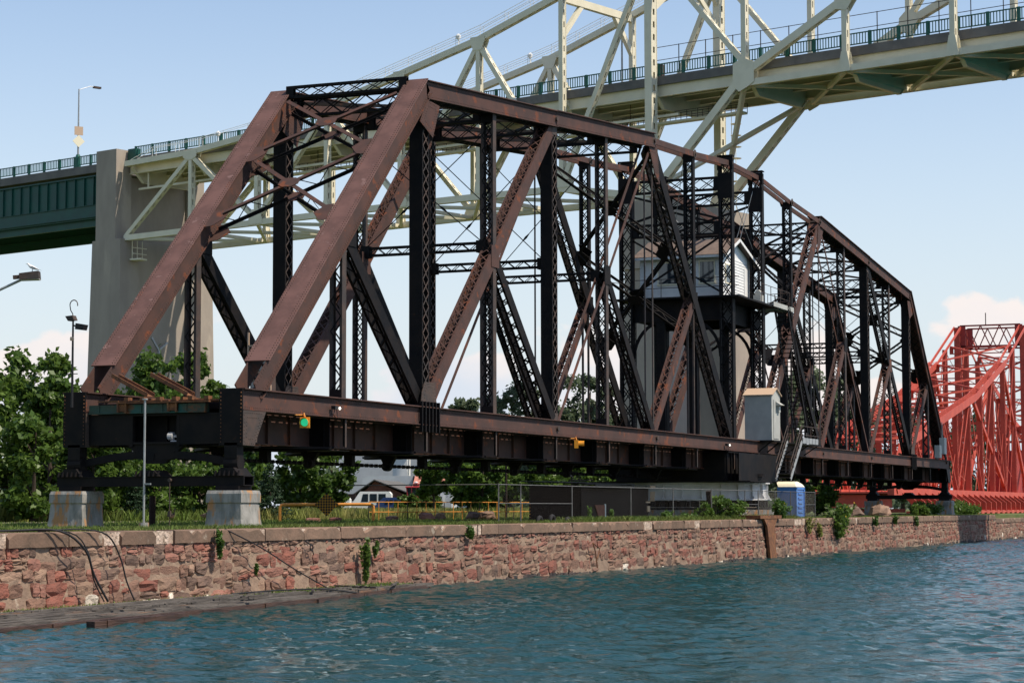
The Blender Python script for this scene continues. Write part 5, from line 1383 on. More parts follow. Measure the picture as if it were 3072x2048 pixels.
for a in ((30.0, 33.5, 8.2, 3.0, 'broad green tree farthest from the bridge, behind the street lamp arm'), (37.5, 35.5, 9.0, 2.7, 'tall rounded green tree second from the left edge'),
          (30.2, 28.0, 7.3, 1.7, 'pale topped green tree straight behind the pole with the hook'), (36.6, 32.3, 9.0, 2.1, 'tall green tree behind the left end of the brown truss'),
          (34.5, 28.2, 6.9, 1.8, 'green tree half hidden by the left end plate of the brown bridge')):
    tree(*a, G1, n=13000, leaf=0.20, z0f=0.10)
for a in ((24.5, 25.0, 5.4, 1.7, 'dark low tree below the taller ones behind the left concrete pier'), (28.0, 24.0, 4.6, 1.6, 'dark bushy tree left of the left concrete pier')):
    tree(*a, G1, n=8000, leaf=0.19, z0f=0.02)
for a in ((58.5, 42.0, 9.6, 2.2, 'green tree in front of the grey left column of the tall pier'), (57.5, 38.0, 11.3, 2.5, 'tallest feathery green tree in front of the tall concrete pier'), (64.5, 40.0, 11.0, 2.2, 'green tree against the sunlit edge of the tall concrete pier'), (62.5, 37.8, 9.0, 1.3, 'slim green tree right of the tall concrete pier')):
    tree(*a, 'trees in front of the tall concrete pier', n=12000, leaf=0.23, z0f=0.12)
G2 = 'bushes behind the near concrete piers'
for i, a in enumerate(((40.0, 30.8, 4.6, 1.8), (34.1, 24.0, 3.6, 1.9), (36.7, 23.2, 3.0, 1.4), (44.3, 25.8, 3.6, 1.5), (31.5, 25.3, 3.4, 1.3), (46.0, 31.0, 4.4, 1.7), (38.5, 26.0, 3.2, 1.4))):
    lab = ('dark bush seen right of the left concrete pier', 'broad bush behind the thin grey lamp pole', 'dark bush left of the right concrete pier', 'green bush just right of the right concrete pier', 'low bush behind the left concrete pier', 'tall bush filling the gap under the near end girder', 'shady bush behind the two geese')[i]
    tree(*a, lab, G2, n=6500, leaf=0.17, z0f=0.0, name='bush')
for a in ((38.2, 19.9, 3.05, 1.35, 'dark spruce right of the right concrete pier, behind the orange gate', 3), (49.1, 27.3, 3.2, 1.2, 'smaller spruce behind the right concrete pier', 4), (29.6, 22.6, 2.3, 0.9, 'little dark spruce between the two near concrete piers', 5)):
    spruce(a[0], a[1], a[2], a[3], a[4], 'young spruces behind the near end', seed=a[5])
G3 = 'trees under the middle of the brown bridge'
for a in ((54.2, 26.6, 4.4, 1.7, 'tree with a forked trunk left of the brick house'), (60.3, 27.6, 4.9, 1.6, 'round green tree left of the white van'), (52.5, 29.0, 4.6, 1.4, 'hazy pale tree between the spruces'),
          (75.5, 27.5, 4.4, 1.5, 'bright green tree just right of the red wheelhouse'), (69.5, 22.3, 4.3, 1.7, 'silvery green tree behind the orange railing'), (67.9, 20.6, 4.5, 1.6, 'dense green tree behind the right part of the orange railing'), (78.0, 23.5, 4.6, 1.8, 'green tree above the dark shed roof'), (79.5, 20.8, 4.6, 1.7, 'yellowish green tree above the dark shed'),
          (89.2, 22.5, 4.9, 1.9, 'dark green tree left of the turntable'), (90.6, 19.4, 4.6, 1.8, 'dark green tree behind the turntable')):
    tree(*a, G3, n=8000, leaf=0.20, z0f=0.08, m=LEAF)
G4 = 'tall hazy trees seen through the brown truss'
for a in ((149.5, 57.9, 12.9, 2.2, 'lone round tree seen through the truss left of the others', 0.35), (136.8, 49.3, 12.9, 2.7, 'leftmost tall tree seen through the middle of the truss', 0.1), (132.9, 45.5, 13.3, 2.7, 'tall tree left of the thick black sub strut', 0.1), (143.1, 47.2, 12.9, 2.8, 'tall tree behind the crossing black struts', 0.1),
          (139.7, 42.2, 14.1, 2.9, 'tallest tree seen through the truss left of the concrete column', 0.1), (140.4, 40.0, 14.2, 2.9, 'tall tree touching the left concrete column', 0.1), (150, 42.0, 13.0, 2.8, 'tall tree behind the left column of the middle pier', 0.1), (158, 34.1, 11.8, 2.8, 'tree between the two columns of the middle pier', 0.1)):
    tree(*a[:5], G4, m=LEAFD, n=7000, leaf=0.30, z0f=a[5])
G5 = 'tall trees behind the red swing dam'
labs = ('tall tree right of the grey cabinet', 'tall dark tree behind the far posts of the brown bridge', 'highest tree behind the far posts of the brown bridge', 'tree left of the far end post', 'tree behind the far end post of the brown bridge', 'tree behind the left arm of the red truss', 'tree behind the red tower', 'tree at the far right edge behind the red truss')
for a, lab in zip(((163.2, 27.0, 13.0, 2.8), (183.8, 30.0, 15.9, 3.6), (194.7, 31.0, 17.7, 3.8), (196.3, 28.0, 16.2, 3.6), (204, 27.0, 14.5, 3.3), (229.4, 28.0, 15.0, 4), (241.4, 26.0, 14.4, 4.2), (247.0, 22.0, 14.5, 4.2)), labs):
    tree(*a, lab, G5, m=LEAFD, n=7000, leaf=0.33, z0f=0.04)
for x, y, h, w, lab in ((104.5, 9.5, 2.6, 1.3, 'round bush right of the portable toilet, left part'), (106.6, 8.4, 2.7, 1.5, 'round bush right of the portable toilet, in front of the red girder')):
    tree(x, y, h, w, lab, 'bushes beside the portable toilet', n=5000, leaf=0.19, z0f=0.0, name='bush')
# distant wooded shore that reads as one mass
r_ = np.random.default_rng(8); pts = []
for i in range(260):
    t = r_.uniform(0, 1); x = -40+t*620; y = 118+r_.normal(0, 9)-t*20; h = r_.uniform(4.5, 8); n_ = 110
    u = r_.normal(size=(n_, 3)); u /= np.linalg.norm(u, axis=1)[:, None]; pts.append(np.array([x, y, h*0.5])+u*np.array([3.4, 3.4, h*0.5])*r_.uniform(0.5, 1, (n_, 1)))
pts = np.vstack(pts); v, q = leaf_quads(pts, r_.uniform(0.6, 1.1, len(pts)), r_, 0.5)
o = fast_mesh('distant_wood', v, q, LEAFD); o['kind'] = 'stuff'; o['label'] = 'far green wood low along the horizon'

# grass: mown strip, rough meadow, weeds
def blades(name, n, fx, fy, h, w, m, seed, zf=lambda x, y: -0.03, lean=0.35, label=None):
    r = np.random.default_rng(seed); x = fx(r, n); y = fy(r, n, x); H = h*r.uniform(0.45, 1.25, n)
    t = r.uniform(0, 6.28, n); dx, dy = np.cos(t)*w/2, np.sin(t)*w/2; lx, ly = r.normal(0, lean, n)*H, r.normal(0, lean, n)*H; z = np.full(n, -0.035)
    v = np.stack([np.stack([x-dx, y-dy, z], 1), np.stack([x+dx, y+dy, z], 1), np.stack([x+lx*0.4+dx*0.7, y+ly*0.4+dy*0.7, z+H*0.6], 1), np.stack([x+lx, y+ly, z+H], 1)], 1)
    q = np.arange(4*n).reshape(n, 4)
    o = fast_mesh(name, v.reshape(-1, 3), q, m); o['kind'] = 'stuff'
    if label: o['label'] = label
    return o
uni = lambda a, b: (lambda r, n, *_: r.uniform(a, b, n))
blades('lawn_grass', 52000, lambda r, n: -28+156*r.uniform(0, 1, n)**1.5, lambda r, n, x: -2.3+r.uniform(0, 1, n)**1.6*7, 0.10, 0.025, GRASS, 21)
blades('lawn_grass', 30000, uni(-30, 70), uni(4, 21), 0.12, 0.04, GRASS, 22)
blades('edge_weeds', 16000, uni(-20, 62), lambda r, n, x: r.uniform(-2.5, -1.2, n), 0.15, 0.025, GRASS, 23)
blades('edge_weeds', 6000, uni(24, 60), lambda r, n, x: r.uniform(-2.4, -1.2, n), 0.26, 0.03, GRASS, 27)
blades('meadow_grass', 34000, uni(36, 100), lambda r, n, x: r.uniform(19, 34, n), 0.62, 0.05, MEADOW, 24, lean=0.25)
blades('meadow_grass', 16000, lambda r, n: r.uniform(8, 30, n), lambda r, n, x: r.uniform(26, 40, n), 1.0, 0.06, MEADOW, 25, lean=0.22)
blades('meadow_grass', 9000, uni(28, 52), lambda r, n, x: r.uniform(21.5, 26, n), 0.55, 0.05, GRASS, 26, lean=0.3)
r_ = np.random.default_rng(31); n_ = 1500; x = r_.uniform(8, 28, n_); y = r_.uniform(27, 38, n_); pts = np.stack([x, y, r_.uniform(0.9, 1.25, n_)], 1)
v, q = leaf_quads(pts, r_.uniform(0.08, 0.16, n_), r_, 0.2); o = fast_mesh('seed_heads', v, q, SEED); o['kind'] = 'stuff'
def weed(x, y, z, h, rx, label, group='weeds growing on the stone wall', m=LEAF, n=700, leaf=0.075, flowers=0, dry=False, cat='plant'):
    r = np.random.default_rng(int(abs(x*53+z*17)*10)); root = thing('weed', label, cat, (x, y, z), group)
    k_ = max(5, int(n/50)); st = MB(); P_ = []
    for i in range(k_):
        t = r.uniform(0, 6.28); a = abs(r.normal(0, 0.5))*rx; hh = h*r.uniform(0.5, 1); e = V3((x+math.cos(t)*a, y+math.sin(t)*a*0.6, z+hh))
        st.tube([(x+math.cos(t)*a*0.25, y, z), ((x+e.x)/2, (y+e.y)/2-0.02, z+hh*0.6), tuple(e)], [0.012, 0.009, 0.004], 4, cap=False)
        s = r.uniform(0.12, 1.0, n//k_); P_.append(np.stack([x+math.cos(t)*a*s+r.normal(0, 0.10*rx, len(s)), y+math.sin(t)*a*0.6*s+r.normal(0, 0.07*rx, len(s)), z+hh*s+r.normal(0, 0.03, len(s))], 1))
    pts = np.vstack(P_); v, q = leaf_quads(pts, r.uniform(0.6, 1.3, len(pts))*leaf, r, 0.4, 2.0)
    fast_mesh('leaves', v, q, m, root); st.build('stems', BARK if dry else LEAF, root)
    if flowers:
        pts = pts[r.choice(len(pts), flowers)]+np.array([0, 0, h*0.15]); v, q = leaf_quads(pts, np.full(len(pts), 0.07), r, 1.0, 1.0); fast_mesh('flowers', v, q, GOLD, root)
weed(-6.9, -3.25, -0.85, 0.85, 0.28, 'narrow green weed hanging on the coping below the thin grey pole', m=LEAFY, n=520)
weed(2.3, -3.35, -1.85, 1.5, 0.30, 'tall leafy weed growing up the wall right below the checkered sign', n=900, m=LEAF)
weed(3.3, -3.2, -1.0, 0.5, 0.2, 'small weed tuft on the wall above the tall weed', n=200)
weed(11.2, -3.2, -0.50, 0.42, 0.40, 'yellowish weed tuft under the coping right of the checkered sign', m=LEAFY, n=420)
weed(-4.9, -3.3, -1.35, 0.4, 0.12, 'tiny weed low on the wall left of the hanging cable', n=90, m=LEAFY)
weed(55.0, -2.7, 0.0, 1.1, 1.1, 'bushy green weed on the coping right of the rusted plate', n=1100, flowers=25, leaf=0.11, m=LEAFY)
weed(66.5, -3.1, -1.3, 2.2, 1.6, 'big green shrub with yellow flowers on the wall right of the toilet', n=1900, flowers=60, leaf=0.12)
weed(71.0, -2.6, 0.0, 0.9, 0.9, 'sparse weeds with yellow flowers on the coping below the far chord', n=500, flowers=40, leaf=0.10)
for i, (xx, zz, s_) in enumerate(((76.5, -0.6, 0.7), (82.0, -0.5, 0.6), (89.0, -0.7, 0.8), (59.5, -0.9, 1.0), (62.0, -1.1, 0.9))):
    weed(xx, -3.2, zz, s_, 0.6, ('thin weed on the far wall, second past the big shrub', 'small weed on the far wall under the yellow flowers', 'thin weed farthest along the wall before the shadow', 'dry brown weeds hanging right of the rusted plate', 'dry tangled weeds above the cavity in the wall')[i], m=LEAFY if i < 3 else MEADOW, n=360, leaf=0.09, dry=i > 2)
for x, y, h, w, lab in ((47.2, -1.55, 1.15, 0.95, 'dark leafy bush by the old fence post in front of the turntable'), (49.3, -1.45, 1.25, 1.0, 'dark leafy bush left of the rusted plate'), (44.8, -1.6, 0.8, 0.45, 'small leafy bush left of the dark wooden post'), (96.0, -1.9, 0.7, 0.8, 'low weeds by the far right concrete pier'), (118.0, 2.5, 1.0, 1.1, 'green bush in front of the red wickets beside the far pier'), (139.0, 3.6, 1.1, 1.2, 'green bush in front of the red wickets at the right edge')):
    tree(x, y, h, w, lab, 'bushes on the quay', n=1600, leaf=0.11, z0f=0.0, m=LEAF, clumps=16, name='bush')
for i in range(7):
    x = 112+i*4.2; tree(x, 0.8+0.2*i, 0.75, 1.3, ('left end', 'second from the left', 'third from the left', 'middle', 'third from the right', 'second from the right', 'right end')[i]+' low dark bush in the hedge below the red wickets', 'low bushes below the red wickets', n=1200, leaf=0.14, z0f=0.0, clumps=14, name='bush')
weed(29.0, -1.2, 0, 0.75, 0.30, 'young weed with yellow buds before the dark shed', 'weeds along the mesh fence', n=160, m=LEAFY, leaf=0.09)
weed(31.6, -1.3, 0, 0.55, 0.30, 'leafy weed before the shed door', 'weeds along the mesh fence', n=160, m=LEAFY, leaf=0.09)
weed(38.0, -1.8, 0, 0.5, 0.7, 'bright low weed clump below the mesh fence', 'weeds along the mesh fence', n=420, m=LEAFY, leaf=0.08)
weed(41.6, -1.9, 0, 0.35, 0.9, 'low spreading weeds on the coping before the drum', 'weeds along the mesh fence', n=420, m=LEAFY, leaf=0.08)

# ------------------------------------------------------------------ timber crib at the water line
def crib():
    r = thing('timber_crib', 'weathered grey timber crib and logs lying along the foot of the wall', 'timber crib', (-14, -5, -2))
    rr = random.Random(4)
    def log(x0, x1, y0, y1, z, w, h, m):
        b = MB(); n = 8
        for i in range(n):
            f0, f1 = i/n, (i+1)/n; p_ = V3((x0+(x1-x0)*f0, y0+(y1-y0)*f0+rr.uniform(-0.02, 0.02), z+rr.uniform(-0.012, 0.012))); q_ = V3((x0+(x1-x0)*f1+0.01, y0+(y1-y0)*f1+rr.uniform(-0.02, 0.02), z+rr.uniform(-0.012, 0.012))); b.beam(p_, q_, w*rr.uniform(0.9, 1.05), h)
        b.build('timber', m, r)
    log(-34, -5.2, -6.92, -5.50, WZ+0.03, 0.22, 0.13, WETWOOD); log(-19, -14.8, -6.92, -6.86, WZ+0.06, 0.24, 0.16, WETWOOD); log(-5.5, 6, -5.55, -3.75, WZ+0.03, 0.26, 0.14, WETWOOD)
    for i in range(7):
        f = i/6; log(-34, -6.0+rr.uniform(-2, 3), -6.72+2.3*f, -5.3+1.3*f, WZ+0.09+0.025*i*rr.uniform(0.6, 1.2), 0.21, 0.13, TIMBER)
    for i in range(4):
        f = i/3; log(-8+rr.uniform(-2, 1), 6.5-i*1.2, -5.2+1.2*f, -3.75+0.3*f, WZ+0.12+0.02*i, 0.2, 0.12, TIMBER)
    for i in range(16):
        x = -30+i*2.1+rr.uniform(-0.5, 0.5); log(x, x+rr.uniform(0.8, 2.4), -6.5+rr.uniform(0, 2.4)+i*0.06, -6.4+rr.uniform(0, 2.2)+i*0.06, WZ+0.27, 0.07, 0.05, TIMBER)
    b = MB(); b.prism([(-34, -4.9, WZ+0.1), (-12, -4.3, WZ+0.1), (6, -3.5, WZ+0.02), (6, -2.9, WZ+0.05), (-34, -2.9, WZ+0.1)], (0, 0, 0.13)); b.build('silt', GRAVEL, r)
crib()
blades('moss_tufts', 2600, uni(-20, 4), lambda r, n, x: -3.3-r.uniform(0, 1, n)*1.1, 0.07, 0.03, GRASS, 44); bpy.data.objects[-1] if False else None
for o in [o for o in bpy.data.objects if o.name.startswith('moss_tufts')]:
    o.location.z = WZ+0.26

# ------------------------------------------------------------------ cables, ring, lamp, poles
def cable(pts, rr, label, m=BLACK, grp='cables hanging over the wall'):
    # smooth curve through the points
    P_ = [V3(p_) for p_ in pts]; out = []
    for i in range(len(P_)-1):
        p0 = P_[max(0, i-1)]; p1 = P_[i]; p2 = P_[i+1]; p3 = P_[min(len(P_)-1, i+2)]
        for t in (0, .25, .5, .75):
            out.append(0.5*((2*p1)+(-p0+p2)*t+(2*p0-5*p1+4*p2-p3)*t*t+(-p0+3*p1-3*p2+p3)*t**3))
    out.append(P_[-1]); b = MB(); b.tube(out, rr, 6); o = b.build('cable', m, smooth=True); tag(o, label, 'cable', grp)
cable([(-18.5, -2.6, 0.02), (-16.2, -2.75, 0.05), (-14.8, -3.2, 0.03), (-14.1, -3.5, -0.45), (-13.75, -3.55, -1.1), (-13.4, -3.75, -1.78)], 0.03, 'thick black cable arching over the coping at the far left')
cable([(-16.2, -2.7, 0.03), (-14.4, -3.2, 0.0), (-13.9, -3.45, -0.5), (-13.7, -3.5, -1.2), (-13.5, -3.7, -1.78)], 0.018, 'thinner black cable beside the thick one at the far left')
cable([(-15.0, -2.7, 0.02), (-13.6, -3.0, 0.06), (-12.7, -3.25, -0.1), (-12.3, -3.4, -0.7), (-12.15, -3.5, -1.3), (-12.0, -3.65, -1.8)], 0.022, 'black cable arching over the coping, right of the thick one')
cable([(-6.2, -3.0, 0.0), (-4.7, -3.35, -0.55), (-2.9, -3.55, -1.25), (-1.2, -3.75, -1.85)], 0.02, 'straight dark cable slanting down the wall under the right pier')
cable([(-5.6, -3.2, -1.05), (-5.0, -3.3, -1.3), (-4.7, -3.32, -1.5)], 0.012, 'short dark wire end on the wall left of the slanting cable')
cable([(-7.5, -4.0, WZ+0.3), (-5, -4.2, WZ+0.32), (-3, -4.6, WZ+0.28), (-1.5, -4.9, WZ+0.12)], 0.025, 'dark cable lying on the timbers at the water line')
r = thing('mooring_ring', 'rusty iron mooring ring fixed in the wall below the orange gate', 'mooring ring', (-1.2, -3.2, -0.55))
b = MB(); b.tube([V3((-1.2+0.09*math.cos(t), -3.2, -0.62+0.09*math.sin(t))) for t in np.linspace(0, 6.28, 15)], 0.02, 6); b.build('ring', BLACK, r)
b = MB(); b.tube([(-1.45, -3.1, -0.40), (-1.2, -3.2, -0.56)], 0.02, 5); b.tube([(-1.15, -3.2, -0.66), (-1.05, -3.2, -0.85)], 0.016, 5); b.build('staple', BLACK, r)
r = thing('hanging_chain', 'rusty chain loop hanging low on the wall in front of the dark shed', 'chain', (24.0, -3.25, -0.9))
b = MB(); b.tube([(23.8, -3.25, -0.85), (24.0, -3.28, -1.2), (24.2, -3.3, -1.9)], 0.028, 6); b.build('link', RUST, r)
b = MB(); b.tube([(23.8, -3.25, -0.85), (24.5, -3.3, -1.1), (24.2, -3.3, -1.5)], 0.022, 6); b.build('link', RUST, r)

def gull_lamp():
    e = V3((-3.27, 5.92, 8.0)); a0 = V3((-3.95, 7.9, 7.05)); px = V3((-4.9, 11.2, 0))
    r = thing('street_lamp', 'dark rectangular street lamp head on a grey arm with a gull on top', 'street lamp', tuple(px))
    b = MB(); b.tube([px, px+V3((0, 0, 5.6))], [0.11, 0.08], 8); b.build('pole', GALV, r)
    b = MB(); b.tube([px+V3((0, 0, 5.5)), px+V3((0.25, -0.8, 6.2)), a0, e+(a0-e)*0.12], 0.045, 7); b.build('arm', GALV, r)
    d = V3((0.45, -1.0, 0.09)).normalized(); s = d.cross(V3((0, 0, 1))).normalized(); u = s.cross(d)
    b = MB(); A = e-d*0.28; B = e+d*0.34
    b.quadbox([A-s*0.19-u*0.10, A+s*0.19-u*0.10, A+s*0.19+u*0.10, A-s*0.19+u*0.10, B-s*0.21-u*0.12, B+s*0.21-u*0.12, B+s*0.19+u*0.13, B-s*0.19+u*0.13]); b.beam(A-d*0.22, A, 0.13, 0.12)
    b.build('lamp_head', SLATE, r)
    b = MB(); b.quadbox([A-s*0.15-u*0.125, A+s*0.15-u*0.125, A+s*0.15-u*0.11, A-s*0.15-u*0.11, B-s*0.17-u*0.15, B+s*0.17-u*0.15, B+s*0.17-u*0.12, B-s*0.17-u*0.12]); b.build('lens', GREYP, r)
    return e+u*0.12+d*0.12, s, d
gp, gs, gd = gull_lamp()
def bird(name, label, cat, pos, head, L, mats, neck=0.0, group=None):
    """one continuous lofted body: bill tip - head - neck - breast - tail; head: horizontal facing direction"""
    h = V3(head).normalized(); s = h.cross(V3((0, 0, 1))); r = thing(name, label, cat, tuple(pos), group); p0 = V3(pos)
    q = lambda a, z: p0+h*(a*L)+V3((0, 0, z*L))
    if not neck: spine = [(-0.62, 0.20, 0.012, 0.03), (-0.45, 0.25, 0.04, 0.07), (-0.25, 0.33, 0.10, 0.11), (0.0, 0.42, 0.155, 0.15), (0.2, 0.52, 0.15, 0.145), (0.34, 0.64, 0.10, 0.10), (0.40, 0.72, 0.085, 0.085), (0.46, 0.755, 0.075, 0.07), (0.52, 0.75, 0.03, 0.03)]
    else: spine = [(-0.6, 0.42, 0.03, 0.02), (-0.4, 0.42, 0.13, 0.10), (-0.1, 0.42, 0.20, 0.18), (0.15, 0.45, 0.17, 0.16), (0.3, 0.55, 0.09, 0.09), (0.34, 0.55+neck*0.5, 0.055, 0.055), (0.36, 0.55+neck*0.85, 0.05, 0.05), (0.42, 0.55+neck, 0.055, 0.055), (0.5, 0.53+neck, 0.03, 0.03)]
    b = MB(); n = 10
    for k_, (a, z, wy, wz) in enumerate(spine):
        c = q(a, z)
        for j in range(n):
            t = 2*math.pi*j/n; b.v.append(tuple(c+s*(wy*L*math.cos(t))+(V3((0, 0, 1))-h*0.3)*(wz*L*math.sin(t))))
    for k_ in range(len(spine)-1):
        for j in range(n):
            a = k_*n+j; c = k_*n+(j+1) % n; b.f.append((a, c, c+n, a+n)); b.m.append(1 if (neck and k_ >= 4) else 0)
    b.f += [tuple(range(n)), tuple(reversed(range((len(spine)-1)*n, len(spine)*n)))]; b.m += [0, 0]
    b.build('body', mats[:2], r, smooth=True)
    for sd in (-1, 1):
        w = MB(); a = [q(0.22, 0.52 if not neck else 0.5), q(-0.05, 0.50 if not neck else 0.56), q(-0.45, 0.32 if not neck else 0.50), q(-0.72, 0.16 if not neck else 0.44), q(-0.3, 0.30 if not neck else 0.38)]
        w.prism([tuple(p_+s*(sd*0.15*L*(1 if i < 2 else 0.7))) for i, p_ in enumerate(a)], s*(sd*0.03*L)); w.build('wing', mats[2], r)
        l = MB(); l.tube([q(-0.02, 0.3)+s*(sd*0.06*L), q(0.02, 0.12)+s*(sd*0.06*L), q(0.0, 0.0)+s*(sd*0.06*L)], 0.012*L+0.003, 5); l.beam(q(-0.03, 0.01)+s*(sd*0.06*L), q(0.1, 0.01)+s*(sd*0.06*L), 0.06*L, 0.015*L); l.build('leg', mats[3], r)
    bl = MB(); tip = spine[-1]; bl.tube([q(tip[0]-0.02, tip[1]-0.005), q(tip[0]+0.13, tip[1]-0.03)], [0.028*L, 0.006*L], 6); bl.build('bill', mats[3], r)
    ey = MB()
    for sd in (-1, 1): ey.lathe(tuple(q(0.445 if not neck else 0.43, (0.765 if not neck else 0.56+neck))+s*(sd*0.062*L*(1 if not neck else 0.8))), [(0.001, -0.012*L), (0.012*L, 0), (0.001, 0.012*L)], 6, axis='y')
    ey.build('eye', BLACK, r)
    if not neck:
        t = MB(); t.prism([tuple(q(-0.6, 0.2)-s*0.03*L), tuple(q(-0.6, 0.2)+s*0.03*L), tuple(q(-0.82, 0.13)+s*0.04*L), tuple(q(-0.82, 0.13)-s*0.04*L)], (0, 0, 0.02*L)); t.build('tail', BLACK, r)
    else:
        t = MB(); t.lathe(tuple(q(0.41, 0.53+neck)), [(0.03*L, -0.058*L), (0.045*L, 0), (0.03*L, 0.058*L)], 8, axis='y'); t.build('cheek_patch', FEATHER, r)
bird('gull', 'white gull standing on top of the street lamp head', 'gull', tuple(gp), (-0.25, 0.97, 0), 0.36, (FEATHER, FEATHER, GREYF, GREYF))
for p_, hd, lab in (((31.0, 21.4, 0.0), (-0.4, -0.92, 0), 'left one of two brown geese on the path behind the piers'), ((32.0, 20.1, 0.0), (-0.5, -0.87, 0), 'right one of two brown geese beside the right concrete pier')):
    bird('goose', lab, 'goose', p_, hd, 0.62, (GOOSE, BLACK, GOOSE, BLACK), neck=0.38, group='geese on the path')

def hook_pole():
    x, y = -0.98, 5.77; r = thing('floodlight_pole', 'thin dark pole with two floodlights and a curled hook top on the left bridge corner', 'light pole', (x, y, 3.9))
    b = MB(); b.tube([(x, y, 3.9), (x, y, 6.85)], [0.045, 0.03], 8); b.tube([(x, y-0.2, 5.0), (x, y+0.25, 5.0)], 0.015, 5); b.build('pole', BLACK, r)
    b = MB(); pts = [(x, y, 6.85), (x, y+0.02, 6.98), (x, y+0.10, 7.10)]+[(x, y+0.0-0.15*math.cos(t)*-1-0.02, 7.28+0.17*math.sin(t)) for t in np.linspace(-0.4, math.pi, 10)][0:0]
    pts += [(x, y-0.02+0.15*math.cos(t), 7.27+0.16*math.sin(t)) for t in np.linspace(-0.35, math.pi+0.25, 12)]
    b.tube(pts, 0.018, 6); b.build('hook', SLATE, r)
    b = MB(); b.prism([(x-0.1, y+0.25, 6.90), (x-0.1, y-0.03, 6.92), (x-0.1, y-0.1, 6.76), (x-0.1, y+0.14, 6.74)], (0.22, 0, 0)); b.build('floodlight', SLATE, r)
    b = MB(); b.prism([(x-0.1, y-0.16, 6.66), (x-0.1, y-0.50, 6.60), (x-0.1, y-0.44, 6.42), (x-0.1, y-0.14, 6.46)], (0.24, 0, 0)); b.beam((x, y, 6.6), (x, y-0.18, 6.55), 0.05, 0.05); b.build('floodlight', BLACK, r)
    b = MB(); b.lathe((x-0.05, y, 6.15), [(0.06, -0.06), (0.07, 0), (0.06, 0.06)], 8); b.build('junction_box', TAN, r)
hook_pole()
r = thing('lamp_pole', 'thin grey steel pole on a round concrete foot before the near bridge end', 'pole', (-2.7, 1.91, 0))
b = MB(); b.tube([(-2.7, 1.91, 0.12), (-2.7, 1.91, 4.02)], 0.035, 8); b.lathe((-2.7, 1.91, 0), [(0.09, 3.99), (0.09, 4.03)], 8); b.box((-2.7, 1.78, 1.36), (0.05, 0.22, 0.05)); b.build('pole', GALV, r)
b = MB(); b.lathe((-2.7, 1.91, 0), [(0.16, -0.05), (0.16, 0.16)], 16); b.build('foot', STAIN, r)
b = MB(); b.tube([(6.0, 7.0, 0), (6.0, 7.0, 1.05)], 0.12, 8); o = b.build('wooden_post', DARKW); tag(o, 'dark wooden post standing behind the thin lever rod', 'post')

# ------------------------------------------------------------------ things hung on the bridge
def signal(x, z, label, green):
    y = -0.62; r = thing('signal_light', label, 'signal light', (x, y, z), 'marine signal lights under the brown chord')
    d = V3((-0.93, -0.36, 0)).normalized() if green else V3((0.35, -0.94, 0)).normalized(); s = d.cross(V3((0, 0, 1))); c = V3((x, y, z))
    b = MB(); b.quadbox([c-d*0.1-s*0.16+V3((0, 0, -0.18)), c-d*0.1+s*0.16+V3((0, 0, -0.18)), c-d*0.1+s*0.16+V3((0, 0, 0.18)), c-d*0.1-s*0.16+V3((0, 0, 0.18)), c+d*0.08-s*0.16+V3((0, 0, -0.18)), c+d*0.08+s*0.16+V3((0, 0, -0.18)), c+d*0.08+s*0.16+V3((0, 0, 0.18)), c+d*0.08-s*0.16+V3((0, 0, 0.18))]); b.build('housing', YELLOW, r)
    b = MB(); n = 14
    for k_, (dd, ) in enumerate(((0.08,), (0.34,))):
        for j in range(n):
            t = math.pi*(-0.15+1.3*j/(n-1)); b.v.append(tuple(c+d*dd+s*(0.145*math.cos(t))+V3((0, 0, 0.145*math.sin(t)))))
    for j in range(n-1): b.f.append((j, j+1, n+j+1, n+j)); b.m.append(0)
    b.build('visor', YELLOW, r)
    b = MB(); b.tube([c+d*0.085, c+d*0.11], [0.13, 0.12], 16); b.build('lens', GLOWG if green else BLACK, r)
    b = MB(); b.tube([c+V3((0, 0, 0.18)), c+V3((0, 0.05, 0.32))], 0.03, 6); b.beam(c+V3((-0.5, 0.1, 0.24)), c+V3((0.05, 0.1, 0.26)), 0.04, 0.03); b.build('mount', ORANGE, r)
signal(3.2, 3.45, 'lit green signal light in a yellow box under the near chord', True)
signal(28.9, 3.42, 'yellow signal light turned sideways under the middle of the chord', False)
def flood(x, z, label):
    r = thing('work_light', label, 'lamp', (x, -0.5, z), 'small work lights on the brown chord'); c = V3((x, -0.52, z))
    b = MB(); b.box(tuple(c), (0.28, 0.16, 0.12)); b.tube([c, c+V3((-0.1, 0, -0.25)), c+V3((0.02, 0, -0.34))], 0.014, 5); b.tube([c+V3((0.12, 0, 0)), c+V3((0.14, -0.02, -0.32))], 0.014, 5); b.build('bracket', BLACK, r)
    b = MB(); b.lathe(tuple(c+V3((0.16, -0.1, -0.02))), [(0.02, -0.05), (0.05, 0), (0.02, 0.05)], 8); b.build('bulb', GLOWW, r)
flood(5.6, 4.05, 'small wired work light on the brown chord above the green signal')
flood(52.4, 4.02, 'small white work light on the chord left of the grey cabinet')
def relay():
    r = thing('relay_cabinet', 'narrow glazed signal cabinet with pale rails on the deck behind the near end post', 'cabinet', (2.6, 0.9, 4.3))
    b = MB(); b.span((2.9, 0.55, 4.32), (3.3, 1.3, 6.0)); b.build('body', SLATE, r)
    b = MB(); b.span((2.87, 0.6, 5.2), (2.895, 1.25, 5.9)); b.span((2.87, 0.6, 4.5), (2.895, 1.25, 5.0)); b.build('panel', GREYP, r)
    b = MB()
    for yy in (0.5, 1.35): b.beam((2.84, yy, 4.3), (2.84, yy, 6.5), 0.05, 0.05)
    for z in (4.4, 4.9, 5.15, 5.6, 6.05): b.beam((2.84, 0.5, z), (2.84, 1.35, z), 0.05, 0.05)
    b.build('frame', TAN, r)
relay()

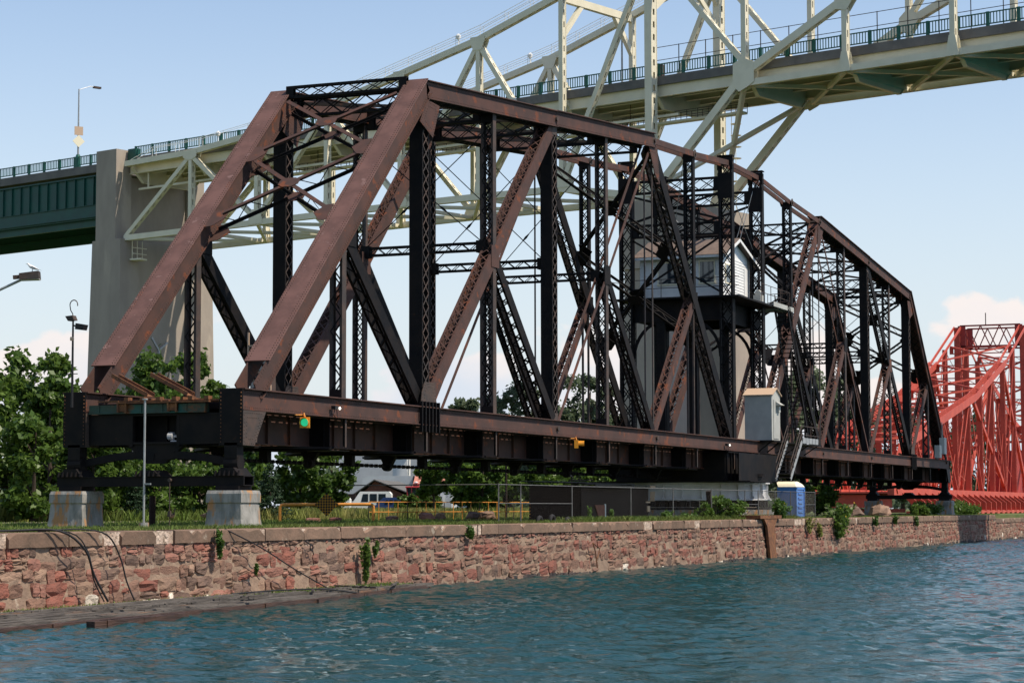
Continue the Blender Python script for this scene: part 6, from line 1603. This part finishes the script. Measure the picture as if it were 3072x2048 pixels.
# ------------------------------------------------------------------ on the quay
def gate():
    a = V3((29.4, 14.5, 0)); c = V3((31.0, 9.7, 0)); a = V3((27.2, 13.3, 0)); c = V3((28.9, 9.3, 0))
    a = V3((26.6, 13.0, 0)); c = V3((28.3, 9.1, 0))
    r = thing('pipe_gate', 'orange bent pipe barrier across the path with a sign in its middle', 'barrier', tuple((a+c)/2))
    h = V3((0, 0, 0.78)); d = (c-a).normalized()
    b = MB(); pts = [a-V3((0, 0, 0.1)), a+h*0.85, a+h*0.95+d*0.04, a+h+d*0.15, c+h-d*0.15, c+h*0.95-d*0.04, c+h*0.85, c-V3((0, 0, 0.1))]
    b.tube(pts, 0.075, 8); b.build('pipe', ORANGE, r)
    s = thing('warning_sign', 'black and yellow checkered diamond sign on the orange pipe barrier', 'sign', tuple((a+c)/2+h))
    ctr = (a+c)/2+h+V3((-0.10, -0.04, 0.0)); n = V3((d.y, -d.x, 0)); n = n if n.x < 0 else -n
    fwd = V3((-0.93, -0.36, 0)); e1 = (V3((0, 0, 1))+d).normalized(); e2 = (V3((0, 0, 1))-d).normalized(); S_ = 0.76
    b = MB(); b.prism([tuple(ctr+e1*(-S_/2)+e2*(-S_/2)), tuple(ctr+e1*(S_/2)+e2*(-S_/2)), tuple(ctr+e1*(S_/2)+e2*(S_/2)), tuple(ctr+e1*(-S_/2)+e2*(S_/2))], n*-0.02); b.build('plate', SIGNY, s)
    b = MB(); k_ = 9
    for i in range(k_):
        for j in range(k_):
            if (i+j) % 2 == 0:
                u = -S_/2+S_*i/k_; v = -S_/2+S_*j/k_; w = S_/k_
                b.prism([tuple(ctr+e1*u+e2*v), tuple(ctr+e1*(u+w)+e2*v), tuple(ctr+e1*(u+w)+e2*(v+w)), tuple(ctr+e1*u+e2*(v+w))], n*0.004)
    b.build('check_pattern', BLACK, s)
gate()
def pipe_fence():
    a = V3((36.6, 13.4, 0)); c = V3((50.0, 9.6, 0)); r = thing('pipe_railing', 'long orange pipe railing with two rails across the meadow', 'railing', tuple((a+c)/2)); n = 20
    for z in (0.42, 0.92):
        b = MB(); b.tube([a+V3((0, 0, z)), c+V3((0, 0, z))], 0.024, 6); b.build('rail', ORANGE, r)
    for i in range(n):
        p_ = a+(c-a)*(i/(n-1)); b = MB(); b.tube([p_-V3((0, 0, 0.05)), p_+V3((0, 0, 0.92))], 0.024, 6); b.build('post', ORANGE if i % 4 else SLATE, r)
pipe_fence()
def rock(x, y, w, h, label, m):
    rr = np.random.default_rng(int(x*100)); b = MB()
    b.lathe((x, y, 0), [(w*0.45, -0.05), (w*0.5, h*0.3), (w*0.42, h*0.8), (w*0.2, h)], 9); b.v = [(p_[0]+rr.normal(0, w*0.05), p_[1]+rr.normal(0, w*0.05), p_[2]+rr.normal(0, h*0.07)) for p_ in b.v]
    o = b.build('boulder', m); tag(o, label, 'boulder', 'boulders before the meadow')
rock(30.2, 13.2, 0.75, 0.16, 'flat pale boulder left below the checkered sign', STONES[3]); rock(31.6, 12.7, 0.7, 0.17, 'flat reddish boulder right below the checkered sign', STONES[0])
rock(37.0, 12.3, 0.7, 0.22, 'low brown boulder at the left end of the orange railing', STONES[1]); rock(40.2, 11.9, 0.9, 0.36, 'reddish square boulder behind the orange railing', STONES[3]); rock(41.3, 11.6, 0.6, 0.36, 'pale square boulder behind the orange railing', STONES[2]); rock(44.2, 11.0, 0.9, 0.40, 'dark boulder behind the orange railing', STONES[4]); rock(45.4, 10.7, 1.0, 0.42, 'grey boulder right of the dark one behind the railing', STONES[2])
for x, y, w, lab in ((86.0, -1.2, 1.6, 'large pale broken rock under the far bridge end'), (80.0, -0.6, 1.8, 'dark broken rock left of the pale one under the far bridge end')):
    rock(x, y, w, 0.75, lab, STONES[2] if x > 83 else STONES[4])
for i, (x, z_, lab) in enumerate(((21.2, 0.0, 'leftmost half sunk black tyre by the mesh fence corner'), (22.6, 0.05, 'middle and tallest half sunk black tyre by the fence'), (24.4, -0.06, 'rightmost and lowest black tyre by the fence'))):
    b = MB(); R1, R2 = 0.22, 0.085
    for a_ in range(16):
        t = 2*math.pi*a_/16
        for c_ in range(8):
            u = 2*math.pi*c_/8; rr = R1+R2*math.cos(u); b.v.append((x+rr*math.cos(t), -1.9+R2*math.sin(u), z_+rr*math.sin(t)))
    for a_ in range(16):
        for c_ in range(8): b.f.append((a_*8+c_, ((a_+1) % 16)*8+c_, ((a_+1) % 16)*8+(c_+1) % 8, a_*8+(c_+1) % 8)); b.m.append(0)
    o = b.build('tyre', RUBBER, smooth=True); tag(o, lab, 'tyre', 'old tyres by the fence')
for x, y, lab in ((33.5, 7.0, 'long rusty plank lying in the grass before the orange railing'), (20.5, -1.3, 'rusty plank lying in the grass left of the tyres')):
    b = MB(); b.beam((x, y, 0.03), (x+3.4, y-0.3, 0.03), 0.35, 0.06); o = b.build('plank', RUST); tag(o, lab, 'plank', 'planks in the grass')
def shed():
    x0, x1, y0, y1, h = 37.2, 47.5, 2.3, 5.0, 1.72
    r = thing('storage_shed', 'low dark stained wooden shed with flat ragged roof under the brown bridge', 'shed', ((x0+x1)/2, 3.6, 0))
    b = MB(); b.span((x0+0.05, y0+0.05, 0), (x1-0.05, y1-0.05, h-0.05)); b.build('wall', DARKW, r)
    n = 11
    for i in range(n):
        z = i*h/n; b = MB(); b.span((x0-0.0, y0-0.02, z+0.01), (x0+0.05, y1, z+h/n-0.012)); b.build('board', DARKW, r)
        b = MB(); b.span((x0, y0-0.01, z+0.01), (43.0, y0+0.05, z+h/n-0.012)); b.build('board', DARKW, r)
    b = MB(); b.prism([(x0-0.4, y0-0.4, h+0.02), (44.0, y0-0.4, h+0.06), (44.0, y1+0.3, h+0.20), (x0-0.4, y1+0.3, h+0.16)], (0, 0, 0.05)); b.build('roof', BLACK, r)
    b = MB(); b.prism([(43.8, y0-0.3, h+0.0), (x1+0.3, y0-0.3, h+0.0), (x1+0.3, y1, h+0.1), (43.8, y1, h+0.1)], (0, 0, 0.05)); b.build('roof', BLACK, r)
    b = MB(); b.beam((38, y0-0.45, h-0.02), (43.6, y0-0.48, h-0.06), 0.05, 0.12); b.beam((38, y0+0.8, h+0.24), (42.5, y0+1.4, h+0.30), 0.25, 0.05); each(b, 'roof_plank', TIMBER, r)
    b = MB(); b.prism([(39.6, y0-0.04, 0.05), (40.4, y0-0.04, 0.05), (40.4, y0-0.04, 0.75), (39.0, y0-0.04, 0.75)], (0, -0.03, 0)); b.build('door', BRICK, r)
    b = MB(); b.span((40.42, y0-0.08, 0.02), (40.55, y0-0.03, 0.8)); b.build('door_post', WHITE, r)
    b = MB()
    for i in range(4): b.beam((46.6+i*0.2, y0-0.35, 0.95), (46.7+i*0.2, y0-0.35, 1.45), 0.05, 0.04, (1, 0, 0))
    b.box((46.2, y0-0.36, 0.9), (0.6, 0.05, 0.08)); b.box((46.3, y0-0.35, 0.55), (0.4, 0.05, 0.3)); b.box((47.0, y0-0.35, 1.68), (0.8, 0.05, 0.15)); each(b, 'batten', TAN, r)
shed()
def mesh_fence():
    y = -1.72; xs = [17.3, 19.6, 25.4, 33.0, 39.2, 45.5, 51.6, 54.2, 57.6, 61.0, 64.3, 66.6]
    r = thing('mesh_fence', 'chain link fence with steel posts in front of the dark shed and turntable', 'fence', (40, y, 0)); top = 1.52
    for x in xs: b = MB(); b.tube([(x, y, -0.05), (x, y, top+0.04)], 0.028, 8); b.build('post', FENCEM, r)
    for x0, x1 in zip(xs[:-1], xs[1:]):
        b = MB(); b.tube([(x0, y, top), (x1, y, top)], 0.020, 6); b.build('rail', FENCEM, r)
        if x0 in (17.3, 19.6, 51.6, 64.3): b = MB(); b.tube([(x0, y, 0.78), (x1, y, 0.78)], 0.018, 6); b.build('rail', FENCEM, r)
        b = MB(); b.v = [(x0, y+0.03, 0.02), (x1, y+0.03, 0.02), (x1, y+0.03, top), (x0, y+0.03, top)]; b.f = [(0, 1, 2, 3)]; b.m = [0]; b.build('mesh', MESHD if x0 > 53 else MESHM, r)
    b = MB(); b.tube([(17.3, y, top), (17.4, 5.0, top)], 0.024, 6); b.tube([(66.6, y, top), (66.7, 3, top)], 0.024, 6); each(b, 'rail', FENCEM, r)
mesh_fence()
b = MB(); b.beam((46.0, -1.5, 0), (45.7, -1.5, 1.45), 0.22, 0.2, (1, 0, 0)); o = b.build('wooden_post', DARKW); tag(o, 'dark leaning wooden post in the bushes before the turntable', 'post')
def toilet():
    x, y = 65.4, -0.55; r = thing('portable_toilet', 'blue plastic portable toilet with an ivory roof behind the mesh fence', 'portable toilet', (x, y, 0)); w = 0.6
    b = MB(); b.box((x, y, 0.92), (1.9, 1.15, 1.82)); b.build('body', BLUEP, r)
    b = MB(); b.prism([(x-0.98, y-0.60, 1.84), (x+0.98, y-0.60, 1.84), (x+0.85, y-0.5, 2.0), (x+0.35, y-0.35, 2.16), (x-0.35, y-0.35, 2.16), (x-0.85, y-0.5, 2.0)], (0, 1.1, 0)); b.build('roof', IVORY, r)
    b = MB()
    for sx in (-0.9, 0.9): b.box((x+sx, y-0.59, 0.92), (0.16, 0.06, 1.82))
    b.box((x, y-0.59, 1.74), (1.9, 0.06, 0.12)); b.box((x, y-0.59, 0.06), (1.9, 0.06, 0.12)); b.build('frame', BLUEP, r)
    for z in (0.35, 0.62, 0.89, 1.16, 1.43):
        b = MB(); b.box((x, y-0.60, z), (0.9, 0.05, 0.10)); b.build('rib', BLUEP, r)
toilet()

# ------------------------------------------------------------------ the town beyond
def house():
    r = thing('brick_house', 'low brown brick house with a grey gable roof behind the parked vans', 'house', (94, 38, 0))
    c = V3((95.0, 39.9, 0)); d = V3((0.30, -0.954, 0)); s = V3((0.954, 0.30, 0))   # gable faces the camera, ridge runs away to the right
    q = lambda a, e, z: tuple(c+d*a+s*e+V3((0, 0, z)))
    b = MB(); w = 2.6
    b.quadbox([q(-w, -4, 0), q(w, -4, 0), q(w, 9, 0), q(-w, 9, 0), q(-w, -4, 1.15), q(w, -4, 1.15), q(w, 9, 1.15), q(-w, 9, 1.15)]); b.prism([q(-w, -4, 1.15), q(w, -4, 1.15), q(-0.9, -4, 2.75)], s*13); b.build('wall', BRICK, r)
    b = MB()
    b.prism([q(-w-0.5, -4.5, 1.3), q(-0.9, -4.5, 2.80), q(-0.9, 9.5, 2.80), q(-w-0.5, 9.5, 1.3)], (0, 0, 0.08)); b.prism([q(-0.9, -4.5, 2.80), q(w+0.6, -4.5, 1.25), q(w+0.6, 9.5, 1.25), q(-0.9, 9.5, 2.80)], (0, 0, 0.08)); b.build('roof', SLATER, r)
    b = MB(); b.prism([q(-3.6, -4.9, 1.2), q(-2.3, -4.9, 1.2), q(-2.3, -4.9, 1.75), q(-3.3, -4.9, 1.75)], s*0.3); b.build('porch', DARKW, r)
house()
def block(name, label, cat, u0, u1, z0, z1, m, parts=()):
    pass
def far_building(label, x, y, L_, dpt, h, m, rz, roofm=None, stripes=0, cat='building', pitched=False):
    r = thing('far_building', label, cat, (x, y, 0), 'buildings beyond the meadow'); ca, sa = math.cos(rz), math.sin(rz)
    b = MB(); b.box((x, y, h/2), (L_, dpt, h), rz=rz); b.build('wall', m, r)
    if roofm:
        b = MB()
        if pitched:
            q = lambda a, e, z: (x+a*ca-e*sa, y+a*sa+e*ca, z)
            b.prism([q(-L_/2-0.3, -dpt/2-0.4, h-0.1), q(L_/2+0.3, -dpt/2-0.4, h-0.1), q(L_/2+0.3, 0, h+pitched), q(-L_/2-0.3, 0, h+pitched)], (0, 0, 0.1)); b.prism([q(-L_/2-0.3, 0, h+pitched), q(L_/2+0.3, 0, h+pitched), q(L_/2+0.3, dpt/2+0.4, h-0.1), q(-L_/2-0.3, dpt/2+0.4, h-0.1)], (0, 0, 0.1))
        else: b.box((x, y, h+0.1), (L_+0.3, dpt+0.3, 0.2), rz=rz)
        b.build('roof', roofm, r)
    for i in range(stripes):
        a = -L_/2+L_*(i+0.5)/stripes; e = -dpt/2-0.05
        b = MB(); b.box((x+a*ca-e*sa, y+a*sa+e*ca, h*0.5), (L_/stripes*0.55, 0.06, h*0.35), rz=rz); f = b.build('window', WHITE, r)
        b = MB(); e -= 0.04; b.box((x+a*ca-e*sa, y+a*sa+e*ca, h*0.5), (L_/stripes*0.4, 0.04, h*0.25), rz=rz); b.build('pane', GLASS, f)
    return r
RZ = math.atan2(-0.954, 0.30)
far_building('long pink metal roofed building right behind the brick house', 117.5, 45.0, 5.4, 6, 2.5, SIDING, RZ, PINKR, 0, pitched=1.7)
far_building('low pale grey building with a small vent left of the pink roof', 118.5, 51.2, 4.6, 7, 3.55, SIDING, RZ, None, 2)
far_building('pale ribbed industrial hall far behind the pink roof', 150, 65.2, 12, 10, 7.6, SIDING, RZ, None, 0)
far_building('white panelled hall section in the middle of the industrial hall', 139, 60.0, 1.5, 2.4, 5.9, WHITE, RZ, PINKR, 0)
far_building('small pale house with a dark square window right of the red wheelhouse', 103.5, 39.8, 2.6, 4, 2.55, SIDING, RZ, None, 1, 'house')
r = thing('storage_tank', 'light blue steel tank on legs right of the white hall', 'tank', (132, 54.9, 0))
b = MB(); b.lathe((132, 54.9, 0), [(0.36, 4.0), (0.36, 4.75), (0.28, 4.82)], 18); b.build('tank', CYAN, r)
for dx, dy in ((-.2, -.2), (.2, -.2), (.2, .2), (-.2, .2)): b = MB(); b.tube([(132+dx, 54.9+dy, 0), (132+dx, 54.9+dy, 4.05)], 0.1, 8); b.build('leg', CYAN, r)
def vehicle(label, name, cat, x, y, rz, L_, w, h, low, paint, stripe=None, hood=0.0):
    r = thing(name, label, cat, (x, y, 0), None); ca, sa = math.cos(rz), math.sin(rz); q = lambda a, e, z: (x+a*ca-e*sa, y+a*sa+e*ca, z)
    prof = [(-L_/2, 0.32), (L_/2, 0.32), (L_/2, 0.32+low*0.8), (L_/2-hood*0.15, 0.32+low), (L_/2-hood, 0.32+low*1.1), (L_/2-hood-0.45*(hood > 0)-0.1, h), (-L_/2+0.15, h), (-L_/2, h-0.2)]
    b = MB(); b.prism([q(a, -w/2, z) for a, z in prof], V3((-sa*w, ca*w, 0))); b.build('body', paint, r)
    if stripe: b = MB(); b.prism([q(-L_/2+0.05, -w/2-0.012, 0.35), q(L_/2-0.05, -w/2-0.012, 0.35), q(L_/2-0.05, -w/2-0.012, 0.72), q(-L_/2+0.05, -w/2-0.012, 0.72)], V3((sa*0.01, -ca*0.01, 0))); b.build('stripe', stripe, r)
    n = 3
    for sd in (-1, 1):
        for i in range(n):
            a0 = -L_/2+0.4+(L_-hood-0.9)*i/n; a1 = a0+(L_-hood-0.9)/n-0.12
            b = MB(); b.prism([q(a0, sd*(w/2+0.008), 0.42+low), q(a1, sd*(w/2+0.008), 0.42+low), q(a1-(0.15 if i == n-1 else 0), sd*(w/2+0.008), h-0.18), q(a0, sd*(w/2+0.008), h-0.18)], V3((-sa*0.01*sd, ca*0.01*sd, 0))); b.build('window', GLASS, r)
    b = MB(); zz = 0.32+low*1.1
    b.prism([q(L_/2-hood+0.01, -w/2+0.12, zz+0.08), q(L_/2-hood+0.01, w/2-0.12, zz+0.08), q(L_/2-hood-0.4*(hood > 0)-0.08, w/2-0.15, h-0.1), q(L_/2-hood-0.4*(hood > 0)-0.08, -w/2+0.15, h-0.1)], V3((ca*0.02, sa*0.02, 0.01))); b.build('windscreen', GLASS, r)
    for a in (-L_/2+0.75, L_/2-0.75):
        for e in (-w/2+0.08, w/2-0.08):
            b = MB(); c = V3(q(a, e, 0.33)); ax = V3((-sa, ca, 0)); b.tube([c-ax*0.1, c+ax*0.1], 0.33, 14); o = b.build('wheel', RUBBER, r)
            b = MB(); b.tube([c-ax*0.11, c+ax*0.11], 0.18, 10); b.build('rim', GALV, o)
    return r
DX = math.atan2(-0.93, 0.36)
vehicle('large white motor van with a blue lower stripe parked before the brick house', 'parked_van', 'van', 87.2, 38.1, DX+math.pi, 3.2, 1.6, 1.9, 0.7, WHITE, NAVY, 0.3)
vehicle('dark blue pickup with white cap parked in front of the white van', 'parked_pickup', 'pickup', 82.2, 34.4, DX+math.pi, 2.6, 1.3, 1.42, 0.5, NAVY, None, 0.6)
vehicle('white van half hidden by a tree at the left of the parked vehicles', 'parked_van', 'van', 84.5, 39.8, DX+math.pi, 2.4, 1.5, 1.5, 0.6, WHITE, None, 0.4)
def wheelhouse():
    x, y = 90.2, 35.7; r = thing('red_wheelhouse', 'dark red glazed boat wheelhouse with white radar dome behind a hedge', 'boat cabin', (x, y, 0)); d = V3((0.36, -0.93, 0)); s = V3((0.93, 0.36, 0)); c = V3((x, y, 0)); q = lambda a, e, z: tuple(c+d*a+s*e+V3((0, 0, z)))
    b = MB(); b.quadbox([q(-.65, -.6, 0), q(.65, -.6, 0), q(.65, .6, 0), q(-.65, .6, 0), q(-.65, -.6, 1.6), q(.65, -.6, 1.6), q(.65, .6, 1.6), q(-.65, .6, 1.6)]); b.build('hull', MAROON, r)
    b = MB(); b.quadbox([q(-.8, -.7, 2.22), q(.8, -.7, 2.22), q(.8, .7, 2.22), q(-.8, .7, 2.22), q(-.78, -.65, 2.32), q(.78, -.65, 2.32), q(.78, .65, 2.32), q(-.78, .65, 2.32)]); b.build('roof', MAROON, r)
    for a in (-.66, -.3, 0.1, .66):
        for e in (-.58, .58): b = MB(); b.beam(q(a*0.95, e, 1.58), q(a*1.05, e, 2.24), 0.08, 0.08, (1, 0, 0)); b.build('window_post', MAROON, r)
    b = MB(); b.quadbox([q(-.6, -.54, 1.6), q(.6, -.54, 1.6), q(.6, .54, 1.6), q(-.6, .54, 1.6), q(-.66, -.55, 2.22), q(.66, -.55, 2.22), q(.66, .55, 2.22), q(-.66, .55, 2.22)]); b.build('glass', GLASS, r)
    b = MB(); b.box(q(0, 0, 2.42), (0.35, 0.35, 0.2)); b.build('mast_base', MAROON, r)
    b = MB(); b.lathe(q(0, 0, 0), [(0.12, 2.53), (0.15, 2.57), (0.15, 2.63), (0.07, 2.68)], 12); b.build('radar_dome', WHITE, r)
wheelhouse()
for i in range(5):
    t = i/4; tree(80.7+t*0.9, 32.4-t*2.2, 1.62, 0.55, ('hedge bush left end below the red wheelhouse', 'hedge bush second from the left below the red wheelhouse', 'middle hedge bush below the red wheelhouse', 'hedge bush fourth from the left below the red wheelhouse', 'right end hedge bush below the red wheelhouse')[i], 'hedge below the red wheelhouse', n=2200, leaf=0.12, z0f=0.0, clumps=22, name='hedge_bush')
b = MB(); b.tube([(62.0, 16.5, 0), (62.0, 16.5, 4.3)], 0.07, 6); o = b.build('wooden_pole', DARKW); tag(o, 'thin dark pole standing among the trees behind the orange railing', 'pole')
